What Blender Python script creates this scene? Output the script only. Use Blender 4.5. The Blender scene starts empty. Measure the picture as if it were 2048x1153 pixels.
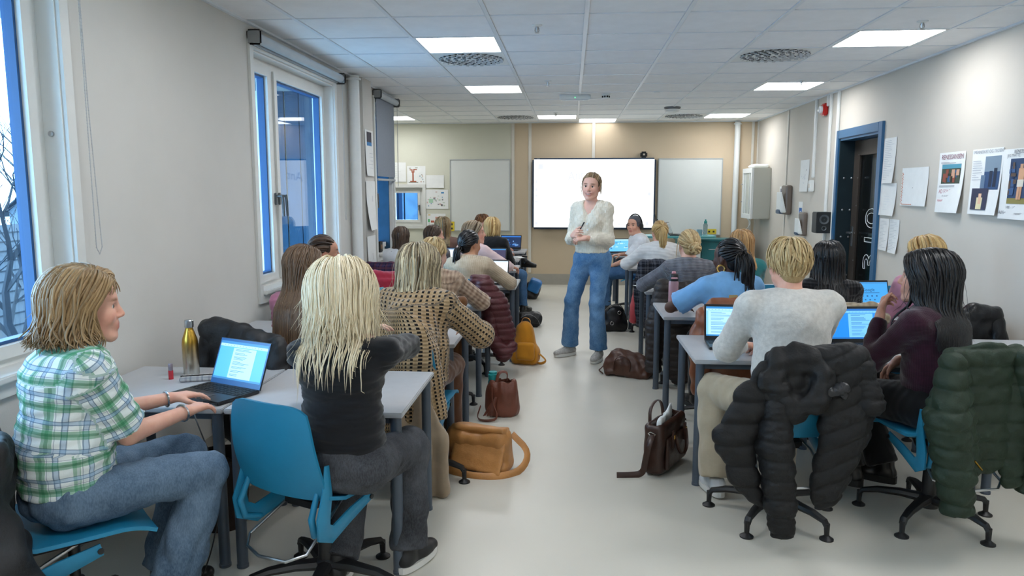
import bpy, bmesh, math, random
import numpy as np
from mathutils import Vector, Matrix, Euler

random.seed(7)
RNG = np.random.default_rng(11)
scene = bpy.context.scene
COL = scene.collection
PI = math.pi
R = math.radians

# ------------------------------------------------------------------ camera
cam_data = bpy.data.cameras.new('camera')
cam = bpy.data.objects.new('camera', cam_data)
COL.objects.link(cam)
cam.location = (0.0, 0.0, 1.56)
cam.rotation_euler = (R(90 - 7.452), 0, R(4.537))
cam_data.sensor_fit = 'HORIZONTAL'
cam_data.sensor_width = 36.0
cam_data.lens = 1487 / 2048 * 36.0
cam_data.clip_start = 0.05
cam_data.clip_end = 300
scene.camera = cam

# ------------------------------------------------------------------ world: pale overcast winter dusk sky
SKY_STRENGTH = 8.5
world = bpy.data.worlds.new('sky')
scene.world = world
world.use_nodes = True
wn = world.node_tree
bg = wn.nodes['Background']
bg.inputs[0].default_value = (0.45, 0.72, 1.0, 1)
bg.inputs[1].default_value = SKY_STRENGTH

# ------------------------------------------------------------------ exposure
scene.view_settings.view_transform = 'Standard'
scene.view_settings.look = 'None'
scene.view_settings.exposure = 0.55
scene.view_settings.gamma = 1.0
scene.view_settings.use_curve_mapping = False
PANEL_STRENGTH = 13.5      # the ceiling light panels
# ------------------------------------------------------------------ helpers: colour, materials
def lin(c):
    if isinstance(c, str):
        c = c.lstrip('#')
        c = [int(c[i:i + 2], 16) / 255 for i in (0, 2, 4)]
    return tuple((x / 12.92 if x <= .04045 else ((x + .055) / 1.055) ** 2.4) for x in c[:3]) + (1.0,)

MATS = {}

class NT:
    """tiny node-tree writer"""
    def __init__(s, m):
        m.use_nodes = True
        s.t = m.node_tree
        s.b = s.t.nodes['Principled BSDF']
        s.out = s.t.nodes['Material Output']
    def n(s, typ, **kw):
        nd = s.t.nodes.new(typ)
        for k, v in kw.items():
            setattr(nd, k, v)
        return nd
    def l(s, a, b):
        s.t.links.new(a, b)
    def math(s, op, a, b=None, c=None):
        nd = s.n('ShaderNodeMath', operation=op)
        for i, v in enumerate((a, b, c)):
            if v is None:
                continue
            if isinstance(v, (int, float)):
                nd.inputs[i].default_value = v
            else:
                s.l(v, nd.inputs[i])
        return nd.outputs[0]
    def mix(s, fac, a, b, blend='MIX'):
        nd = s.n('ShaderNodeMix', data_type='RGBA', blend_type=blend)
        for sock, v in ((nd.inputs[0], fac), (nd.inputs[6], a), (nd.inputs[7], b)):
            if isinstance(v, (int, float)):
                sock.default_value = v
            elif isinstance(v, tuple):
                sock.default_value = v
            else:
                s.l(v, sock)
        return nd.outputs[2]
    def coord(s, which='Object'):
        return s.n('ShaderNodeTexCoord').outputs[which]
    def attr(s, name, out='Vector'):
        return s.n('ShaderNodeAttribute', attribute_name=name).outputs[out]
    def noise(s, scale, detail=3, rough=.55, vec=None, stretch=None):
        nd = s.n('ShaderNodeTexNoise')
        nd.inputs['Scale'].default_value = scale
        nd.inputs['Detail'].default_value = detail
        nd.inputs['Roughness'].default_value = rough
        v = vec if vec is not None else s.coord()
        if stretch:
            mp = s.n('ShaderNodeMapping')
            mp.inputs['Scale'].default_value = stretch
            s.l(v, mp.inputs[0])
            v = mp.outputs[0]
        s.l(v, nd.inputs['Vector'])
        return nd.outputs[0]
    def bump(s, h, strength=.3, dist=.01):
        nd = s.n('ShaderNodeBump')
        nd.inputs['Strength'].default_value = strength
        nd.inputs['Distance'].default_value = dist
        s.l(h, nd.inputs['Height'])
        s.l(nd.outputs[0], s.b.inputs['Normal'])
    def ramp(s, fac, stops):
        nd = s.n('ShaderNodeValToRGB')
        el = nd.color_ramp.elements
        while len(el) < len(stops):
            el.new(.5)
        for e, (p, c) in zip(el, stops):
            e.position = p
            e.color = c
        s.l(fac, nd.inputs[0])
        return nd.outputs[0]

def mat(name, color, rough=.5, metal=0.0, var=0.0, vscale=8, bump=0.0, bscale=120, spec=.5,
        sheen=0.0, coat=0.0, stretch=None, bdist=.004):
    if name in MATS:
        return MATS[name]
    m = bpy.data.materials.new(name)
    t = NT(m)
    c = lin(color) if isinstance(color, str) else tuple(color[:3]) + (1,)
    b = t.b
    b.inputs['Roughness'].default_value = rough
    b.inputs['Metallic'].default_value = metal
    b.inputs['Specular IOR Level'].default_value = spec
    b.inputs['Base Color'].default_value = c
    if sheen:
        b.inputs['Sheen Weight'].default_value = sheen
    if coat:
        b.inputs['Coat Weight'].default_value = coat
    if var:
        nz = t.noise(vscale, 4, .6, stretch=stretch)
        lo = tuple(x * (1 - var) for x in c[:3]) + (1,)
        hi = tuple(min(1, x * (1 + var)) for x in c[:3]) + (1,)
        t.l(t.ramp(nz, [(.3, lo), (.7, hi)]), b.inputs['Base Color'])
    if bump:
        t.bump(t.noise(bscale, 3, .6, stretch=stretch), bump, bdist)
    m.diffuse_color = c
    MATS[name] = m
    return m

def emis(name, color, strength):
    if name in MATS:
        return MATS[name]
    m = bpy.data.materials.new(name)
    t = NT(m)
    c = lin(color) if isinstance(color, str) else color
    t.b.inputs['Base Color'].default_value = (0.02, .02, .02, 1)
    t.b.inputs['Emission Color'].default_value = c
    t.b.inputs['Emission Strength'].default_value = strength
    t.b.inputs['Roughness'].default_value = .3
    MATS[name] = m
    return m

# ------------------------------------------------------------------ helpers: objects and tags
def obj(name, me, m=None, parent=None, loc=None, rot=None):
    o = bpy.data.objects.new(name, me)
    COL.objects.link(o)
    if m is not None and me is not None and not me.materials:
        for x in (m if isinstance(m, (list, tuple)) else [m]):
            me.materials.append(x)
    if parent is not None:
        o.parent = parent
    if loc is not None:
        o.location = loc
    if rot is not None:
        o.rotation_euler = rot
    return o

def empty(name, loc=(0, 0, 0), rz=0.0):
    o = bpy.data.objects.new(name, None)
    COL.objects.link(o)
    o.location = loc
    o.rotation_euler = (0, 0, rz)
    o.empty_display_size = .1
    return o

def tag(o, label, cat, group=None):
    o['label'] = label
    o['category'] = cat
    if group:
        o['group'] = group
    return o

def struct(o, label=None):
    o['kind'] = 'structure'
    if label:
        o['label'] = label
    return o

def copy_tree(o, parent=None):
    c = o.copy()
    COL.objects.link(c)
    c.parent = parent
    for ch in list(o.children):
        copy_tree(ch, c)
    return c

# ------------------------------------------------------------------ helpers: mesh builder
class MB:
    def __init__(s):
        s.v = []
        s.f = []
        s.mi = []
        s.sm = []
    def add(s, vs, fs, mi=0, smooth=False, M=None):
        o = len(s.v)
        if M is not None:
            vs = [tuple(M @ Vector(p)) for p in vs]
        s.v += [tuple(p) for p in vs]
        s.f += [tuple(i + o for i in f) for f in fs]
        s.mi += [mi] * len(fs)
        s.sm += [smooth] * len(fs)
        return s
    def box(s, c, d, mi=0, M=None, bev=0.0, taper=1.0):
        x, y, z = d[0] / 2, d[1] / 2, d[2] / 2
        if bev <= 0:
            vs = [(c[0] + sx * x * (taper if sz < 0 else 1), c[1] + sy * y * (taper if sz < 0 else 1), c[2] + sz * z)
                  for sz in (-1, 1) for sy in (-1, 1) for sx in (-1, 1)]
            fs = [(0, 2, 3, 1), (4, 5, 7, 6), (0, 1, 5, 4), (2, 6, 7, 3), (0, 4, 6, 2), (1, 3, 7, 5)]
            return s.add(vs, fs, mi, False, M)
        bm = bmesh.new()
        bmesh.ops.create_cube(bm, size=1)
        for v in bm.verts:
            k = taper if v.co.z < 0 else 1
            v.co = Vector((v.co.x * d[0] * k + c[0], v.co.y * d[1] * k + c[1], v.co.z * d[2] + c[2]))
        bmesh.ops.bevel(bm, geom=bm.edges[:], offset=bev, segments=2, affect='EDGES', clamp_overlap=True)
        bm.verts.index_update()
        vs = [tuple(v.co) for v in bm.verts]
        fs = [[v.index for v in f.verts] for f in bm.faces]
        bm.free()
        return s.add(vs, fs, mi, False, M)
    def tube(s, pts, r, n=8, mi=0, cap=True, M=None, closed=False, flat=1.0, up=None):
        P = [Vector(p) for p in pts]
        m = len(P)
        rs = r if isinstance(r, (list, tuple)) else [r] * m
        vs = []
        prev = None
        for i, p in enumerate(P):
            if closed:
                t = P[(i + 1) % m] - P[i - 1]
            else:
                t = P[min(i + 1, m - 1)] - P[max(i - 1, 0)]
            t.normalize()
            if prev is None:
                a = Vector(up) if up is not None else (Vector((0, 0, 1)) if abs(t.z) < .9 else Vector((1, 0, 0)))
            else:
                a = prev
            b = t.cross(a)
            if b.length < 1e-6:
                b = t.orthogonal()
            b.normalize()
            a = b.cross(t).normalized()
            prev = a
            for k in range(n):
                an = 2 * PI * k / n
                vs.append(p + a * (math.cos(an) * rs[i] * flat) + b * (math.sin(an) * rs[i]))
        fs = []
        for i in range(m if closed else m - 1):
            j = (i + 1) % m
            for k in range(n):
                q = (k + 1) % n
                fs.append((i * n + k, i * n + q, j * n + q, j * n + k))
        if cap and not closed:
            fs.append(tuple(reversed(range(n))))
            fs.append(tuple((m - 1) * n + k for k in range(n)))
        return s.add(vs, fs, mi, True, M)
    def lathe(s, prof, n=20, mi=0, M=None, cap=True, c=(0, 0, 0)):
        vs = []
        for (r, z) in prof:
            for k in range(n):
                a = 2 * PI * k / n
                vs.append((c[0] + r * math.cos(a), c[1] + r * math.sin(a), c[2] + z))
        fs = []
        m = len(prof)
        for i in range(m - 1):
            for k in range(n):
                q = (k + 1) % n
                fs.append((i * n + k, i * n + q, (i + 1) * n + q, (i + 1) * n + k))
        if cap:
            fs.append(tuple(reversed(range(n))))
            fs.append(tuple((m - 1) * n + k for k in range(n)))
        return s.add(vs, fs, mi, True, M)
    def quad(s, a, b, c, d, mi=0, M=None):
        return s.add([a, b, c, d], [(0, 1, 2, 3)], mi, False, M)
    def grid(s, fn, nu, nv, mi=0, thick=0.0, M=None, smooth=True):
        """fn(u,v)->point; optional thickness gives a closed shell"""
        P = [[Vector(fn(i / nu, j / nv)) for i in range(nu + 1)] for j in range(nv + 1)]
        vs = [tuple(p) for row in P for p in row]
        W = nu + 1
        fs = [(j * W + i, j * W + i + 1, (j + 1) * W + i + 1, (j + 1) * W + i) for j in range(nv) for i in range(nu)]
        if thick:
            N = []
            for j in range(nv + 1):
                for i in range(nu + 1):
                    du = P[j][min(i + 1, nu)] - P[j][max(i - 1, 0)]
                    dv = P[min(j + 1, nv)][i] - P[max(j - 1, 0)][i]
                    N.append(du.cross(dv).normalized())
            o = len(vs)
            vs += [tuple(Vector(vs[k]) - N[k] * thick) for k in range(o)]
            fs += [tuple(reversed([a + o for a in f])) for f in fs[:]]
            ring = [i for i in range(W)] + [j * W + nu for j in range(1, nv + 1)] + \
                   [nv * W + i for i in range(nu - 1, -1, -1)] + [j * W for j in range(nv - 1, 0, -1)]
            for a, b in zip(ring, ring[1:] + ring[:1]):
                fs.append((b, a, a + o, b + o))
        return s.add(vs, fs, mi, smooth, M)
    def mesh(s, name, sharp=35):
        me = bpy.data.meshes.new(name)
        me.from_pydata(s.v, [], s.f)
        me.polygons.foreach_set('material_index', s.mi)
        me.polygons.foreach_set('use_smooth', s.sm)
        me.update()
        if any(s.sm):
            me.set_sharp_from_angle(angle=R(sharp))
        return me
    def build(s, name, m, parent=None, loc=None, rot=None, sharp=35):
        return obj(name, s.mesh(name, sharp), m, parent, loc, rot)

def prism(outline, y0, y1, axis='y'):
    """outline list of (a,b); extruded along the axis"""
    n = len(outline)
    def P(a, b, t):
        return (a, t, b) if axis == 'y' else ((t, a, b) if axis == 'x' else (a, b, t))
    vs = [P(a, b, y0) for a, b in outline] + [P(a, b, y1) for a, b in outline]
    fs = [tuple(range(n)), tuple(reversed(range(n, 2 * n)))]
    fs += [(i, i + n, (i + 1) % n + n, (i + 1) % n) for i in range(n)]
    return vs, fs

def text_mesh(txt, size, name='lettering', extrude=0.0, outline=0.0):
    cu = bpy.data.curves.new(name, 'FONT')
    cu.body = txt
    cu.size = size
    cu.extrude = extrude
    cu.resolution_u = 3
    if outline:
        cu.fill_mode = 'NONE'
        cu.bevel_depth = outline
        cu.bevel_resolution = 0
    o = bpy.data.objects.new(name, cu)
    COL.objects.link(o)
    dg = bpy.context.evaluated_depsgraph_get()
    me = bpy.data.meshes.new_from_object(o.evaluated_get(dg))
    bpy.data.objects.remove(o)
    bpy.data.curves.remove(cu)
    return me

# ------------------------------------------------------------------ helpers: organic shapes (blended distance fields -> one smooth mesh)
def V3(*a):
    return np.array(a[0] if len(a) == 1 else a, dtype=np.float32)

def unit(v):
    v = np.asarray(v, np.float32)
    return v / (np.linalg.norm(v) + 1e-9)

class Blob:
    def __init__(s, h=.008):
        s.h = h
        s.p = []
    def cap(s, a, b, ra, rb=None, k=.02, fl=None, op='u', cut=(0, 0), uv=True):
        """tapered capsule a->b; fl=(direction, factor) widens (>1) or flattens (<1) it; cut=(1,1) flat ends"""
        s.p.append(dict(t='c', a=V3(a), b=V3(b), ra=ra, rb=ra if rb is None else rb, k=k,
                        fl=None if fl is None else (unit(fl[0]), fl[1]), op=op, cut=cut, uv=uv))
        return s
    def ell(s, c, r, M=None, k=.02, op='u'):
        s.p.append(dict(t='e', c=V3(c), r=V3(r), M=None if M is None else np.asarray(M, np.float32), k=k, op=op))
        return s
    def box(s, c, d, M=None, rnd=.02, k=.02, op='u'):
        s.p.append(dict(t='b', c=V3(c), r=V3(d) / 2, M=None if M is None else np.asarray(M, np.float32), rnd=rnd, k=k, op=op))
        return s
    def plane(s, c, n):
        """keep the side the normal points away from"""
        s.p.append(dict(t='p', c=V3(c), n=unit(n), op='i', k=0))
        return s
    @staticmethod
    def dist(q, x, y, z):
        t = q['t']
        if t == 'p':
            return (x - q['c'][0]) * q['n'][0] + (y - q['c'][1]) * q['n'][1] + (z - q['c'][2]) * q['n'][2]
        if t == 'c':
            a = q['a']
            ab = q['b'] - a
            px, py, pz = x - a[0], y - a[1], z - a[2]
            L2 = float(ab @ ab) + 1e-9
            tt = (px * ab[0] + py * ab[1] + pz * ab[2]) / L2
            tc = np.clip(tt, 0, 1)
            dx, dy, dz = px - tc * ab[0], py - tc * ab[1], pz - tc * ab[2]
            d2 = dx * dx + dy * dy + dz * dz
            f = 1.0
            if q['fl'] is not None:
                n, f = q['fl']
                w = dx * n[0] + dy * n[1] + dz * n[2]
                d2 = d2 + w * w * (1 / (f * f) - 1)
            d = np.sqrt(np.maximum(d2, 0)) - (q['ra'] + tc * (q['rb'] - q['ra']))
            if f < 1:
                d = d * (.5 + .5 * f)
            L = math.sqrt(L2)
            if q['cut'][1]:
                d = np.maximum(d, (tt - 1) * L)
            if q['cut'][0]:
                d = np.maximum(d, -tt * L)
            return d
        c = q['c']
        px, py, pz = x - c[0], y - c[1], z - c[2]
        M = q['M']
        if M is not None:
            px, py, pz = (M[0, 0] * px + M[1, 0] * py + M[2, 0] * pz,
                          M[0, 1] * px + M[1, 1] * py + M[2, 1] * pz,
                          M[0, 2] * px + M[1, 2] * py + M[2, 2] * pz)
        r = q['r']
        if t == 'e':
            k0 = np.sqrt((px / r[0]) ** 2 + (py / r[1]) ** 2 + (pz / r[2]) ** 2)
            k1 = np.sqrt((px / r[0] ** 2) ** 2 + (py / r[1] ** 2) ** 2 + (pz / r[2] ** 2) ** 2)
            return k0 * (k0 - 1) / (k1 + 1e-6)
        rn = q['rnd']
        qx, qy, qz = np.abs(px) - (r[0] - rn), np.abs(py) - (r[1] - rn), np.abs(pz) - (r[2] - rn)
        return np.sqrt(np.maximum(qx, 0) ** 2 + np.maximum(qy, 0) ** 2 + np.maximum(qz, 0) ** 2) + \
            np.minimum(np.maximum(qx, np.maximum(qy, qz)), 0) - rn
    @staticmethod
    def bounds(q):
        if q['t'] == 'c':
            r = max(q['ra'], q['rb']) * (max(1, q['fl'][1]) if q['fl'] is not None else 1)
            return np.minimum(q['a'], q['b']) - r, np.maximum(q['a'], q['b']) + r
        r = q['r'] if q['M'] is None else np.abs(q['M']) @ q['r']
        return q['c'] - r, q['c'] + r
    def extract(s):
        h = s.h
        lo = np.full(3, 1e9)
        hi = -lo
        for q in s.p:
            if q['op'] == 'u':
                a, b = s.bounds(q)
                lo = np.minimum(lo, a)
                hi = np.maximum(hi, b)
        lo -= 3 * h
        hi += 3 * h
        n = np.ceil((hi - lo) / h).astype(int) + 1
        ax = [(lo[i] + h * np.arange(n[i])).astype(np.float32) for i in range(3)]
        D = np.full(n, 1.0, np.float32)
        for q in s.p:
            if q['t'] == 'p':
                d = s.dist(q, ax[0][:, None, None], ax[1][None, :, None], ax[2][None, None, :])
                np.maximum(D, d, out=D)
                continue
            a, b = s.bounds(q)
            m = q['k'] + 3 * h
            i0 = np.clip(np.floor((a - m - lo) / h).astype(int), 0, n - 1)
            i1 = np.clip(np.ceil((b + m - lo) / h).astype(int) + 1, 1, n)
            if np.any(i1 <= i0):
                continue
            sl = tuple(slice(i0[i], i1[i]) for i in range(3))
            d = s.dist(q, ax[0][sl[0]][:, None, None], ax[1][sl[1]][None, :, None], ax[2][sl[2]][None, None, :])
            o = D[sl]
            k = q['k']
            if q['op'] == 'u':
                if k > 0:
                    e = np.maximum(k - np.abs(o - d), 0) / k
                    D[sl] = np.minimum(o, d) - e * e * k * .25
                else:
                    D[sl] = np.minimum(o, d)
            else:
                d = -d
                if k > 0:
                    e = np.maximum(k - np.abs(o - d), 0) / k
                    D[sl] = np.maximum(o, d) + e * e * k * .25
                else:
                    D[sl] = np.maximum(o, d)
        return surface_nets(D, lo, h)
    def luv(s, P):
        """per vertex (around, along) of the nearest capsule"""
        best = np.full(len(P), 1e9, np.float32)
        uv = np.zeros((len(P), 3), np.float32)
        uv[:, 0] = P[:, 0]
        uv[:, 1] = P[:, 2]
        for qi, q in enumerate(s.p):
            if q['op'] != 'u' or q['t'] == 'p' or q.get('uv') is False:
                continue
            d = s.dist(q, P[:, 0], P[:, 1], P[:, 2])
            if q['t'] == 'c':
                ab = q['b'] - q['a']
                tt = ((P - q['a']) @ ab) / (float(ab @ ab) + 1e-9)
                d = d + np.where(tt < .06, .06, 0)
            m = d < best
            best[m] = d[m]
            if q['t'] != 'c':
                uv[m, 0] = P[m, 0]
                uv[m, 1] = P[m, 2]
                uv[m, 2] = 0
                continue
            ab = q['b'] - q['a']
            L = np.linalg.norm(ab) + 1e-9
            w = ab / L
            ref = V3(0, 1, 0) if abs(w[1]) < .8 else V3(0, 0, 1)
            e1 = unit(np.cross(w, ref))
            e2 = np.cross(w, e1)
            p = P[m] - q['a']
            uv[m, 0] = np.arctan2(p @ e2, p @ e1) * (q['ra'] + q['rb']) / 2
            uv[m, 1] = p @ w + (q['a'][2] if abs(w[2]) > .7 else 0) * np.sign(w[2] + 1e-6)
            uv[m, 2] = 1 + qi
        return uv

def surface_nets(D, lo, h):
    S = D < 0
    nx, ny, nz = D.shape
    c = [S[i:nx - 1 + i, j:ny - 1 + j, k:nz - 1 + k] for i in (0, 1) for j in (0, 1) for k in (0, 1)]
    cnt = np.zeros((nx - 1, ny - 1, nz - 1), np.uint8)
    for q in c:
        cnt += q
    act = (cnt > 0) & (cnt < 8)
    I = np.argwhere(act)
    idx = np.full(act.shape, -1, np.int32)
    idx[act] = np.arange(len(I), dtype=np.int32)
    cor = np.array([(i, j, k) for i in (0, 1) for j in (0, 1) for k in (0, 1)])
    vals = np.stack([D[I[:, 0] + a, I[:, 1] + b, I[:, 2] + g] for a, b, g in cor], 1)
    acc = np.zeros((len(I), 3), np.float64)
    num = np.zeros(len(I))
    for a in range(8):
        for b in range(a + 1, 8):
            if np.abs(cor[a] - cor[b]).sum() != 1:
                continue
            va, vb = vals[:, a], vals[:, b]
            m = (va < 0) != (vb < 0)
            t = (va[m] / (va[m] - vb[m]))[:, None]
            acc[m] += cor[a] + t * (cor[b] - cor[a])
            num[m] += 1
    P = (I + acc / num[:, None]) * h + lo
    F = []
    for ax in range(3):
        sa = [slice(None)] * 3
        sb = [slice(None)] * 3
        sa[ax] = slice(0, -1)
        sb[ax] = slice(1, None)
        x = S[tuple(sa)]
        y = S[tuple(sb)]
        E = np.argwhere(x != y)
        o1, o2 = [(1, 2), (2, 0), (0, 1)][ax]
        ok = (E[:, o1] > 0) & (E[:, o2] > 0)
        ok &= (E[:, o1] < D.shape[o1] - 1) & (E[:, o2] < D.shape[o2] - 1)
        E = E[ok]
        ins = x[E[:, 0], E[:, 1], E[:, 2]]
        def at(d1, d2):
            q = E.copy()
            q[:, o1] += d1
            q[:, o2] += d2
            return idx[q[:, 0], q[:, 1], q[:, 2]]
        f = np.stack([at(-1, -1), at(0, -1), at(0, 0), at(-1, 0)], 1)
        f[~ins] = f[~ins][:, ::-1]
        F.append(f)
    return P.astype(np.float32), np.concatenate(F)

def normals_of(P, F):
    n = np.cross(P[F[:, 2]] - P[F[:, 0]], P[F[:, 3]] - P[F[:, 1]])
    N = np.zeros_like(P)
    for i in range(4):
        np.add.at(N, F[:, i], n)
    return N / (np.linalg.norm(N, axis=1, keepdims=True) + 1e-9)

def np_mesh(name, P, F, attrs=None, smooth=True):
    me = bpy.data.meshes.new(name)
    F = np.asarray(F, np.int32)
    k = F.shape[1]
    me.vertices.add(len(P))
    me.vertices.foreach_set('co', np.ascontiguousarray(P, np.float32).ravel())
    me.loops.add(F.size)
    me.loops.foreach_set('vertex_index', F.ravel())
    me.polygons.add(len(F))
    me.polygons.foreach_set('loop_start', np.arange(0, F.size, k, dtype=np.int32))
    if smooth:
        me.polygons.foreach_set('use_smooth', np.ones(len(F), bool))
    for an, data in (attrs or {}).items():
        data = np.ascontiguousarray(data, np.float32)
        typ = 'FLOAT_VECTOR' if data.ndim == 2 and data.shape[1] == 3 else ('FLOAT_COLOR' if data.ndim == 2 else 'FLOAT')
        at = me.attributes.new(an, typ, 'POINT')
        at.data.foreach_set({'FLOAT_VECTOR': 'vector', 'FLOAT_COLOR': 'color', 'FLOAT': 'value'}[typ], data.ravel())
    me.update(calc_edges=True)
    me.validate()
    return me

def smooth_verts(P, F, it):
    """a light Laplacian that takes the voxel steps off"""
    E = np.concatenate([F[:, [0, 1]], F[:, [1, 2]], F[:, [2, 3]], F[:, [3, 0]]])
    for _ in range(it):
        A = np.zeros_like(P)
        C = np.zeros(len(P), np.float32)
        np.add.at(A, E[:, 0], P[E[:, 1]])
        np.add.at(C, E[:, 0], 1)
        P = P * .4 + .6 * A / np.maximum(C, 1)[:, None]
    return P

def wrinkle(P, amp, freq, seed=0, stretch=(1, 1, 1)):
    """smooth folded noise for cloth"""
    r = np.random.default_rng(seed)
    out = np.zeros(len(P), np.float32)
    Q = P * np.array(stretch, np.float32)
    for o in range(6):
        k = r.normal(size=3) * freq * (1 + .45 * o)
        ph = r.uniform(0, 6.28)
        k2 = r.normal(size=3) * freq * .5
        out += np.sin(Q @ k.astype(np.float32) + ph + 1.3 * np.sin(Q @ k2.astype(np.float32))) / (1 + .5 * o)
    return out * amp * .4

def blob_obj(name, B, m, parent=None, disp=None, sm=1, want_uv=True):
    P, F = B.extract()
    if sm:
        P = smooth_verts(P, F, sm)
    at = {}
    uv = None
    if want_uv:
        uv = B.luv(P)
        at['luv'] = uv
    if disp is not None:
        N = normals_of(P, F)
        P = P + N * np.asarray(disp(P, N, uv), np.float32)[:, None]
    me = np_mesh(name, P, F, at)
    return obj(name, me, m, parent)

def rotm(yaw=0, pitch=0, roll=0):
    """yaw about z (+ = left), pitch about x (+ = up), roll about y; degrees"""
    return np.array(Matrix.Rotation(R(yaw), 3, 'Z') @ Matrix.Rotation(R(pitch), 3, 'X') @ Matrix.Rotation(R(roll), 3, 'Y'), np.float32)
# ================================================================== THE ROOM
XL, XR, YB, YF, ZC = -2.1525, 2.961, 12.39, -2.6, 2.67
TILE = .63
YJ = 9.02          # where the room widens on the window side
XA = -3.55

def wall_mat(name, c, var=.035):
    return mat(name, c, .78, var=var, vscale=1.3, bump=.25, bscale=260, spec=.25, bdist=.002)
M_wall = wall_mat('paint warm white', '#cccac4')
M_wallR = wall_mat('wallboard pale beige', '#cbc5ba')
M_wallB = wall_mat('wallboard tan', '#cbb99e')
M_wallBL = wall_mat('paint cream', '#d0d0c0')
M_white = mat('white lacquer', '#dfe2e0', .4, var=.03, vscale=5)
M_trim = mat('off-white trim', '#d6d2c8', .5, var=.03)
M_black = mat('black plastic', '#101113', .42, var=.1)
M_steel = mat('brushed steel', '#b9bbbd', .28, 1.0, var=.05, vscale=40)
M_dgrey = mat('dark grey powder coat', '#454b55', .45, var=.06, vscale=30)
M_paper = mat('paper', '#e4e6e4', .85, var=.03, vscale=12)

# floor: one sheet of grey-beige vinyl
def floor_mat():
    m = bpy.data.materials.new('vinyl floor')
    t = NT(m)
    a = t.noise(.5, 4, .6)
    b = t.noise(420, 2, .5)
    c1 = t.ramp(a, [(.3, lin('#cbc8bc')), (.7, lin('#d3d0c5'))])
    c2 = t.mix(.10, c1, t.ramp(b, [(.35, lin('#77756c')), (.65, lin('#c9c6ba'))]))
    t.l(c2, t.b.inputs['Base Color'])
    r = t.ramp(t.noise(2.2, 5, .6), [(.3, (.30, .30, .30, 1)), (.75, (.44, .44, .44, 1))])
    t.l(r, t.b.inputs['Roughness'])
    t.b.inputs['Specular IOR Level'].default_value = .45
    t.bump(t.noise(60, 2), .04, .002)
    return m
b = MB()
b.box(((XA + XR) / 2, (YB + YF) / 2, -.06), (XR - XA + .6, YB - YF + .6, .12))
struct(b.build('floor', floor_mat()), 'grey-beige vinyl floor')

# ---- walls
TH = .19
def wall_with_holes(name, m, x0, x1, y0, y1, holes, z1=ZC + .06):
    """wall slab along y; holes = (ya, yb, za, zb)"""
    b = MB()
    y = y0
    for (ya, yb, za, zb) in holes:
        if ya > y:
            b.box(((x0 + x1) / 2, (y + ya) / 2, z1 / 2), (x1 - x0, ya - y, z1))
        if za > 0:
            b.box(((x0 + x1) / 2, (ya + yb) / 2, za / 2), (x1 - x0, yb - ya, za))
        b.box(((x0 + x1) / 2, (ya + yb) / 2, (zb + z1) / 2), (x1 - x0, yb - ya, z1 - zb))
        y = yb
    if y1 > y:
        b.box(((x0 + x1) / 2, (y + y1) / 2, z1 / 2), (x1 - x0, y1 - y, z1))
    return struct(b.build(name, m))

WIN = [(-2.10, -.32, .84, 2.50), (1.28, 3.06, .84, 2.50), (4.99, 6.72, .84, 2.50), (8.12, 8.92, .84, 2.52)]  # first opening is for the added, unseen window behind the camera
wl = wall_with_holes('wall_left', M_wall, XL - TH, XL, YF, YJ, WIN)
DOOR = (7.54, 8.62, 0, 2.13)
wr = wall_with_holes('wall_right', M_wallR, XR, XR + TH, YF, YB + .3, [DOOR])
# alcove behind the second window bay
b = MB()
b.box(((XA + XL - TH) / 2, YJ - .1, ZC / 2 + .03), (XL - TH - XA + .02, .2, ZC + .06))
b.box((XA - .1, (YJ + YB) / 2, ZC / 2 + .03), (.2, YB - YJ + .6, ZC + .06))
struct(b.build('wall_alcove', M_wallBL))
# outside of the alcove: upright facade boards seen through the casement window
cb = MB(); cb.box((0, 0, 0), (.165, .025, 6.0)); cbm = cb.mesh('facade_board')
for k in range(9):
    obj('facade_board', cbm, mat('slate-blue facade board', '#2a4459', .9, var=.2, vscale=3, spec=.1), bpy.data.objects['wall_alcove'], (-3.68 + k * .178, YJ - .215 - .012 * (k % 2), .3))
# back wall: cream bay with a small window, tan wallboard bay
WB = (-3.05, -2.48, .98, 1.62)
b = MB()
zt = ZC + .06
def bx2(x0, x1, z0, z1, y0=YB, y1=YB + .25, mi=0):
    b.box(((x0 + x1) / 2, (y0 + y1) / 2, (z0 + z1) / 2), (x1 - x0, y1 - y0, z1 - z0), mi)
bx2(XA - .2, WB[0], 0, zt)
bx2(WB[1], -.967, 0, zt)
bx2(WB[0], WB[1], 0, WB[2])
bx2(WB[0], WB[1], WB[3], zt)
bx2(-.967, XR + .02, 0, zt, mi=1)
struct(b.build('wall_back', [M_wallBL, M_wallB]))
b = MB()
b.box(((XA + XR) / 2, YF - .1, zt / 2), (XR - XA + .8, .2, zt))
struct(b.build('wall_front', M_wallR))

# white cover strips between the wallboards
def strip(parent, c, d, name='cover_strip', m=M_trim):
    q = MB()
    q.box(c, d, bev=min(d) * .25)
    return q.build(name, m, parent)
wb = bpy.data.objects['wall_back']
for x in (-.967, -.687, .351):
    strip(wb, (x, YB - .008, ZC / 2 + .1), (.05, .016, ZC - .2))
strip(wb, (2.888, YB - .008, ZC / 2), (.04, .016, ZC))
for y in (12.33, 10.655):
    strip(wr, (XR - .008, y, ZC / 2), (.016, .045, ZC))
for y, z0 in ((9.47, 1.72), (9.05, 2.53), (8.95, 0), (8.70, 0)):
    strip(wr, (XR - .014, y, (ZC + z0) / 2), (.028, .05, ZC - z0), 'cable_trunking', M_white)
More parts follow.
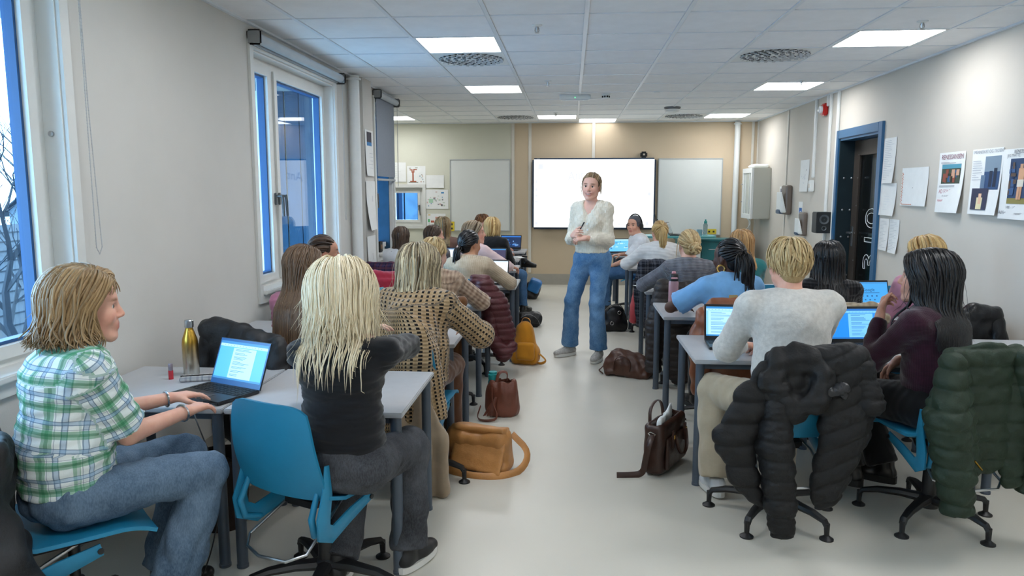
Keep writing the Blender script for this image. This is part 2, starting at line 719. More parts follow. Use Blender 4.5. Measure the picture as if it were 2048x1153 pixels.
# baseboards
def base(name, c, d):
    q = MB()
    q.box(c, d)
    struct(q.build(name, mat('grey cove skirting', '#a39f94', .6, var=.05)))
base('baseboard_back', ((XA + XR) / 2, YB - .006, .09), (XR - XA, .012, .18))
base('baseboard_left', (XL + .005, (YF + YJ) / 2, .05), (.01, YJ - YF, .10))
base('baseboard_right', (XR - .005, (YF + DOOR[0] - .1) / 2, .05), (.01, DOOR[0] - .1 - YF, .10))
base('baseboard_alcove', (XR - .005, (DOOR[1] + .1 + YB) / 2, .05), (.01, YB - DOOR[1] - .1, .10))

# heating pipe + boxed pillar on the window wall, pipe on the back wall
def pipe(name, x, y, r, label):
    q = MB()
    q.lathe([(r, 0), (r, ZC - .02)], 20, c=(x, y, 0))
    q.lathe([(r * 1.35, 0), (r * 1.35, .015), (r * 1.05, .02)], 20, c=(x, y, ZC - .06))
    o = q.build(name, M_white)
    struct(o, label)
pipe('trim_1', XL + .065, 7.16, .052, 'white round pipe beside the boxed pillar')
pipe('trim_2', 2.63, YB - .07, .045, 'white round pipe on the tan back wall')
b = MB()
b.box((XL + .045, 7.53, ZC / 2), (.09, .32, ZC))
struct(b.build('trim_3', M_wall), 'boxed wall pillar with posters')

# ---- ceiling: grid of mineral-fibre tiles
M_tile = mat('ceiling tile', '#f0f2f3', .9, var=.03, vscale=6, bump=.35, bscale=300, spec=.15, bdist=.002)
M_bar = mat('ceiling grid bar', '#e2e8ec', .42, spec=.4)
X0, Y0 = -1.806, 5.53
b = MB()
b.box(((XA + XR) / 2, (YB + YF) / 2, ZC + .09), (XR - XA + .7, YB - YF + .6, .06))
ceil = struct(b.build('ceiling', mat('ceiling void', '#9a9a98', .9)), 'suspended ceiling of square tiles')
LIGHTS, VENTS = [], []
def cell(x, y):
    return (int(math.floor((x - X0) / TILE)), int(math.floor((y - Y0) / TILE)))
for y in (5.85, 8.40, 3.30, .78, -1.74):
    for x in (-.86, 2.28):
        LIGHTS.append(cell(x, y))
for x, y in ((-.23, 11.5), (.39, 12.1), (2.28, 11.6), (-2.57, 11.5)):
    LIGHTS.append(cell(x, y))
for x, y in ((-.86, 6.45), (1.62, 6.45), (-.86, 11.5), (1.65, 11.5)):
    VENTS.append(cell(x, y))
tq = MB()
tq.box((0, 0, .009), (TILE - .026, TILE - .026, .018), bev=.004)
tile_me = tq.mesh('ceiling_tile')
nx0, nx1 = cell(XA, 0)[0], cell(XR - .01, 0)[0]
ny0, ny1 = cell(0, YF)[1], cell(0, YB - .01)[1]
for i in range(nx0, nx1 + 1):
    for j in range(ny0, ny1 + 1):
        xa, ya = X0 + i * TILE, Y0 + j * TILE
        lo_x = XL if ya + TILE * .5 < YJ else XA
        x0, x1 = max(xa, lo_x), min(xa + TILE, XR)
        y0, y1 = max(ya, YF), min(ya + TILE, YB)
        if x1 - x0 < .05 or y1 - y0 < .05 or (i, j) in LIGHTS or (i, j) in VENTS:
            continue
        if abs(x1 - x0 - TILE) < .001 and abs(y1 - y0 - TILE) < .001:
            obj('ceiling_tile', tile_me, M_tile, ceil, (xa + TILE / 2, ya + TILE / 2, ZC))
        else:
            q = MB()
            q.box(((x0 + x1) / 2, (y0 + y1) / 2, ZC + .009), (x1 - x0 - .02, y1 - y0 - .02, .018), bev=.004)
            q.build('ceiling_tile', M_tile, ceil)
for i in range(nx0, nx1 + 2):
    x = X0 + i * TILE
    ys = YF if x > XL + .02 else YJ
    if XA < x < XR:
        wd = .026
        q = MB()
        q.box((x, (ys + YB) / 2, ZC + .001), (wd if i != 3 else .030, YB - ys, .012))
        q.build('grid_bar', M_bar, ceil)
for j in range(ny0, ny1 + 2):
    y = Y0 + j * TILE
    if YF < y < YB:
        xs = XL if y < YJ else XA
        q = MB()
        q.box(((xs + XR) / 2, y, ZC + .0015), (XR - xs, .022, .011))
        q.build('grid_bar', M_bar, ceil)
for nm, c, d in (('edge_trim', (XL + .012, (YF + YJ) / 2, ZC - .004), (.024, YJ - YF, .02)),
                 ('edge_trim', (XR - .012, (YF + YB) / 2, ZC - .004), (.024, YB - YF, .02)),
                 ('edge_trim', ((XA + XR) / 2, YB - .012, ZC - .004), (XR - XA, .024, .02))):
    q = MB()
    q.box(c, d)
    q.build(nm, M_bar, ceil)

# ceiling light panels
M_glow = emis('light panel diffuser', (.97, .98, 1.0, 1), PANEL_STRENGTH)
M_glow_dim = emis('dimmed light panel diffuser', (.97, .98, 1.0, 1), PANEL_STRENGTH * .3)
def lamp_label(x, y):
    side = 'window-side' if x < 1 else 'door-side'
    if y > 12:
        return 'square ceiling light panel nearest above the interactive screen'
    if y > 10.8:
        if x < -2:
            return 'square ceiling light panel in the alcove by the back window'
        return 'square ceiling light panel in the last row, ' + ('left of the screen centre' if x < 1 else 'near the right-hand whiteboard')
    if y > 7.5:
        return f'square ceiling light panel in the second visible row on the {side} half'
    if y > 4.5:
        return f'large bright ceiling light panel nearest the viewer on the {side} half'
    return f'square ceiling light panel overhead on the {side} half, ' + ('just before the first visible row' if y > 2.2 else ('above the viewer' if y > 0 else 'behind the viewer'))
q = MB()
e = TILE / 2 - .013
q.box((0, 0, .004), (2 * e - .03, 2 * e - .03, .006))
dif_me = q.mesh('diffuser')
dif_me.materials.append(M_glow)
q = MB()
for sx, sy, dx, dy in ((1, 0, .016, 2 * e), (-1, 0, .016, 2 * e), (0, 1, 2 * e, .016), (0, -1, 2 * e, .016)):
    q.box((sx * (e - .008), sy * (e - .008), .006), (dx, dy, .02))
frm_me = q.mesh('frame')
frm_me.materials.append(M_white)
for (i, j) in LIGHTS:
    x, y = X0 + (i + .5) * TILE, Y0 + (j + .5) * TILE
    if y + TILE / 2 > YB:
        y = YB - TILE / 2 - .005
    r = empty('ceiling_light', (x, y, ZC))
    tag(r, lamp_label(x, y), 'ceiling light', 'square ceiling light panels')
    d_ = obj('diffuser', dif_me, None, r)
    if y > 11 and abs(x) < 1:        # the zone in front of the screen is dimmed
        d_.material_slots[0].link = 'OBJECT'
        d_.material_slots[0].material = M_glow_dim
    obj('frame', frm_me, None, r)

# swirl air diffusers
q = MB()
q.box((0, 0, .004), (2 * e, 2 * e, .01), bev=.003)
vp_me = q.mesh('face_plate')
q = MB()
for rr, n in ((.07, 8), (.135, 14), (.20, 20), (.255, 26)):
    for k in range(n):
        a = 2 * PI * k / n + rr * 9
        M = Matrix.Translation((rr * math.cos(a), rr * math.sin(a), -.003)) @ Matrix.Rotation(a + .5, 4, 'Z') @ Matrix.Rotation(R(35), 4, 'Y')
        q.box((0, 0, 0), (.038, .03, .004), M=M)
vn_me = q.mesh('nozzle_ring')
q = MB()
for rr, n in ((.07, 8), (.135, 14), (.20, 20), (.255, 26)):
    for k in range(n):
        a = 2 * PI * k / n + rr * 9 + .1
        M = Matrix.Translation((rr * math.cos(a), rr * math.sin(a), -.0025)) @ Matrix.Rotation(a + .5, 4, 'Z')
        q.box((0, 0, 0), (.04, .018, .003), M=M)
vs_me = q.mesh('slot_ring')
VL = ['swirl air diffuser beside the nearest window-side ceiling light', 'swirl air diffuser beside the nearest door-side ceiling light',
      'swirl air diffuser in the last ceiling row, left of the screen', 'swirl air diffuser in the last ceiling row, above the right-hand whiteboard']
for (i, j), lb in zip(VENTS, VL):
    r = empty('air_vent', (X0 + (i + .5) * TILE, Y0 + (j + .5) * TILE, ZC))
    tag(r, lb, 'air vent', 'swirl diffusers in the ceiling')
    obj('face_plate', vp_me, M_white, r)
    obj('nozzle_ring', vn_me, mat('diffuser nozzle', '#b9bcbe', .5), r)['kind'] = 'stuff'
    obj('slot_ring', vs_me, mat('diffuser slot dark', '#26282b', .8), r)['kind'] = 'stuff'

# sprinklers, emergency lamp, smoke detector, presence sensor, projector puck
def sprinkler(x, y, lb):
    r = empty('sprinkler', (x, y, ZC))
    q = MB()
    q.lathe([(.035, 0), (.035, -.006), (.02, -.012)], 20)
    q.build('cover_plate', M_white, r)
    q = MB()
    q.lathe([(.01, -.01), (.012, -.02), (.008, -.03), (.006, -.045)], 12)
    q.tube([(-.012, 0, -.02), (-.014, 0, -.04), (0, 0, -.05), (.014, 0, -.04), (.012, 0, -.02)], .003, 6)
    q.lathe([(.016, -.05), (.016, -.053)], 12)
    q.build('nozzle', M_steel, r)
    tag(r, lb, 'sprinkler', 'ceiling sprinklers')
for x, y, lb in ((-.243, 5.20, 'ceiling sprinkler nearest the viewer, left of the centre bar'), (-.25, 7.78, 'ceiling sprinkler in front of the emergency lamp'),
                 (-.236, 10.9, 'ceiling sprinkler over the front of the class by the screen'), (2.293, 5.281, 'ceiling sprinkler beside the nearest door-side light panel'),
                 (2.301, 7.914, 'ceiling sprinkler beside the farther door-side light panel')):
    sprinkler(x, y, lb)
r = empty('emergency_lamp', (.03, 8.92, ZC))
tag(r, 'slim white emergency lamp box on the ceiling centre line', 'lamp')
q = MB(); q.box((0, 0, -.03), (.36, .10, .06), bev=.008); q.build('housing', M_white, r)
q = MB(); q.box((0, 0, -.062), (.30, .07, .008), bev=.003); q.build('lens', mat('frosted lens', '#cfd3d3', .35), r)
q = MB(); q.lathe([(.005, 0), (.005, .004)], 8, M=Matrix.Translation((.0, -.052, -.035)) @ Matrix.Rotation(R(90), 4, 'X')); q.build('status_light', emis('green led', (.1, 1, .3, 1), 2), r)
r = empty('smoke_detector', (.385, 8.86, ZC))
tag(r, 'round white smoke detector beside the emergency lamp', 'smoke detector')
q = MB(); q.lathe([(.05, 0), (.05, -.012), (.046, -.016)], 24); q.build('base', M_white, r)
q = MB(); q.lathe([(.044, -.016), (.044, -.05), (.03, -.06), (.0, -.062)], 24); q.build('cap', M_white, r)
q = MB()
for k in range(10):
    a = 2 * PI * k / 10
    q.box((0, 0, 0), (.004, .018, .02), M=Matrix.Rotation(a, 4, 'Z') @ Matrix.Translation((.0445, 0, -.033)))
q.build('smoke_slot', M_black, r)
r = empty('motion_sensor', (1.332, 10.3, ZC))
tag(r, 'low white ceiling sensor dome near the right-hand vent', 'sensor')
q = MB(); q.lathe([(.11, 0), (.11, -.015), (.09, -.03)], 24); q.build('base', mat('grey plastic', '#6d7073', .5), r)
q = MB(); q.lathe([(.10, -.03), (.09, -.06), (.05, -.075), (0, -.078)], 24); q.build('dome', M_white, r)
r = empty('ceiling_speaker', (.95, 8.7, ZC))
tag(r, 'small flat white disc on the ceiling right of the smoke detector', 'ceiling disc')
q = MB(); q.lathe([(.035, 0), (.035, -.008), (.028, -.012)], 20); q.build('disc', M_white, r)

# ---- windows
def glass_mat():
    m = bpy.data.materials.new('window glass')
    t = NT(m)
    tr = t.n('ShaderNodeBsdfTransparent')
    tr.inputs[0].default_value = (.86, .93, .97, 1)
    gl = t.n('ShaderNodeBsdfGlossy')
    gl.inputs['Roughness'].default_value = .01
    lw = t.n('ShaderNodeLayerWeight')
    lw.inputs[0].default_value = .5
    fac = t.math('MULTIPLY_ADD', t.math('POWER', lw.outputs['Facing'], 3.5), .42, .03)
    mx = t.n('ShaderNodeMixShader')
    t.l(fac, mx.inputs[0])
    t.l(tr.outputs[0], mx.inputs[1])
    t.l(gl.outputs[0], mx.inputs[2])
    t.l(mx.outputs[0], t.out.inputs[0])
    return m
M_glass = glass_mat()
M_wframe = mat('window frame paint', '#d5d6d2', .4, var=.03)
M_gasket = mat('blue gasket', '#1f4f80', .5)
M_handle = mat('window handle grey', '#6a6e70', .35, .6)

def frame_boxes(q, y0, y1, z0, z1, w, x, d):
    """rectangular frame in the plane x, profile w wide and d deep"""
    q.box((x, (y0 + y1) / 2, z0 + w / 2), (d, y1 - y0, w))
    q.box((x, (y0 + y1) / 2, z1 - w / 2), (d, y1 - y0, w))
    q.box((x, y0 + w / 2, (z0 + z1) / 2), (d, w, z1 - z0 - 2 * w))
    q.box((x, y1 - w / 2, (z0 + z1) / 2), (d, w, z1 - z0 - 2 * w))

def handle_mesh():
    q = MB()
    q.box((.008, 0, 0), (.016, .032, .09), bev=.004)
    q.tube([(.016, 0, .02), (.055, 0, .02)], .010, 10)
    q.tube([(.055, 0, .03), (.058, .01, -.02), (.055, .025, -.13)], [.012, .011, .009], 10)
    return q.mesh('handle')
hm = handle_mesh()

def window(n, y0, y1, z0, z1, split, label, handles):
    r = empty(f'window_{n}', (XL, (y0 + y1) / 2, z0))
    struct(r, label)
    r.location = (0, 0, 0)
    xg = XL - .13
    q = MB()
    frame_boxes(q, y0, y1, z0, z1, .06, xg, .09)
    if split:
        q.box((xg, split, (z0 + z1) / 2), (.09, .07, z1 - z0 - .12))
    q.build('frame', M_wframe, r)
    # casing around the opening on the room side
    q = MB()
    frame_boxes(q, y0 - .055, y1 + .055, z0 - .06, z1 + .06, .055, XL + .008, .022)
    q.build('casing', M_wframe, r)
    q = MB()
    q.box((XL - .035, (y0 + y1) / 2, z0 + .012), (.16, y1 - y0, .03), bev=.006)
    q.build('sill', M_wframe, r)
    # white lined reveals
    q = MB()
    for (c, d) in (((XL - .045, y0 + .004, (z0 + z1) / 2), (.09, .008, z1 - z0)), ((XL - .045, y1 - .004, (z0 + z1) / 2), (.09, .008, z1 - z0)),
                   ((XL - .045, (y0 + y1) / 2, z1 - .004), (.09, y1 - y0, .008))):
        q.box(c, d)
    q.build('reveal_lining', M_white, r)
    panes = [(y0 + .06, y1 - .06)] if not split else [(y0 + .06, split - .035), (split + .035, y1 - .06)]
    for a, c in panes:
        s = MB()
        frame_boxes(s, a, c, z0 + .06, z1 - .06, .052, xg + .02, .085)
        so = s.build('sash', M_wframe, r)
        s = MB()
        frame_boxes(s, a + .05, c - .05, z0 + .11, z1 - .11, .016, xg + .012, .05)
        s.build('gasket', M_gasket, so)
        s = MB()
        s.box((xg, (a + c) / 2, (z0 + z1) / 2), (.012, c - a - .11, z1 - z0 - .23))
        s.build('pane', M_glass, so)
    for (hy, hz) in handles:
        obj('handle', hm, M_handle, r, (xg + .062, hy, hz))
    return r
window(5, *WIN[0], -1.5, 'added unseen window behind the viewer for cool fill daylight', [])  # added out of view to let more cool daylight into the foreground
window(1, *WIN[1], 1.85, 'white framed window at the left edge with sky, roofs and bare tree outside', [])
window(2, *WIN[2], 5.50, 'tall white framed casement window between the wall and the round pipe', [(5.47, 1.50), (5.54, 1.50)])
window(3, *WIN[3], None, 'narrow window behind the pillar with half-lowered grey blind', [(8.25, 1.5)])
# small bolts on the first window's lining
q = MB()
q.lathe([(.012, 0), (.012, .01), (.006, .012)], 12, M=Matrix.Translation((XL - .05, WIN[1][1] - .008, 1.80)) @ Matrix.Rotation(R(90), 4, 'X'))
q.build('bolt', M_steel, bpy.data.objects['window_1'])

# small window in the back wall
r = empty('window_4')
struct(r, 'small white framed window low in the cream back wall')
x0, x1, z0, z1 = WB
def frame_boxes_y(q, a, c, z0, z1, w, y, d):
    q.box(((a + c) / 2, y, z0 + w / 2), (c - a, d, w))
    q.box(((a + c) / 2, y, z1 - w / 2), (c - a, d, w))
    q.box((a + w / 2, y, (z0 + z1) / 2), (w, d, z1 - z0 - 2 * w))
    q.box((c - w / 2, y, (z0 + z1) / 2), (w, d, z1 - z0 - 2 * w))
q = MB(); frame_boxes_y(q, x0 - .05, x1 + .05, z0 - .05, z1 + .05, .055, YB - .01, .03); q.build('casing', M_wframe, r)
q = MB(); frame_boxes_y(q, x0, x1, z0, z1, .05, YB + .08, .08); q.build('frame', M_wframe, r)
q = MB(); frame_boxes_y(q, x0 + .05, x1 - .05, z0 + .05, z1 - .05, .045, YB + .06, .06); so = q.build('sash', M_wframe, r)
q = MB(); q.box(((x0 + x1) / 2, YB + .07, (z0 + z1) / 2), (x1 - x0 - .18, .01, z1 - z0 - .18)); q.build('pane', M_glass, so)
o = obj('handle', hm, M_steel, r, (x1 - .07, YB + .03, (z0 + z1) / 2 - .02)); o.rotation_euler = (0, 0, R(-90))

# ---- roller blinds
M_blind = mat('grey-blue blind cloth', '#7f8792', .85, var=.05, vscale=60, bump=.3, bscale=500)
def blind(y0, y1, z, drop, label):
    r = empty('roller_blind', (XL, (y0 + y1) / 2, z))
    tag(r, label, 'roller blind', 'roller blinds on the window wall')
    w = y1 - y0
    Mx = Matrix.Rotation(R(90), 4, 'X')
    q = MB(); q.lathe([(.035, -w / 2), (.035, w / 2)], 20, M=Matrix.Translation((.055, 0, 0)) @ Mx); q.build('roll', mat('blind roll', '#b9c1c6', .7, var=.04), r)
    for s in (-1, 1):
        q = MB(); q.box((.05, s * (w / 2 + .012), 0), (.10, .02, .10), bev=.012); q.build('bracket', mat('blind bracket grey', '#8d9091', .5), r)
    if drop:
        q = MB(); q.box((.028, 0, -drop / 2), (.003, w - .03, drop)); q.build('cloth', M_blind, r)
    q = MB(); q.box((.028, 0, -drop - .035), (.016, w - .03, .024), bev=.004); q.build('bottom_rail', mat('blind rail grey', '#9aa0a4', .4, .4), r)
    # bead chain loop
    L = 1.25 if drop == 0 else .95
    q = MB()
    pts = [(.06, w / 2 + .03, 0), (.055, w / 2 + .036, -L * .5), (.05, w / 2 + .045, -L), (.05, w / 2 + .065, -L - .03), (.05, w / 2 + .085, -L), (.055, w / 2 + .05, -L * .5), (.06, w / 2 + .035, 0)]
    q.tube(pts, .0022, 6)
    for a, c in zip(pts[:-1], pts[1:]):
        n = max(2, int((Vector(a) - Vector(c)).length / .014))
        for k in range(n):
            p = Vector(a).lerp(Vector(c), k / n)
            q.lathe([(.0005, -.0035), (.0038, 0), (.0005, .0035)], 5, c=tuple(p), cap=False)
    q.build('bead_chain', mat('bead chain', '#b5b7b8', .4), r)
blind(1.22, 3.10, 2.56, 0, 'rolled-up blind over the window at the left edge with a hanging bead chain')
blind(4.95, 6.78, 2.57, 0, 'rolled-up blind over the casement window in the middle of the window wall')
blind(8.10, 8.94, 2.60, .88, 'half-lowered grey-blue blind on the narrow window behind the pillar')

# ---- door
M_dframe = mat('blue painted door frame', '#2c5f86', .4, var=.05)
M_ddark = mat('dark green-black door jamb', '#16272d', .4, var=.1)
M_dwood = mat('dark bronze door leaf', '#3a332d', .45, var=.12, vscale=4, stretch=(1, 1, .1))
dr = empty('door_1')
struct(dr, 'blue framed door with dark glass and the outlined number 310')
y0, y1, _, z1 = DOOR
q = MB()
for (c, d) in (((XR - .012, y0 - .045, (z1 + .09) / 2), (.03, .09, z1 + .09)), ((XR - .012, y1 + .045, (z1 + .09) / 2), (.03, .09, z1 + .09)),
               ((XR - .012, (y0 + y1) / 2, z1 + .045), (.03, y1 - y0, .09))):
    q.box(c, d, bev=.004)
q.build('casing', M_dframe, dr)
q = MB()
q.box((XR + .11, y1 - .012, z1 / 2), (.24, .024, z1))
q.build('far_jamb', M_ddark, dr)
q = MB()
q.box((XR + .11, y0 + .012, z1 / 2), (.24, .024, z1))
q.box((XR + .11, (y0 + y1) / 2, z1 - .012), (.24, y1 - y0 - .05, .024))
q.build('near_jamb', M_dframe, dr)
for z in (.35, .62, 1.05, 1.35, 1.7):
    for xx in (.05, .13):
        q = MB()
        q.lathe([(.011, 0), (.011, .004), (.006, .008)], 10, M=Matrix.Translation((XR + xx, y1 - .024, z)) @ Matrix.Rotation(R(90), 4, 'X'))
        q.build('jamb_bolt', M_steel, dr)
xd = XR + .17
q = MB()
ya, yb = y0 + .03, y1 - .03
q.box((xd, yb - .08, z1 / 2), (.05, .16, z1 - .04))
q.box((xd, ya + .06, z1 / 2), (.05, .12, z1 - .04))
q.box((xd, (ya + yb) / 2 - .02, z1 - .11), (.05, yb - ya - .28, .16))
q.box((xd, (ya + yb) / 2 - .02, .14), (.05, yb - ya - .28, .24))
leaf = q.build('leaf', M_dwood, dr)
q = MB()
q.box((xd, (ya + yb) / 2 - .02, z1 / 2 + .04), (.012, yb - ya - .28, z1 - .46))
q.build('glass_pane', M_glass, leaf)
q = MB()
for z in (.5, .8, 1.1, 1.4, 1.7, 1.95):
    q.lathe([(.007, 0), (.007, .004)], 8, M=Matrix.Translation((xd - .025, yb - .14, z)) @ Matrix.Rotation(R(-90), 4, 'Y'))
q.build('rivet', M_steel, leaf)
me = text_mesh('310', .46, 'room_number', outline=.0035)
# text x -> up (z), text y -> towards +y (away), facing the room (-x)
A = Matrix(((0, 0, -1, xd - .012), (0, 1, 0, 7.89), (1, 0, 0, .70), (0, 0, 0, 1)))
me.transform(A)
obj('room_number', me, mat('white vinyl lettering', '#e8ecec', .5), leaf)
q = MB()
q.box((xd - .03, yb - .07, 1.06), (.012, .05, .22), bev=.004)
q.tube([(xd - .035, yb - .07, 1.10), (xd - .085, yb - .07, 1.10), (xd - .09, yb - .20, 1.10)], .010, 10)
q.build('lever_handle', M_steel, leaf)
q = MB()
q.box((xd + .028, (ya + yb) / 2, 1.02), (.012, .4, .02))
q.build('push_bar', M_steel, leaf)
# corridor behind the glass
b = MB()
b.box((XR + 1.9, 8.1, ZC / 2), (.1, 5, ZC))
b.box((XR + 1.1, 5.6, ZC / 2), (1.6, .1, ZC))
b.box((XR + 1.1, 10.6, ZC / 2), (1.6, .1, ZC))
b.box((XR + 1.1, 8.1, ZC + .05), (1.6, 5, .1))
struct(b.build('wall_corridor', mat('corridor brown panel', '#5d473a', .6, var=.2, vscale=3, stretch=(1, 3, .2))))
b = MB()
b.box((XR + 1.1, 8.1, -.06), (1.58, 5, .12))
struct(b.build('floor_corridor', mat('corridor floor', '#7d776b', .5)))

# ================================================================== OUTSIDE THE WINDOWS
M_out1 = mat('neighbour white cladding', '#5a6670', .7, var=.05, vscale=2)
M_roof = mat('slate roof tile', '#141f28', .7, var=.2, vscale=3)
def house(name, label, c, d, ridge, wins, overhang=.4):
    r = empty(name, (c[0], c[1], c[2]))
    tag(r, label, 'building')
    q = MB()
    q.box((0, 0, d[2] / 2), d)
    hw = d[0] / 2
    vs, fs = prism([(-hw, d[2]), (hw, d[2]), (0, ridge - .12)], -d[1] / 2, d[1] / 2)
    q.add(vs, fs)
    q.build('wall', M_out1, r)
    # tiled roof: each course is a stepped strip on both slopes
    rise = ridge - d[2]
    run = hw + overhang
    n = 12
    for s in (-1, 1):
        for k in range(n):
            t0, t1 = k / n, (k + 1) / n
            xa, xb = run * (1 - t0), run * (1 - t1)
            za, zb = d[2] - rise * overhang / hw + (rise * (1 + overhang / hw)) * t0, d[2] - rise * overhang / hw + (rise * (1 + overhang / hw)) * t1
            q = MB()
            L = d[1] / 2 + overhang
            q.add([(s * xa, -L, za + .05), (s * xa, L, za + .05), (s * xb, L, zb), (s * xb, -L, zb),
                   (s * xa, -L, za - .03), (s * xa, L, za - .03), (s * xb, L, zb - .08), (s * xb, -L, zb - .08)],
                  [(0, 1, 2, 3), (7, 6, 5, 4), (0, 4, 5, 1), (3, 2, 6, 7), (0, 3, 7, 4), (1, 5, 6, 2)])
            q.build('roof_course', M_roof, r)
    for (yy, zz, w, hh) in wins:
        q = MB()
        x = d[0] / 2
        frame_boxes(q, yy - w / 2, yy + w / 2, zz - hh / 2, zz + hh / 2, .09, x + .03, .12)
        q.box((x + .03, yy, zz), (.06, .05, hh - .1))
        wo = q.build('window', mat('neighbour window frame', '#6f7a82', .5), r)
        q = MB()
        q.box((x + .01, yy, zz), (.03, w - .15, hh - .15))
        q.build('pane', mat('dusk blue pane', '#0f2238', .15), wo)
    return r
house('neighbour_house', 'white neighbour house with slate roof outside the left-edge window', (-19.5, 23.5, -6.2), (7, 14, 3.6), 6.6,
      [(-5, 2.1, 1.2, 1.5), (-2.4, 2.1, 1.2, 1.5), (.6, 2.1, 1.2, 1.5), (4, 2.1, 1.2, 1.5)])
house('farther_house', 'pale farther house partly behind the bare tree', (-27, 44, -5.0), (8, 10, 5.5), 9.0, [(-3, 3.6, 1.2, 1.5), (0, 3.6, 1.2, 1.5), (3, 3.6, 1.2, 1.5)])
# block opposite with vertical cladding boards
r = empty('opposite_block', (-5.2, 14.2, -6))
tag(r, 'blue-grey clad block opposite the casement window', 'building')
M_clad = mat('blue-grey cladding board', '#14263a', .95, var=.12, vscale=2, stretch=(1, 1, .1), spec=0)
q = MB(); q.box((0, 0, 6), (1.1, 11.4, 12)); q.build('core', mat('block core', '#0e1c2a', .95, spec=0), r)
cb = MB(); cb.box((0, 0, 6), (.06, .40, 12)); cbm = cb.mesh('cladding_board')
for k in range(26):
    obj('cladding_board', cbm, M_clad, r, (.59 + .03 * (k % 2), -5.5 + k * .44, 0))
cb = MB(); cb.box((0, 0, 6), (.40, .06, 12)); cbm = cb.mesh('cladding_board')
for k in range(3):
    obj('cladding_board', cbm, M_clad, r, (-.40 + k * .40, -5.74 - .03 * (k % 2), 0))
for k, (yy, zz) in enumerate(((-2.5, 8.2), (0, 8.2), (2.5, 8.2), (-2.5, 5.2), (0, 5.2), (2.5, 5.2))):
    q = MB(); frame_boxes(q, yy - .6, yy + .6, zz - .7, zz + .7, .08, .69, .1); w_ = q.build('window', mat('neighbour window frame', '#6f7a82', .5), r)
    q = MB(); q.box((.66, yy, zz), (.03, 1.1, 1.3)); q.build('pane', mat('dusk blue pane', '#0f2238', .15), w_)
# fence/court seen through the little back window
r = empty('garden_shed', (-7.2, 31, -6))
tag(r, 'blue-grey board-clad shed seen through the small back window', 'shed')
q = MB(); q.box((0, 0, 4), (9, 3, 8)); q.build('core', mat('block core', '#0e1c2a', .95, spec=0), r)
cb = MB(); cb.box((0, 0, 4.0), (.5, .06, 8)); cbm = cb.mesh('cladding_board')
for k in range(16):
    obj('cladding_board', cbm, mat('pale blue shed board', '#42586a', .95, var=.25, vscale=2, spec=0), r, (-4.2 + k * .56, -1.53 - .04 * (k % 2), 0))
q = MB(); q.box((0, -1.62, 3.0), (9, .1, .9)); q.build('plinth_band', mat('brick red band', '#2b1c22', .8, var=.2, vscale=12), r)
b = MB()
b.box((-22, 30, -6.3), (120, 140, .2))
struct(b.build('ground_outside', mat('snowy lawn', '#8fa6b5', .9, var=.15, vscale=.4)), 'snow-dusted ground outside')

# bare tree
def bare_tree(loc, h, seed, label):
    rr = random.Random(seed)
    r = empty('bare_tree', loc)
    tag(r, label, 'tree')
    q = MB()
    def grow(p, d, L, rad, depth, tgt):
        pts = [p]
        cur = p
        dd = d
        for _ in range(3):
            dd = (dd + Vector((rr.uniform(-.25, .25), rr.uniform(-.25, .25), rr.uniform(-.05, .2)))).normalized()
            cur = cur + dd * L / 3
            pts.append(cur)
        tgt.tube([tuple(x) for x in pts], [rad, rad * .85, rad * .7, rad * .5], 5 if depth < 2 else 3, cap=False)
        if depth >= 5:
            return
        for _ in range(3 if depth < 4 else 2):
            a = rr.uniform(0, 6.28)
            nd = (dd + Vector((math.cos(a), math.sin(a), rr.uniform(0, .5))) * .8).normalized()
            grow(pts[rr.choice((2, 3))], nd, L * rr.uniform(.62, .8), rad * .55, depth + 1, tgt if depth > 0 else crown)
    crown = MB()
    grow(Vector((0, 0, 0)), Vector((0, 0, 1)), h * .36, h * .022, 0, q)
    q.build('trunk', mat('bark', '#1d232a', .9, var=.2), r)
    o = crown.build('branches', mat('bark', '#1d232a', .9, var=.2), r)
bare_tree((-13.2, 17.0, -6.2), 10.5, 3, 'bare winter tree outside the left-edge window in front of the houses')
bare_tree((-20.0, 36.0, -6.2), 11, 9, 'bare winter tree far behind the slate roof')
# ================================================================== FURNITURE
M_top = mat('light grey laminate', '#aeb0b3', .38, var=.03, vscale=20, spec=.5)
M_edge = mat('grey laminate edge', '#8b8d90', .5)
M_leg = mat('blue-grey tube', '#4d5763', .42, .2, var=.05, vscale=20)
TW, TD, TZ = .735, .69, .688

def table_meshes():
    q = MB(); q.box((0, 0, TZ - .011), (TW - .004, TD - .004, .022), bev=.004)
    top = q.mesh('tabletop')
    q = MB()
    for s in (-1, 1):
        q.box((0, s * (TD / 2 - .05), TZ - .038), (TW - .09, .025, .032))
        q.box((s * (TW / 2 - .05), 0, TZ - .038), (.025, TD - .1, .032))
    apron = q.mesh('apron')
    q = MB()
    q.lathe([(.0245, 0), (.0245, .012), (.0225, .014), (.0225, TZ - .022)], 18)
    leg = q.mesh('leg')
    return top, apron, leg
T_TOP, T_APRON, T_LEG = table_meshes()

def table(x, y, label, group):
    """x = centre, y = near edge"""
    r = empty('school_table', (x, y + TD / 2, 0))
    tag(r, label, 'table', group)
    obj('tabletop', T_TOP, M_top, r)
    obj('apron', T_APRON, M_leg, r)
    for sx in (-1, 1):
        for sy in (-1, 1):
            obj('leg', T_LEG, M_leg, r, (sx * (TW / 2 - .036), sy * (TD / 2 - .036), 0))
    return r

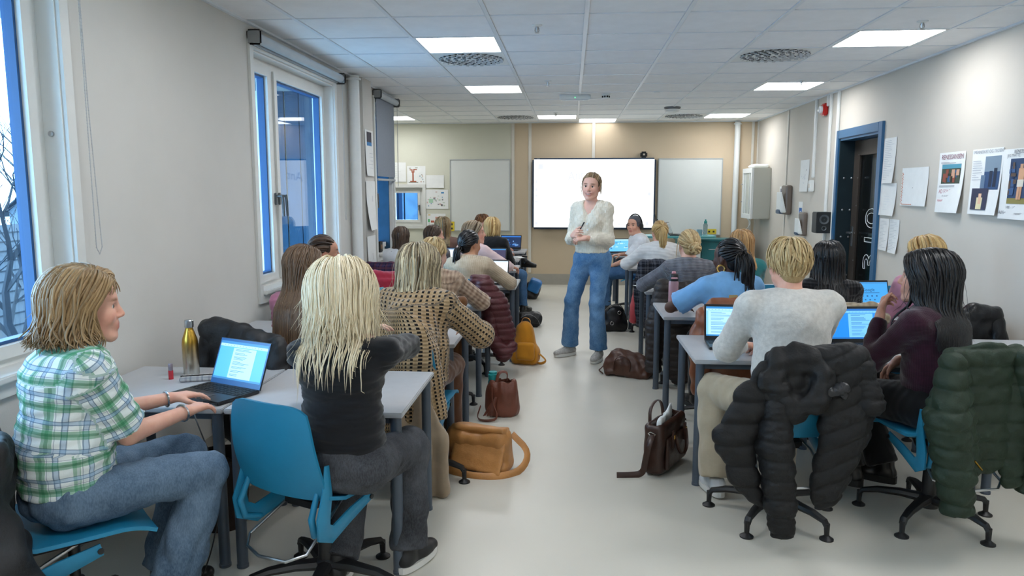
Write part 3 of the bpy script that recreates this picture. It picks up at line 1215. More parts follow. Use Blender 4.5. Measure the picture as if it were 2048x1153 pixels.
LX = (-.655 - TW / 2, -.655 - 1.5 * TW - .004)
RX = (.645 + TW / 2, .645 + 1.5 * TW + .004, .645 + 2.5 * TW + .008)
LROWS = [2.80, 4.13, 5.46, 6.65, 8.06, 9.30, 10.55]
RROWS = [3.84, 5.17, 6.45, 8.38, 9.93]
ORD = ['nearest', 'second', 'third', 'fourth', 'fifth', 'sixth', 'farthest']
for k, y in enumerate(LROWS):
    sh = .16 if k == 3 else (.06 if k == 4 else 0)
    table(LX[0] + sh, y, f'grey school table beside the aisle in the {ORD[k]} row of the window side', 'tables on the window side')
    if k < 6:
        table(LX[1] + sh, y, f'grey school table against the window wall in the {ORD[k]} row', 'tables on the window side')
RORD = ['nearest', 'second', 'third', 'fourth', 'farthest']
for k, y in enumerate(RROWS):
    table(RX[0] - (.06 if k == 4 else 0), y, f'grey school table beside the aisle in the {RORD[k]} row of the door side', 'tables on the door side')
    if k < 4:
        table(RX[1], y, f'grey school table in the middle of the {RORD[k]} row on the door side', 'tables on the door side')
    if k < 3:
        table(RX[2], y, f'grey school table by the door wall in the {RORD[k]} row', 'tables on the door side')

# ---- swivel shell chair
M_chair = mat('teal-blue moulded plastic', '#1c7da3', .42, var=.03, vscale=30, bump=.15, bscale=600, bdist=.001)
M_chairblk = mat('black chair base', '#17181a', .45, var=.1, vscale=20)
def chair_meshes():
    D = {}
    q = MB()
    def seat(u, v):
        x = (u - .5) * (.43 - .05 * v * v)
        y = -.20 + .43 * v
        z = .445 + .022 * (2 * u - 1) ** 2 * (1 - v * .6) - .035 * max(0, v - .72) ** 2 / .08 * .9 + .05 * max(0, .18 - v) / .18 * (.5)
        return (x, y, z)
    q.grid(seat, 14, 16, thick=.013)
    D['seat'] = q.mesh('seat', 60)
    q = MB()
    def back(u, v):
        w = .435 - .085 * v ** 1.4 - .03 * (1 - v) ** 3
        x = (u - .5) * w
        s = (2 * u - 1)
        # rounded top corners
        z = .475 + .350 * v - .030 * max(0, v - .8) / .2 * abs(s) ** 6
        y = -.225 - .055 * v + .035 * s * s * (1 - .3 * v) - .02 * math.sin(PI * v)
        return (x, y, z)
    q.grid(back, 14, 18, thick=-.012)
    # side arms that carry the back down and under the seat
    for s in (-1, 1):
        pts = [(s * .198, -.195, .60), (s * .205, -.205, .50), (s * .208, -.23, .42), (s * .203, -.225, .365), (s * .192, -.17, .335), (s * .182, -.06, .365), (s * .178, .06, .395)]
        q.tube(pts, [.012, .026, .034, .038, .036, .032, .024], 10, flat=.32, up=(s, 0, 0))
        q.tube([(s * .168, -.215, .50), (s * .176, -.255, .42), (s * .172, -.24, .355), (s * .165, -.17, .33)], [.010, .013, .013, .01], 8)
    D['backrest'] = q.mesh('backrest', 60)
    q = MB()
    q.lathe([(.010, 0), (.010, .006), (.004, .007)], 10)
    D['bolt'] = q.mesh('bolt')
    q = MB()
    q.lathe([(.030, .055), (.033, .10), (.031, .23), (.027, .24), (.017, .245), (.017, .385)], 20)
    D['gas_column'] = q.mesh('gas_column')
    q = MB()
    q.box((0, -.02, .405), (.16, .24, .045), bev=.012)
    q.box((0, .02, .425), (.30, .12, .02), bev=.006)
    D['tilt_mechanism'] = q.mesh('tilt_mechanism')
    q = MB()
    q.tube([(.10, .0, .40), (.13, -.10, .37), (.15, -.26, .285), (.10, -.31, .27), (-.02, -.32, .268), (-.11, -.29, .272), (-.15, -.24, .29), (-.12, -.08, .37), (-.10, 0, .40)], .006, 8)
    D['tilt_wire'] = q.mesh('tilt_wire')
    q = MB()
    q.tube([(0, .03, .10), (0, .12, .105), (0, .22, .098), (0, .285, .082), (0, .30, .06)], [.032, .027, .022, .018, .016], 8, flat=.75)
    q.tube([(0, .298, .075), (0, .30, .012)], [.014, .011], 10)
    D['base_leg'] = q.mesh('base_leg')
    q = MB(); q.lathe([(.031, 0), (.031, .006), (.020, .013), (.012, .02)], 16, c=(0, .30, 0)); D['glide'] = q.mesh('glide')
    q = MB(); q.lathe([(.03, .055), (.045, .06), (.047, .115), (.034, .125)], 20); D['hub'] = q.mesh('hub')
    return D
CH = chair_meshes()
def chair(x, y, face, label, spin=0.0, group='teal shell swivel chairs'):
    """face in degrees: 0 looks at the screen wall, + turns left"""
    r = empty('swivel_chair', (x, y, 0), R(face))
    tag(r, label, 'chair', group)
    obj('seat', CH['seat'], M_chair, r)
    bk = obj('backrest', CH['backrest'], M_chair, r)
    for s in (-1, 1):
        obj('bolt', CH['bolt'], M_black, bk, (s * .186, .055, .393), (0, R(90) * s, 0))
    obj('gas_column', CH['gas_column'], M_chairblk, r)
    obj('tilt_mechanism', CH['tilt_mechanism'], M_chairblk, r)
    obj('tilt_wire', CH['tilt_wire'], M_steel, r)
    hb = obj('hub', CH['hub'], M_chairblk, r)
    for k in range(5):
        l = obj('base_leg', CH['base_leg'], M_chairblk, r, rot=(0, 0, R(72 * k + spin - face)))
        obj('glide', CH['glide'], M_chairblk, l)
    return r
# ================================================================== PEOPLE
def skin_mat():
    m = bpy.data.materials.new('skin')
    t = NT(m)
    c = t.attr('Col', 'Color')
    n = t.noise(35, 4, .6)
    t.l(t.mix(.10, c, t.ramp(n, [(.3, (.35, .12, .08, 1)), (.7, (1, .85, .75, 1))]), 'OVERLAY'), t.b.inputs['Base Color'])
    t.b.inputs['Roughness'].default_value = .5
    t.b.inputs['Subsurface Weight'].default_value = .12
    t.b.inputs['Subsurface Radius'].default_value = (.02, .008, .004)
    t.b.inputs['Subsurface Scale'].default_value = .5
    t.b.inputs['Specular IOR Level'].default_value = .35
    return m
M_skin = skin_mat()

def hair_mat(name, dark, light, rough=.42):
    key = 'hair ' + name
    if key in MATS:
        return MATS[key]
    m = bpy.data.materials.new(key)
    t = NT(m)
    tone = t.attr('tone', 'Fac')
    n = t.noise(160, 2, .5, stretch=(1, 1, .08))
    f = t.math('MULTIPLY_ADD', n, .5, t.math('MULTIPLY_ADD', tone, 1.0, -.25))
    t.l(t.ramp(f, [(.05, lin(dark)), (.95, lin(light))]), t.b.inputs['Base Color'])
    t.b.inputs['Roughness'].default_value = rough
    t.b.inputs['Specular IOR Level'].default_value = .4
    t.bump(n, .3, .002)
    MATS[key] = m
    return m

def fabric(name, color, bump=.35, bscale=350, rough=.9, var=.08, vscale=14, sheen=.25):
    return mat('cloth ' + name, color, rough, var=var, vscale=vscale, bump=bump, bscale=bscale, spec=.2, sheen=sheen, bdist=.002)

def denim(name, c, light):
    key = 'denim ' + name
    if key in MATS:
        return MATS[key]
    m = bpy.data.materials.new(key)
    t = NT(m)
    big = t.noise(7, 4, .6)
    fine = t.noise(260, 2, .6, stretch=(1, 1, .3))
    a = t.ramp(big, [(.35, lin(c)), (.72, lin(light))])
    t.l(t.mix(.35, a, t.ramp(fine, [(.35, lin(c)), (.65, lin(light))])), t.b.inputs['Base Color'])
    t.b.inputs['Roughness'].default_value = .88
    t.b.inputs['Specular IOR Level'].default_value = .2
    t.bump(fine, .3, .002)
    MATS[key] = m
    return m

def knit(name, c, dark, sx=70, sy=110, bump=.6, melange=.0, holes=False):
    """ribbed / knitted cloth that follows the limb coordinates"""
    key = 'knit ' + name
    if key in MATS:
        return MATS[key]
    m = bpy.data.materials.new(key)
    t = NT(m)
    uv = t.n('ShaderNodeSeparateXYZ')
    t.l(t.attr('luv'), uv.inputs[0])
    u = t.math('SINE', t.math('MULTIPLY', uv.outputs[0], sx * 6.283))
    v = t.math('SINE', t.math('MULTIPLY', uv.outputs[1], sy * 6.283))
    h = t.math('MULTIPLY_ADD', u, .5, t.math('MULTIPLY', v, .5))
    n = t.noise(18 if not melange else 60, 4, .65)
    col = t.ramp(t.math('MULTIPLY_ADD', h, .16, t.math('MULTIPLY_ADD', n, .7, .15)), [(.2, lin(dark)), (.75, lin(c))])
    t.l(col, t.b.inputs['Base Color'])
    t.b.inputs['Roughness'].default_value = .95
    t.b.inputs['Specular IOR Level'].default_value = .1
    t.b.inputs['Sheen Weight'].default_value = .3
    t.bump(h, bump, .004)
    if holes:
        a = t.math('GREATER_THAN', u, .25)
        b2 = t.math('GREATER_THAN', v, -.35)
        hole = t.math('MULTIPLY', a, b2)
        t.l(t.mix(hole, col, lin('#120e0b')), t.b.inputs['Base Color'])
    MATS[key] = m
    return m

def plaid(name, base, bands, period=.085, coord='luv', bump=.25):
    """bands: (offset 0..1, width 0..1, colour, strength) used across both directions"""
    key = 'plaid ' + name
    if key in MATS:
        return MATS[key]
    m = bpy.data.materials.new(key)
    t = NT(m)
    sep = t.n('ShaderNodeSeparateXYZ')
    t.l(t.attr('luv') if coord == 'luv' else t.coord(), sep.inputs[0])
    col = lin(base)
    for axis in (0, 1):
        fr = t.math('FRACT', t.math('MULTIPLY_ADD', sep.outputs[axis if coord == 'luv' else (0, 2)[axis]], 1 / period, 7.3))
        for (o, w, c, st) in bands:
            d = t.math('ABSOLUTE', t.math('SUBTRACT', fr, o))
            mk = t.math('MULTIPLY', t.math('LESS_THAN', d, w / 2), st)
            col = t.mix(mk, col, lin(c))
    t.l(col, t.b.inputs['Base Color'])
    t.b.inputs['Roughness'].default_value = .9
    t.b.inputs['Specular IOR Level'].default_value = .15
    t.bump(t.noise(400, 2), bump, .002)
    MATS[key] = m
    return m

# ---- shared small parts
def eye_mesh():
    q = MB()
    n = 14
    prof = []
    for i in range(9):
        a = PI * i / 8
        prof.append((max(.0001, math.sin(a) * .0115), -math.cos(a) * .0115))
    q.lathe(prof, n, cap=False, M=Matrix.Rotation(R(-90), 4, 'X'))
    me = q.mesh('eye')
    for p in me.polygons:
        if p.center.y > .0078:
            p.material_index = 1
    me.materials.append(mat('eye white', '#d9d4cf', .2))
    me.materials.append(mat('iris dark', '#2b2a28', .15))
    return me
EYE = eye_mesh()

SHOES = {}
def shoe_mesh(style):
    """toe towards +y, ankle joint at the origin, sole on z=-.09"""
    if style in SHOES:
        return SHOES[style]
    B = Blob(.006)
    z0 = -.09
    boot = style.startswith('boot')
    hi = boot or style.startswith('high')
    B.cap((0, -.035, z0 + .045), (0, .10, z0 + .035), .036, .034, k=.02, fl=((0, 0, 1), .95))
    B.cap((0, .08, z0 + .035), (0, .155, z0 + .032), .042, .036, k=.03, fl=((0, 0, 1), .75))
    B.cap((0, -.02, z0 + .06), (0, -.012, z0 + (.16 if boot else (.12 if hi else .085))), .038, .043 if boot else .036, k=.02, cut=(0, 1))
    B.cap((0, .02, z0 + .085), (0, .075, z0 + .06), .026, .022, k=.02)
    B.plane((0, 0, z0 + .018), (0, 0, -1))
    P, F = B.extract()
    P = smooth_verts(P, F, 1)
    up = np_mesh('shoe_upper', P, F)
    th = .034 if boot else .026
    out = []
    for k in range(28):
        a = 2 * PI * k / 28
        s, c = math.sin(a), math.cos(a)
        y = .055 + .128 * c
        w = .040 + .008 * math.sin((y + .07) * 9)
        x = w * (1 if s > 0 else -1) * abs(s) ** .6
        out.append((x, y))
    vs, fs = prism(out, z0, z0 + th, 'z')
    q = MB(); q.add(vs, [tuple(reversed(f)) for f in fs], 0, False)
    sole = q.mesh('sole')
    q = MB()
    for i in range(5):
        y = .035 + .017 * i
        z = z0 + .098 - .0075 * i
        q.tube([(-.022, y, z - .006), (0, y, z + .006), (.022, y, z - .006)], .0032, 5)
    lace = q.mesh('laces')
    SHOES[style] = (up, sole, lace)
    return SHOES[style]

def add_shoe(parent, ankle, yaw, style, upper, sole, lace=None, pitch=0):
    up, so, la = shoe_mesh(style)
    o = obj('shoe', up.copy() if up.materials else up, None, parent, tuple(float(a) for a in ankle))
    o.rotation_euler = (R(pitch), 0, R(yaw))
    def setm(o, m):
        if not o.data.materials:
            o.data.materials.append(m)
        o.material_slots[0].link = 'OBJECT'
        o.material_slots[0].material = m
    o.data = up
    setm(o, upper)
    s = obj('sole', so, None, o); setm(s, sole)
    l = obj('laces', la, None, o); setm(l, lace or upper)
    return o

# ---- hands
def add_hand(B, W, d, n, side, curl=(25, 30, 20), spread=6, k=.004, s=1.0, thumb=1.0):
    d = unit(d); n = np.asarray(n, np.float32); n = unit(n - d * float(n @ d))
    t = np.cross(d, n) * (1 if side == 'R' else -1)
    W = V3(W)
    offs = (.030, .010, -.011, -.030)
    lens = (.070, .078, .072, .056)
    kl = (.083, .086, .080, .072)
    for i in range(4):
        K = W + d * kl[i] * s + t * offs[i] * s * .92
        B.cap(W + t * offs[i] * .55 * s + d * .012, K, .0145 * s, .0115 * s, k=.012)
        a = R(spread * (1.5 - i))
        fd = unit(d * math.cos(a) + t * math.sin(a))
        p = K
        ang = 0
        rr = (.0092, .0082, .0072, .0062)
        for j, (fr, c) in enumerate(zip((.44, .31, .25), curl)):
            ang += c + (i - 1.5) * 2
            dd = fd * math.cos(R(ang)) + n * math.sin(R(ang))
            e = p + dd * lens[i] * fr * s
            B.cap(p, e, rr[j] * s, rr[j + 1] * s, k=k)
            p = e
    b0 = W + d * .022 * s + t * .024 * s
    d1 = unit(d * .62 + t * .68 * thumb + n * .35)
    b1 = b0 + d1 * .045 * s
    d2 = unit(d * .85 + t * .30 * thumb + n * .40)
    b2 = b1 + d2 * .032 * s
    b3 = b2 + unit(d2 + n * .3) * .024 * s
    B.cap(b0, b1, .0145 * s, .0115 * s, k=.012)
    B.cap(b1, b2, .0105 * s, .009 * s, k=.006)
    B.cap(b2, b3, .009 * s, .007 * s, k=.005)
    return b3

# ---- head
def add_head(B, HC, M, male=False, mouth='closed', s=1.0, ears=True):
    def T(x, y, z):
        return HC + M @ V3(x * s, y * s, z * s)
    def E(c, r, k=.02, op='u'):
        B.ell(T(*c), V3(r) * s, M, k, op)
    E((0, -.012, .036), (.074, .093, .084))
    E((0, .018, -.020), (.063, .070, .082), .03)
    E((0, .052, .045), (.058, .038, .050), .03)
    jw = .056 if male else .050
    for q in (-1, 1):
        B.cap(T(q * jw, .004, -.052), T(q * .016, .070, -.093), .020 * s, .018 * s, k=.025)
        B.ell(T(q * .037, .068, -.022), V3(.024, .022, .028) * s, M, .025)
    B.ell(T(0, .074, -.094), V3(.021, .018, .017) * s, M, .02)
    # brow, sockets, nose, lips
    B.cap(T(-.036, .081, .027), T(.036, .081, .027), .0105 * s, k=.016)
    for q in (-1, 1):
        B.ell(T(q * .031, .097, .010), V3(.0155, .0145, .0095) * s, M, .012, 'd')
    B.cap(T(0, .089, .016), T(0, .108, -.020), .0085 * s, .0115 * s, k=.012)
    for q in (-1, 1):
        B.ell(T(q * .0115, .099, -.026), V3(.008, .009, .0075) * s, M, .006)
    B.ell(T(0, .086, -.056), V3(.026, .014, .02) * s, M, .015)
    if mouth == 'smile':
        B.cap(T(-.023, .090, -.047), T(.023, .090, -.047), .0058 * s, k=.006)
        for q in (-1, 1):
            B.cap(T(0, .092, -.0735), T(q * .020, .088, -.066), .0066 * s, .005 * s, k=.006)
            B.cap(T(0, .101, -.0620), T(q * .025, .091, -.0535), .0085 * s, .0045 * s, k=.003, op='d')
    else:
        B.cap(T(-.017, .0935, -.0525), T(.017, .0935, -.0525), .0058 * s, k=.006)
        B.cap(T(-.014, .0925, -.0635), T(.014, .0925, -.0635), .0070 * s, k=.006)
        B.cap(T(-.022, .1015, -.058), T(.022, .1015, -.058), .003 * s, k=.004, op='d')
    if ears:
        for q in (-1, 1):
            B.ell(T(q * .075, -.008, -.002), V3(.011, .019, .031) * s, M, .008)
            B.ell(T(q * .083, -.003, .002), V3(.006, .010, .016) * s, M, .005, 'd')

def face_colours(P, HC, M, skin, brow, lip, s=1.0, opn=False):
    q = ((P - HC) @ M) / s
    base = np.array(lin(skin)[:3], np.float32)
    C = np.tile(base, (len(P), 1))
    def blend(mask, col):
        C[:] = C * (1 - mask[:, None]) + np.array(col, np.float32) * mask[:, None]
    def g(c, r):
        return np.exp(-(((q - np.array(c, np.float32)) / np.array(r, np.float32)) ** 2).sum(1))
    for sd in (-1, 1):
        blend(.40 * g((sd * .045, .07, -.028), (.022, .03, .02)), base * np.array((1.05, .62, .58)))
        bx = g((sd * .033, .092, .0335), (.017, .03, .0048))
        blend(np.clip(bx * 1.6, 0, .9), lin(brow)[:3])
        blend(.75 * g((sd * .031, .09, .0175), (.015, .02, .0032)), base * .22)
        blend(.35 * g((sd * .079, -.004, 0), (.012, .02, .03)), base * np.array((1.0, .6, .55)))
    blend(.3 * g((0, .11, -.02), (.014, .02, .012)), base * np.array((1.05, .65, .6)))
    lx, lz, zc = (.028, .0165, .060) if opn else (.021, .0115, .058)
    m = (q[:, 1] > .078) * np.clip(1.5 * np.exp(-((q[:, 0] / lx) ** 4) - ((q[:, 2] + zc) / lz) ** 4), 0, 1)
    blend((.55 if opn else .75) * m, lin(lip)[:3])
    m = (q[:, 1] > .078) * np.exp(-((q[:, 0] / .020) ** 4) - ((q[:, 2] + .058) / .0022) ** 2)
    if opn:
        m = np.exp(-((q[:, 0] / .023) ** 4) - ((q[:, 2] + .0605 - 10 * q[:, 0] ** 2) / .0075) ** 4) * (q[:, 1] > .06) * (q[:, 1] < .096)
        blend(.9 * m, (.10, .02, .02))
    else:
        blend(.35 * m, base * .5)
    return np.concatenate([np.clip(C, 0, 1), np.ones((len(P), 1))], 1)

# ---- hair: a cap over the skull plus many tapered locks, joined to one mesh
def slerp(a, b, t):
    d = np.clip((a * b).sum(-1), -1, 1)
    o = np.arccos(d)
    so = np.sin(o) + 1e-6
    return (np.sin((1 - t) * o) / so)[..., None] * a + (np.sin(t * o) / so)[..., None] * b

class Locks:
    def __init__(s, sides=4):
        s.P, s.F, s.T, s.n, s.k = [], [], [], 0, sides
    def add(s, pts, w, nrm, tone, flat=.45):
        m, k = len(pts), s.k
        t = np.gradient(pts, axis=0)
        t /= np.linalg.norm(t, axis=1, keepdims=True) + 1e-9
        b = np.cross(t, nrm)
        b /= np.linalg.norm(b, axis=1, keepdims=True) + 1e-9
        nn = np.cross(b, t)
        a = np.arange(k) * 2 * PI / k
        ring = pts[:, None] + b[:, None] * (np.cos(a)[None, :, None] * w[:, None, None]) + nn[:, None] * (np.sin(a)[None, :, None] * w[:, None, None] * flat)
        i = np.arange(m - 1)[:, None] * k
        j = np.arange(k)[None]
        f = np.stack([i + j, i + (j + 1) % k, i + k + (j + 1) % k, i + k + j], -1).reshape(-1, 4) + s.n
        s.P.append(ring.reshape(-1, 3))
        s.F.append(f)
        s.T.append(np.repeat(np.broadcast_to(tone, (m,)), k))
        s.n += m * k
    def mesh(s, name, capP=None, capF=None, captone=.3):
        if capP is not None:
            s.P.append(capP); s.F.append(capF + s.n); s.T.append(np.full(len(capP), captone)); s.n += len(capP)
        return np_mesh(name, np.concatenate(s.P), np.concatenate(s.F), {'tone': np.concatenate(s.T)})

SK = (.083, .103, .095)          # skull radii the hair lies on (head frame, centre HCs)
def make_hair(parent, HC, M, st, torso, m, seed, s=1.0):
    """st: dict(style, n, w, L, ...); torso = (P, N) spine points for the drape"""
    r = np.random.default_rng(seed)
    style = st['style']
    n = st.get('n', 160)
    w0 = st.get('w', .010)
    lk = Locks(st.get('sides', 4))
    ctr = HC + M @ V3(0, -.012 * s, .034 * s)
    rad = V3(SK) * s * st.get('vol', 1.0)
    part = st.get('part', .2)
    op = R(st.get('open', 62))
    Pp, Np = torso
    def sph(az, el):
        return V3(math.sin(az) * math.cos(el), math.cos(az) * math.cos(el), math.sin(el))
    def onskull(D, off):
        return ctr + (D * (rad + off)) @ M.T
    def hang(p, tng, L, m_, curl=0.0, wave=0.0, freq=30, ph=0.0, out=0.0, side=None):
        pts = []
        d = tng / (np.linalg.norm(tng) + 1e-9)
        step = L / m_
        for i in range(m_):
            f = (i + 1) / m_
            tgt = V3(0, 0, -1)
            if curl and f > .6:
                oc = p - ctr; oc[2] = 0
                tgt = unit(tgt + unit(oc) * curl * (f - .6) * 4)
            d = unit(d * (.55 if i < 3 else .35) + tgt * (.45 if i < 3 else .65))
            p = p + d * step
            pts.append(p.copy())
        pts = np.array(pts)
        if wave:
            sv = np.linspace(0, L, m_)
            if side is None:
                side = unit(np.cross(V3(0, 0, 1), pts[0] - ctr))
            pts += side[None] * (np.sin(freq * sv + ph) - math.sin(ph))[:, None] * wave * np.linspace(.1, 1, m_)[:, None]
            nn = unit(pts[0] - ctr)
            pts += nn[None] * (np.cos(freq * sv + ph + 1) - math.cos(ph + 1))[:, None] * wave * .6 * np.linspace(.1, 1, m_)[:, None]
        # keep outside neck, shoulders and back
        ax = Pp[None] + (Np - Pp)[None] * np.clip((pts[:, 2:3] - Pp[2]) / (Np[2] - Pp[2]), 0, 1.15)
        h = np.clip((Np[2] + .05 - pts[:, 2]) / .10, 0, 1)
        rx = .075 + .13 * h
        ry = .074 + .066 * h + st.get('backoff', 0) * h
        dx = (pts[:, 0] - ax[:, 0]) / rx
        dy = (pts[:, 1] - ax[:, 1]) / ry
        rr = np.sqrt(dx * dx + dy * dy)
        ins = rr < 1
        if ins.any():
            yy = np.sqrt(np.maximum(1 - dx[ins] ** 2, .0)) * ry[ins]
            sg = np.where(dy[ins] > .25, 1, -1)
            pts[ins, 1] = ax[ins, 1] + sg * yy
            for _ in range(1):
                pts[1:-1] = (pts[:-2] + 2 * pts[1:-1] + pts[2:]) / 4
        if out:
            pts += unit(pts[0] - ctr)[None] * out * np.linspace(0, 1, m_)[:, None] ** 2
        return pts
    def emit(pts, w, tone, taper=.25, root=.6):
        mm = len(pts)
        nrm = pts - ctr
        nrm[:, 2] *= .2
        nrm /= np.linalg.norm(nrm, axis=1, keepdims=True) + 1e-9
        ww = w * np.interp(np.linspace(0, 1, mm), [0, .15, .75, 1], [root, 1, .9, taper])
        lk.add(pts, ww, nrm, tone)
    tone = lambda: float(np.clip(r.normal(.5, st.get('tvar', .2)), 0, 1))
    grad = st.get('grad', 0)
    def tn(mm):
        b = tone()
        return np.clip(b + grad * (np.linspace(-.5, .5, mm)), 0, 1)
    ms, mh = st.get('ms', 6), st.get('mh', 8)
    if style == 'long':
        L = st['L']
        for i in range(n):
            az = r.uniform(op, 2 * PI - op)
            layer = r.uniform(0, 1)
            ys = np.interp(min(az, 2 * PI - az), [op, PI], [.75, -.35]) + r.normal(0, .12)
            S = unit(V3(part + .05 * (1 if az < PI else -1) * r.uniform(0, 1), ys, 1.0))
            if r.uniform() < .3 and az > 1.6 and az < 4.7:
                S = sph(az, R(r.uniform(5, 50)))
            Ed = sph(az, R(st.get('el', -18) + r.uniform(-6, 6)))
            off = .004 + .016 * layer * st.get('puff', 1) * s
            ts = np.linspace(0, 1, ms)
            D = slerp(S[None], Ed[None], ts)
            lift = np.interp(ts, [0, .3, 1], [.2, 1, 1.0])[:, None]
            A = ctr + (D * (rad + off * lift)) @ M.T
            l = L * r.uniform(st.get('lmin', .88), 1.04)
            if st.get('ragged'):
                l *= np.clip(r.normal(1 - st['ragged'], st['ragged'] * .5), .25, 1.1) if r.uniform() > st.get('tails', 0) else r.uniform(1.2, 1.75)
            Bq = hang(A[-1], A[-1] - A[-2], l, mh, st.get('curl', 0) * r.uniform(.4, 1.2), st.get('wave', .004) * r.uniform(.5, 1.3), st.get('freq', 26), r.uniform(0, 6.28), st.get('outw', 0) * r.uniform(0, 1))
            pts = np.concatenate([A, Bq])
            emit(pts, w0 * r.uniform(.7, 1.35) * s, tn(len(pts)), st.get('taper', .3))
        for i in range(st.get('fringe', 0)):
            sd = r.choice([-1, 1])
            S = unit(V3(part + r.uniform(-.1, .1), .85, .75))
            Ed = sph(sd * r.uniform(R(14), op), R(st.get('fel', 12) + r.uniform(-8, 6)))
            D = slerp(S[None], Ed[None], np.linspace(0, 1, 7))
            emit(onskull(D, .010 + .006 * r.uniform()), w0 * r.uniform(.6, 1) * s, tn(7), .3)
    elif style == 'short':
        for i in range(n):
            az = r.uniform(0, 2 * PI)
            fa = min(az, 2 * PI - az)
            lim = np.interp(fa, [0, R(35), R(60), R(85), R(120), PI], [R(20), R(22), R(5), R(-8), R(-35), R(-52)]) - R(st.get('low', 0))
            e0 = r.uniform(lim + R(12), R(88))
            e1 = max(lim + R(r.uniform(-6, 5)), e0 - R(r.uniform(45, 80)))
            D = slerp(sph(az + r.normal(0, .15), e0)[None], sph(az + r.normal(0, .25), e1)[None], np.linspace(0, 1, ms))
            off = .003 + .014 * r.uniform() * st.get('puff', 1) * np.interp(e0, [lim, R(80)], [.5, 1.0])
            A = ctr + (D * (rad + off * np.interp(np.linspace(0, 1, ms), [0, .5, 1], [.3, 1.1, .9])[:, None])) @ M.T
            emit(A, w0 * r.uniform(.7, 1.3) * s, tn(ms), .15)
    else:
        tie = st.get('tie', (0, -.115, .02))
        td = unit(V3(tie) / V3(SK))
        for i in range(n):
            az = r.uniform(0, 2 * PI)
            fa = min(az, 2 * PI - az)
            el = np.interp(fa, [0, R(40), R(70), R(100), R(130), PI], [R(38), R(30), R(10), R(-15), R(-38), R(-48)])
            if r.uniform() < .55:
                el = r.uniform(el, R(80))
            S = sph(az, el)
            D = slerp(S[None], td[None], np.linspace(0, 1, ms + 2))
            off = .003 + .010 * r.uniform()
            A = ctr + (D * (rad + off * np.interp(np.linspace(0, 1, ms + 2), [0, .4, .9, 1], [.2, 1, 1, .8])[:, None])) @ M.T
            emit(A, w0 * r.uniform(.7, 1.2) * s, tn(ms + 2), .6)
        tp = HC + M @ (V3(tie) * s)
        bd = M @ unit(V3(0, -1, .25))
        if style in ('pony', 'braids'):
            for i in range(st.get('nt', 60)):
                o = V3(r.normal(0, .008), r.normal(0, .008), r.normal(0, .008)) * s
                sp = unit(bd + V3(r.normal(0, .3), r.normal(0, .15), r.normal(0, .15)) * st.get('spread', 1))
                p0 = tp + o - bd * .012
                A = np.array([p0, p0 + sp * .018 * s, p0 + sp * .034 * s + V3(0, 0, -.004)])
                Bq = hang(A[-1], sp, st['L'] * r.uniform(.75, 1.05), mh, st.get('curl', 0), st.get('wave', .004) * r.uniform(.5, 1.4), st.get('freq', 26), r.uniform(0, 6.28))
                pts = np.concatenate([A, Bq])
                emit(pts, st.get('wt', w0) * r.uniform(.7, 1.2) * s, tn(len(pts)), st.get('taper', .35))
            # hair tie
            lp = []
            e1 = unit(np.cross(bd, V3(0, 0, 1))); e2 = np.cross(e1, bd)
            a = np.linspace(0, 2 * PI, 13)
            pts = tp[None] + bd[None] * .004 + (e1[None] * np.cos(a)[:, None] + e2[None] * np.sin(a)[:, None]) * .020 * s
            lk.add(pts, np.full(13, .006), np.tile(bd, (13, 1)), 0.0, 1.0)
        elif style == 'bun':
            rb = st.get('rb', .042) * s
            bc = tp + bd * rb * .75
            for i in range(st.get('nt', 60)):
                e1 = unit(r.normal(size=3) * V3(1, .5, 1)); e2 = unit(np.cross(e1, r.normal(size=3)))
                a = np.linspace(0, r.uniform(2.5, 4.5), 10) + r.uniform(0, 6)
                rr = rb * r.uniform(.82, 1.12)
                pts = bc[None] + (e1[None] * np.cos(a)[:, None] + e2[None] * np.sin(a)[:, None] * .85) * rr
                nn = (pts - bc[None]) / rr
                lk.add(pts, np.full(10, w0 * 1.1 * s) * np.interp(np.linspace(0, 1, 10), [0, .2, .8, 1], [.3, 1, 1, .3]), nn, tn(10))
        for i in range(st.get('wisps', 0)):
            sd = r.choice([-1, 1])
            A0 = onskull(sph(sd * R(r.uniform(62, 100)), R(r.uniform(0, 25))), .006)
            Bq = hang(A0, V3(0, 0, -1) + .3 * unit(A0 - ctr), r.uniform(.08, .16), 7, 0, .006, 30, r.uniform(0, 6))
            emit(np.concatenate([A0[None], Bq]), .0035, tn(8), .2)
    # fly-away strands
    for i in range(st.get('fly', 0)):
        az = r.uniform(op, 2 * PI - op)
        A0 = onskull(sph(az, R(r.uniform(-10, 70))), .012)
        Bq = hang(A0, unit(A0 - ctr) + V3(0, 0, -.5), st.get('L', .1) * r.uniform(.5, 1.3), 9, 0, .02, 16, r.uniform(0, 6), .03)
        emit(np.concatenate([A0[None], Bq]), .0016, tn(10), .4)
    # cap
    B = Blob(.008 if n < 250 else .007)
    B.ell(HC + M @ V3(0, -.013 * s, .036 * s), V3(.079, .098, .090) * s, M)
    if style != 'short':
        B.ell(HC + M @ V3(0, -.055 * s, -.03 * s), V3(.06, .045, .06) * s, M, .03)
    else:
        B.ell(HC + M @ V3(0, -.060 * s, -.025 * s), V3(.058, .042, .055) * s, M, .03)
    B.ell(HC + M @ V3(part * .02, .105 * s, -.035 * s), V3(.080, .085, .105) * s, M, .01, 'd')
    for q in (-1, 1):
        B.ell(HC + M @ V3(q * .075 * s, .0, -.035 * s), V3(.03, .045, .045) * s, M, .01, 'd')
    Pc, Fc = B.extract()
    Pc = smooth_verts(Pc, Fc, 1)
    me = lk.mesh('hair', Pc, Fc, st.get('captone', .3))
    return obj('hair', me, m, parent)

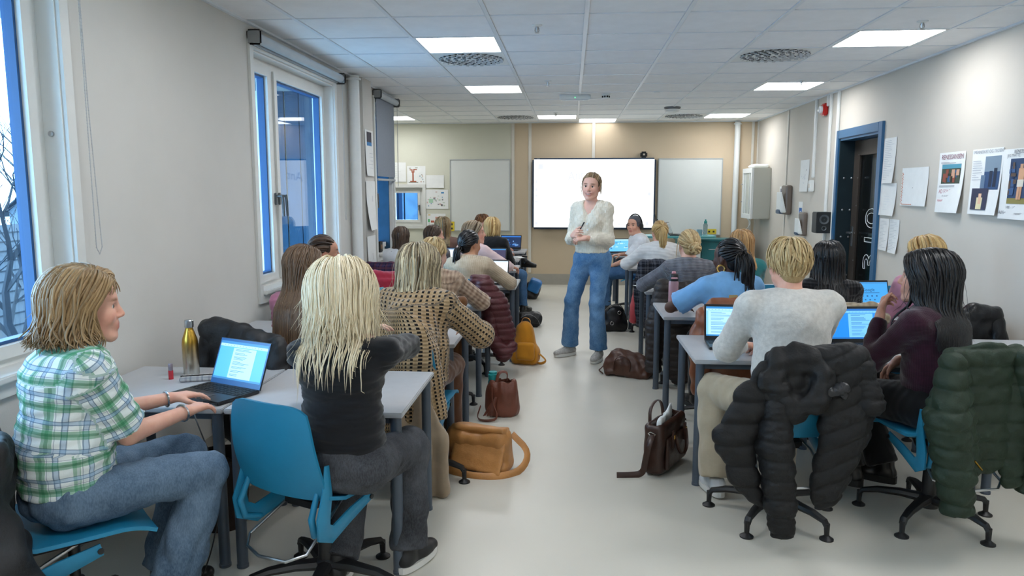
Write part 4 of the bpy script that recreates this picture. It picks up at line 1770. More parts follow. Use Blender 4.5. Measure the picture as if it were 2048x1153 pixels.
def ik(S, T, l1, l2, hint):
    S = V3(S); T = V3(T)
    v = T - S
    d = float(np.linalg.norm(v))
    if d > (l1 + l2) * .995:
        T = S + v / d * (l1 + l2) * .995
        v = T - S
        d = float(np.linalg.norm(v))
    if d < abs(l1 - l2) * 1.05 + .02:
        d0 = abs(l1 - l2) * 1.05 + .02
        T = S + v / (d + 1e-6) * d0
        v = T - S
        d = d0
    a = (l1 * l1 - l2 * l2 + d * d) / (2 * d)
    h = math.sqrt(max(l1 * l1 - a * a, 0))
    u = v / d
    hn = V3(hint) - u * float(V3(hint) @ u)
    return S + u * a + unit(hn) * h, T

def person(label, loc, face, pose=None, look=None, seed=1):
    pose = pose or {}
    K = look or {}
    s = K.get('s', 1.0)
    h = K.get('h', .010)
    male = K.get('male', False)
    root = empty('person', (loc[0], loc[1], 0), R(face))
    tag(root, label, 'person')
    stand = pose.get('stand')
    lean, side, twist = pose.get('lean', 8), pose.get('side', 0), pose.get('twist', 0)
    seat = max(pose.get('seat', .46), .46)
    P = V3(0, 0, (pose.get('hipz', .93 * s) if stand else seat + .095))
    def u(a, q=1.0):
        return unit((math.sin(R(side * q)), math.sin(R(a)), math.cos(R(a))))
    ts = s
    if 'topz' in pose:
        hp_ = V3(0, 0, P[2])
        a0, a1, a2, a3 = (lean * .4 - (0 if stand else 4), lean, lean * pose.get('hunch', 1.15), lean * .6 + pose.get('neck', 10))
        trunk = u(a0)[2] * .17 + u(a1)[2] * .16 + u(a2)[2] * .185
        ts = float(np.clip((pose['topz'] - P[2] - u(a3)[2] * .145 * s - .122 * s * K.get('hs', 1.0)) / trunk, .80 * s, 1.12 * s))
    W = P + u(lean * .4 - (0 if stand else 4), .5) * .17 * ts
    C = W + u(lean) * .16 * ts
    N = C + u(lean * pose.get('hunch', 1.15)) * .185 * ts
    ct, sn = math.cos(R(twist)), math.sin(R(twist))
    xr = V3(ct, sn, 0)
    xr = unit(xr - V3(0, 0, 1) * math.tan(R(side)) * .8)
    fw = V3(-sn, ct, 0)
    sw = K.get('sw', .178 if male else .160) * s
    hd = pose.get('head', (0, 0, 0))
    hs = s * K.get('hs', 1.0)
    HC = N + u(lean * .6 + pose.get('neck', 10)) * .145 * s + V3(pose.get('hx', 0), 0, 0)
    M = rotm(*hd)
    l1, l2 = .285 * s, .25 * s
    SH, EL, WR, HD = {}, {}, {}, {}
    for sd, q in (('R', 1), ('L', -1)):
        S = N + xr * q * sw - u(lean) * .045 * s
        S = S + fw * pose.get('fwd', .0)
        sh = pose.get('shrug' + sd)
        if sh is not None:
            S = S + V3(sh)
        SH[sd] = S
        hp = pose.get('hand' + sd) or dict(t=(q * .10, .36, .755), hint=(q * .35, -.3, -.6))
        e, w = ik(S, hp['t'], l1, l2, hp.get('hint', (q * .8, -.5, -.6)))
        EL[sd], WR[sd], HD[sd] = e, w, hp
    # ---------------- body: one skin surface (head, neck, trunk, arms, hands)
    B = Blob(K.get('hb', h))
    add_head(B, HC, M, male, K.get('mouth', 'closed'), hs)
    nb = N - u(lean) * .03
    B.cap(nb, HC + M @ V3(0, -.022, -.045) * hs, (.054 if male else .047) * s, (.052 if male else .045) * s, k=.035)
    B.cap(nb - u(lean) * .02 - xr * sw * .55, nb - u(lean) * .02 + xr * sw * .55, .045 * s, k=.05)
    B.cap(SH['L'], SH['R'], .043 * s, k=.04)
    B.ell(C + u(lean) * .05, (.135 * s, .085 * s, .15 * s), None, .05)
    B.cap(P, C, .095 * s, .10 * s, k=.05, fl=((1, 0, 0), 1.3))
    tips = {}
    for sd in 'RL':
        B.cap(SH[sd], EL[sd], .044 * s, .036 * s, k=.03)
        B.cap(EL[sd], WR[sd], .037 * s, .0235 * s, k=.015)
        hp = HD[sd]
        d = hp.get('d')
        if d is None:
            d = unit(WR[sd] - EL[sd])
        if hp.get('skip'):
            B.cap(WR[sd], WR[sd] + unit(d) * .05, .024, .02)
        else:
            tips[sd] = add_hand(B, WR[sd], d, hp.get('n', (0, 0, -1)), sd, hp.get('curl', (22, 28, 18)), hp.get('spread', 6), s=s * (1.05 if male else .95))
    Pv, Fv = B.extract()
    Pv = smooth_verts(Pv, Fv, 1)
    me = np_mesh('body', Pv, Fv, {'Col': face_colours(Pv, HC, M, K.get('skin', '#c99a83'), K.get('brow', '#5f452f'), K.get('lip', '#b0615c'), hs, K.get('mouth') == 'smile')})
    obj('body', me, M_skin, root)
    if K.get('eyes', True):
        for q in (-1, 1):
            p = HC + M @ (V3(q * .031, .0770, .0105) * hs)
            e = obj('eye', EYE, None, root, tuple(float(v) for v in p))
            e.rotation_euler = Matrix([list(map(float, row)) for row in M]).to_euler()
    if K.get('mouth') == 'smile':
        q = MB()
        q.tube([(-.022, .080, -.0525), (-.011, .088, -.0555), (0, .0915, -.0568), (.011, .088, -.0555), (.022, .080, -.0525)], .0050, 8)
        t_ = q.build('teeth', mat('teeth', '#e9e6dd', .3), root)
        t_.location = tuple(float(v) for v in HC)
        t_.rotation_euler = Matrix([list(map(float, row)) for row in M]).to_euler()
    # ---------------- top garment
    tk = K.get('top')
    if tk:
        T = Blob(K.get('ht', h))
        inf = tk.get('inf', .012)
        hem = P + u(lean * .4) * tk.get('hem', -.02)
        T.cap(hem, W, (.118 + inf) * s, (.103 + inf) * s, k=.05, fl=((1, 0, 0), tk.get('hw', 1.28)), cut=(1, 0))
        T.cap(W, C + u(lean) * .04, (.103 + inf) * s, (.108 + inf) * s, k=.06, fl=(xr, 1.30))
        T.ell(C + u(lean) * .075 * s - fw * .012, ((.140 + inf) * s, (.092 + inf) * s, (.125) * s), None, .06)
        T.cap(SH['L'], SH['R'], (.047 + inf) * s, k=.05, uv=False)
        T.cap(N - u(lean) * .05 * s - xr * sw * .5, N - u(lean) * .05 * s + xr * sw * .5, (.050 + inf) * s, k=.05, uv=False)
        if not male:
            for q in (-1, 1):
                T.ell(C + xr * q * .068 * s + fw * (.072 + inf) * s + u(lean) * .01, (.058 * s, .050 * s, .058 * s), None, .04)
        for sd in 'RL':
            sl = tk.get('sleeve', 1.0)
            rs = tk.get('sr', .044 + inf)
            if sl <= .5:
                e = SH[sd] + (EL[sd] - SH[sd]) * sl * 2
                T.cap(SH[sd], e, rs, rs * tk.get('flare', 1.0), k=.03, cut=(0, 1))
            else:
                T.cap(SH[sd], EL[sd], rs, rs * .92, k=.03)
                e = EL[sd] + (WR[sd] - EL[sd]) * min(1, (sl - .5) * 2)
                T.cap(EL[sd], e, rs * tk.get('fore', .92), tk.get('cuff', .030 + inf * .5), k=.02, cut=(0, 1))
        col = tk.get('neck', 'crew')
        if col == 'crew':
            T.cap(N - u(lean) * .05 * s, N + u(lean + 8) * .018 * s, (.062) * s, .058 * s, k=.03, cut=(0, 1))
            T.cap(N - u(lean) * .005 * s, N + u(lean + 8) * .08 * s, .052 * s, .05 * s, k=.005, op='d')
        elif col == 'collar':
            T.cap(N - u(lean) * .05 * s, N + u(lean + 8) * .045 * s, .070 * s, .062 * s, k=.03, cut=(0, 1))
            T.cap(N + u(lean) * .01 * s, N + u(lean + 8) * .09 * s, .053 * s, .055 * s, k=.005, op='d')
        elif col == 'scoop':
            T.ell(N + u(lean) * .035 * s, (.105 * s, .095 * s, .065 * s), None, .01, 'd')
        elif col == 'vee':
            T.cap(N + u(lean) * .05 * s, N + u(lean) * .0 + fw * .07 * s, .062 * s, .055 * s, k=.01, op='d')
            T.cap(N + fw * .10 * s + u(lean) * .02 * s, C + fw * .150 * s + u(lean) * .01 * s, .068 * s, .018 * s, k=.008, op='d')
        for ex in tk.get('extra', []):
            ex(T, dict(P=P, W=W, C=C, N=N, SH=SH, EL=EL, WR=WR, u=u(lean), xr=xr, fw=fw))
        wa, wf = tk.get('wr', .004), tk.get('wfreq', 26)
        dfn = tk.get('disp')
        def disp(Q, Nn, uv, wa=wa, wf=wf):
            o = wrinkle(Q, wa, wf, seed, tk.get('wst', (1, 1, 1.6)))
            if dfn is not None:
                o = o + dfn(Q, Nn, uv)
            return o
        blob_obj(tk.get('name', 'top'), T, tk['m'], root, disp)
    ik_ = K.get('inner')
    if ik_:
        T = Blob(.012)
        T.cap(P, W, .112 * s, .100 * s, k=.05, fl=((1, 0, 0), 1.25), cut=(1, 0))
        T.cap(W, C + u(lean) * .04, .100 * s, .105 * s, k=.06, fl=(xr, 1.27))
        T.ell(C + u(lean) * .065 * s, (.137 * s, .089 * s, .11 * s), None, .06)
        T.cap(SH['L'] * .9 + SH['R'] * .1, SH['R'] * .9 + SH['L'] * .1, .046 * s, k=.05)
        blob_obj('undershirt', T, ik_, root, None)
    # ---------------- trousers and shoes
    bk = K.get('bottom')
    ANK = {}
    if bk:
        T = Blob(K.get('ht', h))
        inf = bk.get('inf', .010)
        waist = P + u(lean * .4) * bk.get('waist', .09)
        T.cap(P + V3(0, 0, .0 if stand else .035), waist, (.115 + inf) * s, (.098 + inf) * s, k=.05, fl=((1, 0, 0), 1.30), cut=(0, 1))
        if stand:
            T.ell(P + V3(0, -.035, -.06), (.150 * s, .105 * s, .115 * s), None, .05)
        else:
            T.ell(P + V3(0, -.01, -.02), (.160 * s, .122 * s, .068 * s), None, .05)
        for sd, q in (('R', 1), ('L', -1)):
            hip = P + V3(q * .085 * s, .0, -.035 if stand else -.004)
            kn = V3(pose.get('knee' + sd, (q * .10, .43 * s, .525)))
            an = V3(pose.get('ankle' + sd, (q * .11, .40 * s, .095)))
            ANK[sd] = an
            T.cap(hip, kn, (.080 + inf) * s, (.058 + inf) * s, k=.035)
            lo = an + unit(kn - an) * bk.get('up', .0)
            T.cap(kn, lo, (.056 + inf) * s, bk.get('hem', .052), k=.02, cut=(0, 1))
        wa = bk.get('wr', .007)
        blob_obj('trousers', T, bk['m'], root, lambda Q, Nn, uv: wrinkle(Q, wa, bk.get('wfreq', 22), seed + 5))
        sk = K.get('shoe')
        if sk:
            for sd, q in (('R', 1), ('L', -1)):
                add_shoe(root, ANK[sd], pose.get('toe' + sd, -q * 8), *sk, pitch=pose.get('toep' + sd, 0))
    # ---------------- hair
    hk = K.get('hair')
    if hk:
        make_hair(root, HC, M, hk, (P, N), hk['m'], seed + 21, hs)
    return root, dict(P=P, W=W, C=C, N=N, HC=HC, M=M, SH=SH, EL=EL, WR=WR, tips=tips, s=hs)
# ---- who sits where
def pxX(px, Y):
    """room x of an image column at distance Y (used only to lay out the seating plan)"""
    th, ps = R(7.452), R(4.537)
    k = (px - 1024) / 1487
    # ray = F + Rk
    fx, fy = -math.sin(ps) * math.cos(th) + math.cos(ps) * k, math.cos(ps) * math.cos(th) + math.sin(ps) * k
    return fx / fy * Y

W_BLK = ('boot black', mat('boot leather black', '#121213', .3), mat('boot sole black', '#0c0c0c', .6), mat('boot lace', '#1b1b1b', .8))
W_SNK = ('sneaker', mat('sneaker white', '#c9ccce', .6), mat('sneaker sole white', '#d5d5d0', .6), mat('sneaker lace white', '#dcdcda', .8))
W_GRY = ('sneaker', mat('sneaker silver grey', '#a9a8a4', .5, var=.25, vscale=60), mat('sneaker sole white', '#d5d5d0', .6), mat('sneaker lace white', '#dcdcda', .8))
W_BW = ('high top', mat('sneaker black white', '#17181a', .5), mat('sneaker sole white', '#d5d5d0', .6), mat('sneaker lace grey', '#4a4a4c', .8))
J_BLUE = denim('mid blue', '#2f4f73', '#54779c')
J_GREY = denim('washed black', '#2c2e32', '#5a5c61')
J_FADE = denim('faded blue', '#3c5166', '#74899e')
C_BLACK = fabric('black trousers', '#141416')
C_BEIGE = fabric('beige chinos', '#a89c86')
H_LBR = hair_mat('light brown', '#5c4426', '#b2946a')
H_PLAT = hair_mat('platinum', '#cdb88c', '#fff4da', .45)
H_BRN = hair_mat('straight brown', '#3d2d22', '#7a614a', .36)
H_DBR = hair_mat('dark brown', '#241b16', '#5a4536')
H_ASH = hair_mat('ash blonde highlights', '#4f4331', '#d8c9a6')
H_BLK = hair_mat('black', '#08080a', '#1d1c1f', .3)
H_GLD = hair_mat('golden blonde', '#8a6636', '#d9bb82')
H_STR = hair_mat('strawberry blonde', '#7c5730', '#c79d68')
H_RED = hair_mat('red brown', '#59351f', '#9a6a44')
H_SHB = hair_mat('short wheat blonde', '#8a6c41', '#dcc594')
PALE, ROSY, OLIVE, DARK = '#dcb6a4', '#d9a793', '#b98a6d', '#4a3026'

def seat_pose(**k):
    return k
INFO = {}
HEADS = dict(A=(168, 541), B=(684, 535), C=(612, 490), D=(650, 489), E=(838, 492), F=(940, 487), G=(803, 454), H=(869, 459), I=(886, 445), J=(950, 460), K=(966, 437),
             L=(985, 452), M=(868, 495), T=(1182, 347), U=(1268, 443), V=(1318, 452), W=(1376, 476), X=(1457, 479), Y=(1482, 460), Z=(1577, 478), AA=(1655, 485), BB=(1852, 506), CC=(1848, 472))
def rayz(px, py, Y):
    th, ps = R(7.452), R(4.537)
    k, v = (px - 1024) / 1487, (576.5 - py) / 1487
    fy = math.cos(ps) * math.cos(th) + math.sin(ps) * k + math.cos(ps) * math.sin(th) * v
    fx = -math.sin(ps) * math.cos(th) + math.cos(ps) * k - math.sin(ps) * math.sin(th) * v
    fz = -math.sin(th) + math.cos(th) * v
    return fx / fy * Y, 1.56 + fz / fy * Y
def cast(key, label, x, y, face, pose, look, seed):
    # seat height to the crown and sideways place follow from where the head is
    px, py = HEADS[key]
    yh = y + math.cos(R(face)) * (.04 + .006 * pose.get('lean', 8))
    pose = dict(pose)
    pose['topz'] = rayz(px, py, yh)[1] - .008
    r, J = person(label, (x, y), face, pose, look, seed)
    a = R(face)
    hx = x + J['HC'][0] * math.cos(a) - J['HC'][1] * math.sin(a)
    hy = y + J['HC'][0] * math.sin(a) + J['HC'][1] * math.cos(a)
    x = x + float(rayz(px, py + 40, hy)[0]) - float(hx)
    r.location.x = x
    J['root'] = r
    J['xf'] = (x, y, a)
    INFO[key] = J
    return r, J
def world(key, p):
    x, y, a = INFO[key]['xf']
    return (x + p[0] * math.cos(a) - p[1] * math.sin(a), y + p[0] * math.sin(a) + p[1] * math.cos(a), p[2])

# A: girl in green plaid shirt typing at the near left table
PL_G = plaid('green white blue', '#dbe3e2', [(.25, .30, '#3f8f63', .62), (.25, .10, '#1f6b45', .5), (.68, .16, '#7fa3c4', .55), (.62, .03, '#2d4a66', .6), (.76, .03, '#2d4a66', .6), (.45, .025, '#46607a', .5)], .088)
cast('A', 'young woman in a green plaid short-sleeved shirt and jeans typing at a laptop', -1.68, 2.28, -43,
     dict(lean=9, head=(-18, -2, 0), seat=.455, handR=dict(t=(-.01, .40, .745), hint=(.25, -.6, -1), curl=(18, 25, 15), spread=9),
          handL=dict(t=(-.24, .42, .745), hint=(-.3, -.5, -1), curl=(15, 22, 15), spread=9),
          kneeR=(.12, .42, .55), kneeL=(-.12, .43, .55), ankleR=(.10, .26, .095), ankleL=(-.10, .32, .095)),
     dict(h=.008, hb=.006, skin=ROSY, brow='#6a4a30', lip='#b45c58',
          top=dict(m=PL_G, name='plaid_shirt', sleeve=.42, inf=.028, sr=.070, flare=1.12, hem=.022, neck='collar', wr=.007, wfreq=22, hw=1.2),
          bottom=dict(m=J_FADE, inf=.014, hem=.088, up=.03, wr=.009, wfreq=20), shoe=W_BLK,
          hair=dict(style='long', n=950, w=.0046, tvar=.13, L=.135, part=.1, open=66, wave=.020, freq=36, curl=1.3, puff=1.7, el=-8, grad=-.15, fringe=40, fel=16, m=H_LBR, vol=1.06, sides=5, ms=7, fly=16)), 3)
# B: platinum blonde seen from behind, hand behind her neck
cast('B', 'woman with long platinum hair and black top seen from behind, hand at her neck', -.76, 2.60, -8,
     dict(lean=7, head=(4, -18, -6), seat=.43, side=-3, shrugR=(.012, .02, .0), handR=dict(t=(.10, .09, .985), hint=(1, .35, -.40), d=(-.75, -.35, .55), n=(-.5, -.6, 0), curl=(20, 30, 25)),
          handL=dict(t=(-.06, .30, .98), hint=(-1, .3, -.6)), kneeR=(.115, .38, .51), kneeL=(-.12, .44, .51), ankleR=(.13, .30, .095), ankleL=(-.10, .12, .11), toeR=-14, toeL=10),
     dict(h=.008, hb=.007, skin=PALE, brow='#8a6b45', top=dict(m=fabric('black jersey', '#15171b', .25, 500), name='long_sleeved_top', inf=.006, sleeve=.97, neck='scoop', wr=.007, wfreq=24, wst=(.7, .7, 3.2), hem=.06, hw=1.26),
          bottom=dict(m=J_GREY, inf=.016, hem=.078, wr=.010, wfreq=20), shoe=W_BW,
          hair=dict(style='long', n=1700, w=.0031, L=.20, part=0, open=50, wave=.018, freq=13, ragged=.22, tails=.07, puff=2.6, el=-14, m=H_PLAT, vol=1.12, taper=.06, sides=4, ms=8, mh=12, fly=130, captone=.6, tvar=.13)), 4)
# C: long straight brown hair, pink top
cast('C', 'girl with very long straight brown hair in a pink top by the window wall', -1.43, 3.92, -6,
     dict(lean=6, head=(-42, 2, 0), twist=-8),
     dict(h=.010, skin=ROSY, brow='#4a3526', top=dict(m=fabric('pink jersey', '#b5718a', .2, 500), name='pink_top', inf=.004, sleeve=.3, neck='crew', wr=.005, wfreq=26, wst=(.6, .6, 3), hem=.09),
          bottom=dict(m=J_BLUE, inf=.008, hem=.055), shoe=W_SNK,
          hair=dict(style='long', n=700, w=.0052, L=.43, part=.1, open=72, wave=.002, freq=12, puff=.8, m=H_BRN, lmin=.96, taper=.8, el=-14, mh=10, outw=.02, tvar=.12, backoff=.015)), 5)
# D: dark tied-back hair, just past C
cast('D', 'person with dark tied-back hair looking right, half hidden by the pink-topped girl', pxX(652, 5.2) + .0, 5.18, -25,
     dict(lean=6, head=(-42, 0, 0), seat=.42),
     dict(skin='#b98a74', brow='#2c211a', top=dict(m=fabric('charcoal tee', '#2b2c30'), inf=.012, sleeve=.4), bottom=dict(m=C_BLACK),
          hair=dict(style='bun', n=120, w=.011, tie=(0, -.105, .0), rb=.03, nt=30, m=H_DBR)), 6)
# E: ash blonde, crochet cardigan
K_CARD = knit('crochet cardigan', '#b09775', '#7d6647', 34, 52, .8, holes=True)
def long_card(T, q):
    P = q['P']
    T.cap(P + V3(0, -.10, .26), P + V3(0, -.285, .20), .16, .17, k=.05, fl=((0, 1, 0), .35), uv=False)
    T.cap(P + V3(0, -.30, .24), P + V3(.01, -.325, -.20), .185, .175, k=.05, fl=((0, 1, 0), .22), cut=(0, 1))
    T.cap(P + V3(.13, -.20, .18), P + V3(.20, -.24, -.16), .07, .06, k=.04, cut=(0, 1))
cast('E', 'woman with ash-blonde highlighted hair in a tan crochet cardigan seen from behind', -.80, 3.90, -6,
     dict(lean=13, head=(-16, -6, 4), twist=-6, handR=dict(t=(.22, .40, .752), hint=(1, -.3, -.6)), handL=dict(t=(-.10, .42, .752))),
     dict(h=.010, skin=PALE, brow='#6f5638', inner=fabric('black vest', '#0f1013'),
          top=dict(m=K_CARD, name='crochet_cardigan', inf=.032, sleeve=.86, sr=.072, fore=1.05, cuff=.070, neck='crew', hem=-.02, wr=.006, wfreq=18, extra=[long_card]),
          bottom=dict(m=fabric('brown trousers', '#5a3b28')), shoe=W_BLK,
          hair=dict(style='long', n=640, w=.0056, L=.235, part=-.15, open=50, wave=.015, freq=24, ragged=.12, puff=1.7, el=-12, grad=.3, m=H_ASH, vol=1.07, tvar=.2, taper=.25, fly=24)), 7)
# M: striped knit sleeve, hidden behind E
K_STR = knit('brown striped knit', '#c5ae97', '#5c4032', 40, 22, .6)
cast('M', 'person in a brown striped knit jumper hidden behind the crochet cardigan, leaning on the table', pxX(878, 5.25) - .03, 5.18, 0,
     dict(lean=14, head=(-30, -8, 0), seat=.40, handR=dict(t=(.18, .42, .752), hint=(1, -.2, -.5)), handL=dict(t=(-.1, .42, .752))),
     dict(skin=PALE, top=dict(m=K_STR, name='knit_jumper', inf=.026, sleeve=.95, wr=.004), bottom=dict(m=J_BLUE), shoe=W_SNK,
          hair=dict(style='short', n=120, w=.012, m=H_SHB)), 8)
# F: black ponytail, beige jumper
cast('F', 'girl with a low black ponytail in a beige jumper facing a white laptop page', -.83, 6.44, -2,
     dict(lean=12, head=(-38, -6, 0), seat=.42, twist=-6, handR=dict(t=(.24, .36, .752), hint=(1, -.2, -.6)), handL=dict(t=(-.12, .42, .752))),
     dict(s=.97, skin=OLIVE, brow='#1d1613', top=dict(m=knit('beige mohair', '#bfae97', '#9c8b73', 60, 90, .3), name='jumper', inf=.024, sleeve=.98, wr=.004),
          bottom=dict(m=fabric('plum trousers', '#2f1d2b')), shoe=W_SNK,
          hair=dict(style='pony', n=200, w=.009, tie=(0, -.112, -.045), L=.15, nt=60, wt=.008, m=H_BLK, spread=.7, wave=.005)), 9)
# G: dark plaits, white blouse
cast('G', 'girl with dark plaited hair in a white blouse by the far window', -1.8, 7.62, -4,
     dict(lean=7, head=(-8, -2, 0), seat=.43, handR=dict(t=(.06, .40, .752), hint=(.2, -.2, -1))),
     dict(s=.93, sw=.14, skin=PALE, top=dict(m=fabric('white cotton', '#d7d9dc'), name='blouse', inf=.010, sleeve=.95, neck='crew'), bottom=dict(m=C_BLACK),
          hair=dict(style='long', n=150, w=.011, L=.12, part=0, open=70, wave=.003, m=H_DBR, el=-22, taper=.25, puff=.6)), 10)
# H: brown hair, face to the right
cast('H', 'girl with straight brown hair, face turned right in profile', -1.45, 7.86, -14,
     dict(lean=6, head=(-52, 0, 0), seat=.43, handR=dict(t=(.05, .34, .752), hint=(.1, -.2, -1)), handL=dict(t=(-.05, .34, .752), hint=(-.1, -.2, -1))),
     dict(s=.94, sw=.14, skin=ROSY, brow='#3b2a1f', h=.010, hb=.007, top=dict(m=fabric('grey jersey', '#6b6c72'), inf=.012, sleeve=.95), bottom=dict(m=C_BLACK),
          hair=dict(style='long', n=170, w=.010, L=.20, part=.0, open=74, wave=.003, m=H_DBR, el=-14, puff=.5)), 11)
# I: long brown hair seen from behind
cast('I', 'girl with long light-brown hair seen from behind, two rows from the back whiteboard', -1.55, 9.10, 4,
     dict(lean=4, head=(10, 0, 0), seat=.43, handR=dict(t=(.14, .26, .86), hint=(1, -.2, -.5))),
     dict(skin=PALE, top=dict(m=fabric('brown stripe', '#6a4f45'), inf=.012, sleeve=.85), bottom=dict(m=C_BLACK),
          hair=dict(style='long', n=150, w=.012, L=.22, part=0, open=60, wave=.005, m=hair_mat('mousy brown', '#4a3826', '#9a8058'), el=-14)), 12)
# J: curly ash hair, pale pink top, face three-quarter
cast('J', 'girl with curly ash-blonde hair in a pale pink top looking right', -1.02, 7.86, -24,
     dict(lean=8, head=(-62, 2, 0), seat=.40, twist=-10, handR=dict(t=(.30, .34, .74), hint=(1, -.2, -.5), d=(.4, .8, -.3), curl=(30, 35, 20))),
     dict(skin=ROSY, brow='#6a4f38', hb=.007, top=dict(m=fabric('pale pink', '#d3b7b5'), inf=.018, sleeve=.96), bottom=dict(m=J_BLUE), shoe=W_BLK,
          hair=dict(style='long', n=200, w=.009, L=.15, part=.0, open=70, wave=.014, freq=46, puff=1.6, m=hair_mat('ash curls', '#5b4b3a', '#b7a184'), el=-10, mh=9)), 13)
# K: red-brown hair, leg crossed into the aisle
cast('K', 'young man with red-brown swept hair facing the aisle, one black boot crossed over his knee', pxX(962, 10.3) - .10, 10.28, -72,
     dict(lean=3, head=(-62, 2, 0), seat=.43, kneeR=(.13, .42, .50), ankleR=(.10, .38, .10), kneeL=(-.05, .44, .62), ankleL=(.10, .62, .59), toeL=-50, toepL=0,
          handR=dict(t=(.16, .34, .70)), handL=dict(t=(-.10, .36, .74))),
     dict(male=True, skin=ROSY, brow='#5a3823', hb=.007, top=dict(m=fabric('black sweat', '#17181c'), inf=.02, sleeve=.97), bottom=dict(m=C_BLACK, hem=.055), shoe=W_BLK,
          hair=dict(style='short', n=170, w=.011, low=18, m=H_RED, puff=1.2)), 14)
# L: blonde bob, black jumper
cast('L', 'person with a honey-blonde bob in a black jumper and jeans, back to the viewer', -.95, 9.10, -18,
     dict(lean=8, head=(2, -2, 0), seat=.40, kneeR=(.26, .40, .50), ankleR=(.28, .42, .095)),
     dict(skin=ROSY, top=dict(m=fabric('black jumper', '#121317'), inf=.022, sleeve=.97), bottom=dict(m=J_BLUE), shoe=W_BLK,
          hair=dict(style='long', n=190, w=.011, L=.115, part=.1, open=62, wave=.006, m=H_GLD, el=-14, ragged=.1, puff=1.0)), 15)
# T: standing teacher
def bell(T, q):
    for sd in 'RL':
        m_ = q['EL'][sd] * .35 + q['WR'][sd] * .65
        T.ell(m_ + V3(0, 0, -.012), (.058, .058, .050), None, .04)
def cable(Q, Nn, uv):
    z = Q[:, 2]
    o = .0030 * np.sin(Q[:, 0] * 150) * np.sin(z * 95 + 2.4 * np.sign(np.sin(Q[:, 0] * 75)))
    return o
K_CREAM = knit('cream cable knit', '#ece5d6', '#cfc5b0', 60, 90, .35)
cast('T', 'smiling woman standing in the aisle in a cream cable-knit cardigan and blue jeans', pxX(1178, 6.86), 6.86, 158,
     dict(stand=True, lean=2, head=(8, 1, -4), hipz=.965, neck=6, side=1,
          handR=dict(t=(.105, .22, 1.165), hint=(.35, -.4, -1), d=(-.55, .65, .25), n=(-.75, -.5, -.2), curl=(35, 45, 30), spread=4),
          handL=dict(t=(-.03, .25, 1.145), hint=(-.4, -.4, -1), d=(.80, .35, -.05), n=(.1, -.5, -.8), curl=(38, 45, 30), spread=4),
          kneeR=(.185, .03, .53), ankleR=(.235, -.05, .095), kneeL=(-.07, .06, .53), ankleL=(-.085, .03, .095), toeR=-28, toeL=4),
     dict(s=1.0, sw=.142, h=.008, hb=.0042, skin='#dcae9c', brow='#6b4a35', lip='#b5605e', mouth='smile',
          top=dict(m=K_CREAM, name='cable_knit_cardigan', inf=.013, sleeve=.93, sr=.056, fore=1.15, cuff=.034, neck='vee', hem=.035, wr=.003, hw=1.22, extra=[bell], disp=cable),
          bottom=dict(m=denim('bright blue', '#3a6590', '#7ba1c6'), inf=.012, hem=.082, waist=.10, wr=.005, up=.01), shoe=W_GRY,
          hair=dict(style='bun', n=240, w=.008, tie=(0, -.085, .075), rb=.030, nt=40, m=hair_mat('dark blonde', '#5f4a36', '#b79a74'), wisps=16)), 16)
# U: young man with beanie and headphones
cast('U', 'young man in a grey beanie, black headphones and white T-shirt turned towards the aisle', pxX(1290, 9.6) + .06, 9.62, 78,
     dict(lean=10, head=(68, 0, 0), seat=.42, twist=22, handL=dict(t=(-.12, .36, .60), hint=(-.8, -.4, -.5)), handR=dict(t=(.24, .30, .72), hint=(.8, -.4, -.5)),
          kneeR=(.14, .44, .50), kneeL=(-.16, .44, .50), ankleR=(.14, .46, .095), ankleL=(-.2, .40, .095)),
     dict(male=True, s=1.02, skin='#d2a089', brow='#3b2a20', hb=.007, top=dict(m=fabric('white tee', '#dcdde0'), name='t_shirt', inf=.020, sleeve=.42, sr=.068, flare=1.1), bottom=dict(m=J_BLUE, inf=.016), shoe=W_BLK), 17)
# V: ponytail, white shirt
cast('V', 'girl with a high honey-blonde ponytail in a white blouse seen from behind', .93, 8.14, 6,
     dict(lean=11, head=(4, 2, 0), seat=.42, handL=dict(t=(-.20, .40, .752), hint=(-1, -.2, -.5))),
     dict(skin=ROSY, top=dict(m=fabric('white blouse', '#d9d9d8'), name='blouse', inf=.024, sleeve=.95, neck='crew', wr=.006), bottom=dict(m=C_BLACK), shoe=W_BLK,
          hair=dict(style='pony', n=190, w=.009, tie=(0, -.10, .060), L=.23, nt=70, wt=.0085, wave=.007, m=H_GLD, spread=.6)), 18)
# W: low bun, grey ribbed jumper
cast('W', 'girl with a low messy blonde bun in a slate-grey ribbed jumper', .95, 6.24, 2,
     dict(lean=10, head=(8, -8, 0), seat=.42, handL=dict(t=(-.22, .38, .752), hint=(-1, -.1, -.5)), handR=dict(t=(.08, .36, .755), hint=(.15, -.2, -1))),
     dict(skin=ROSY, top=dict(m=knit('slate rib', '#7b7c84', '#4a4b53', 18, 85, .9), name='jumper', inf=.018, sleeve=.97, wr=.003), bottom=dict(m=C_BLACK), shoe=W_BLK,
          hair=dict(style='bun', n=210, w=.009, tie=(.01, -.100, -.04), rb=.048, nt=80, m=hair_mat('honey bun', '#8d6d42', '#e2c795'), wisps=6)), 19)
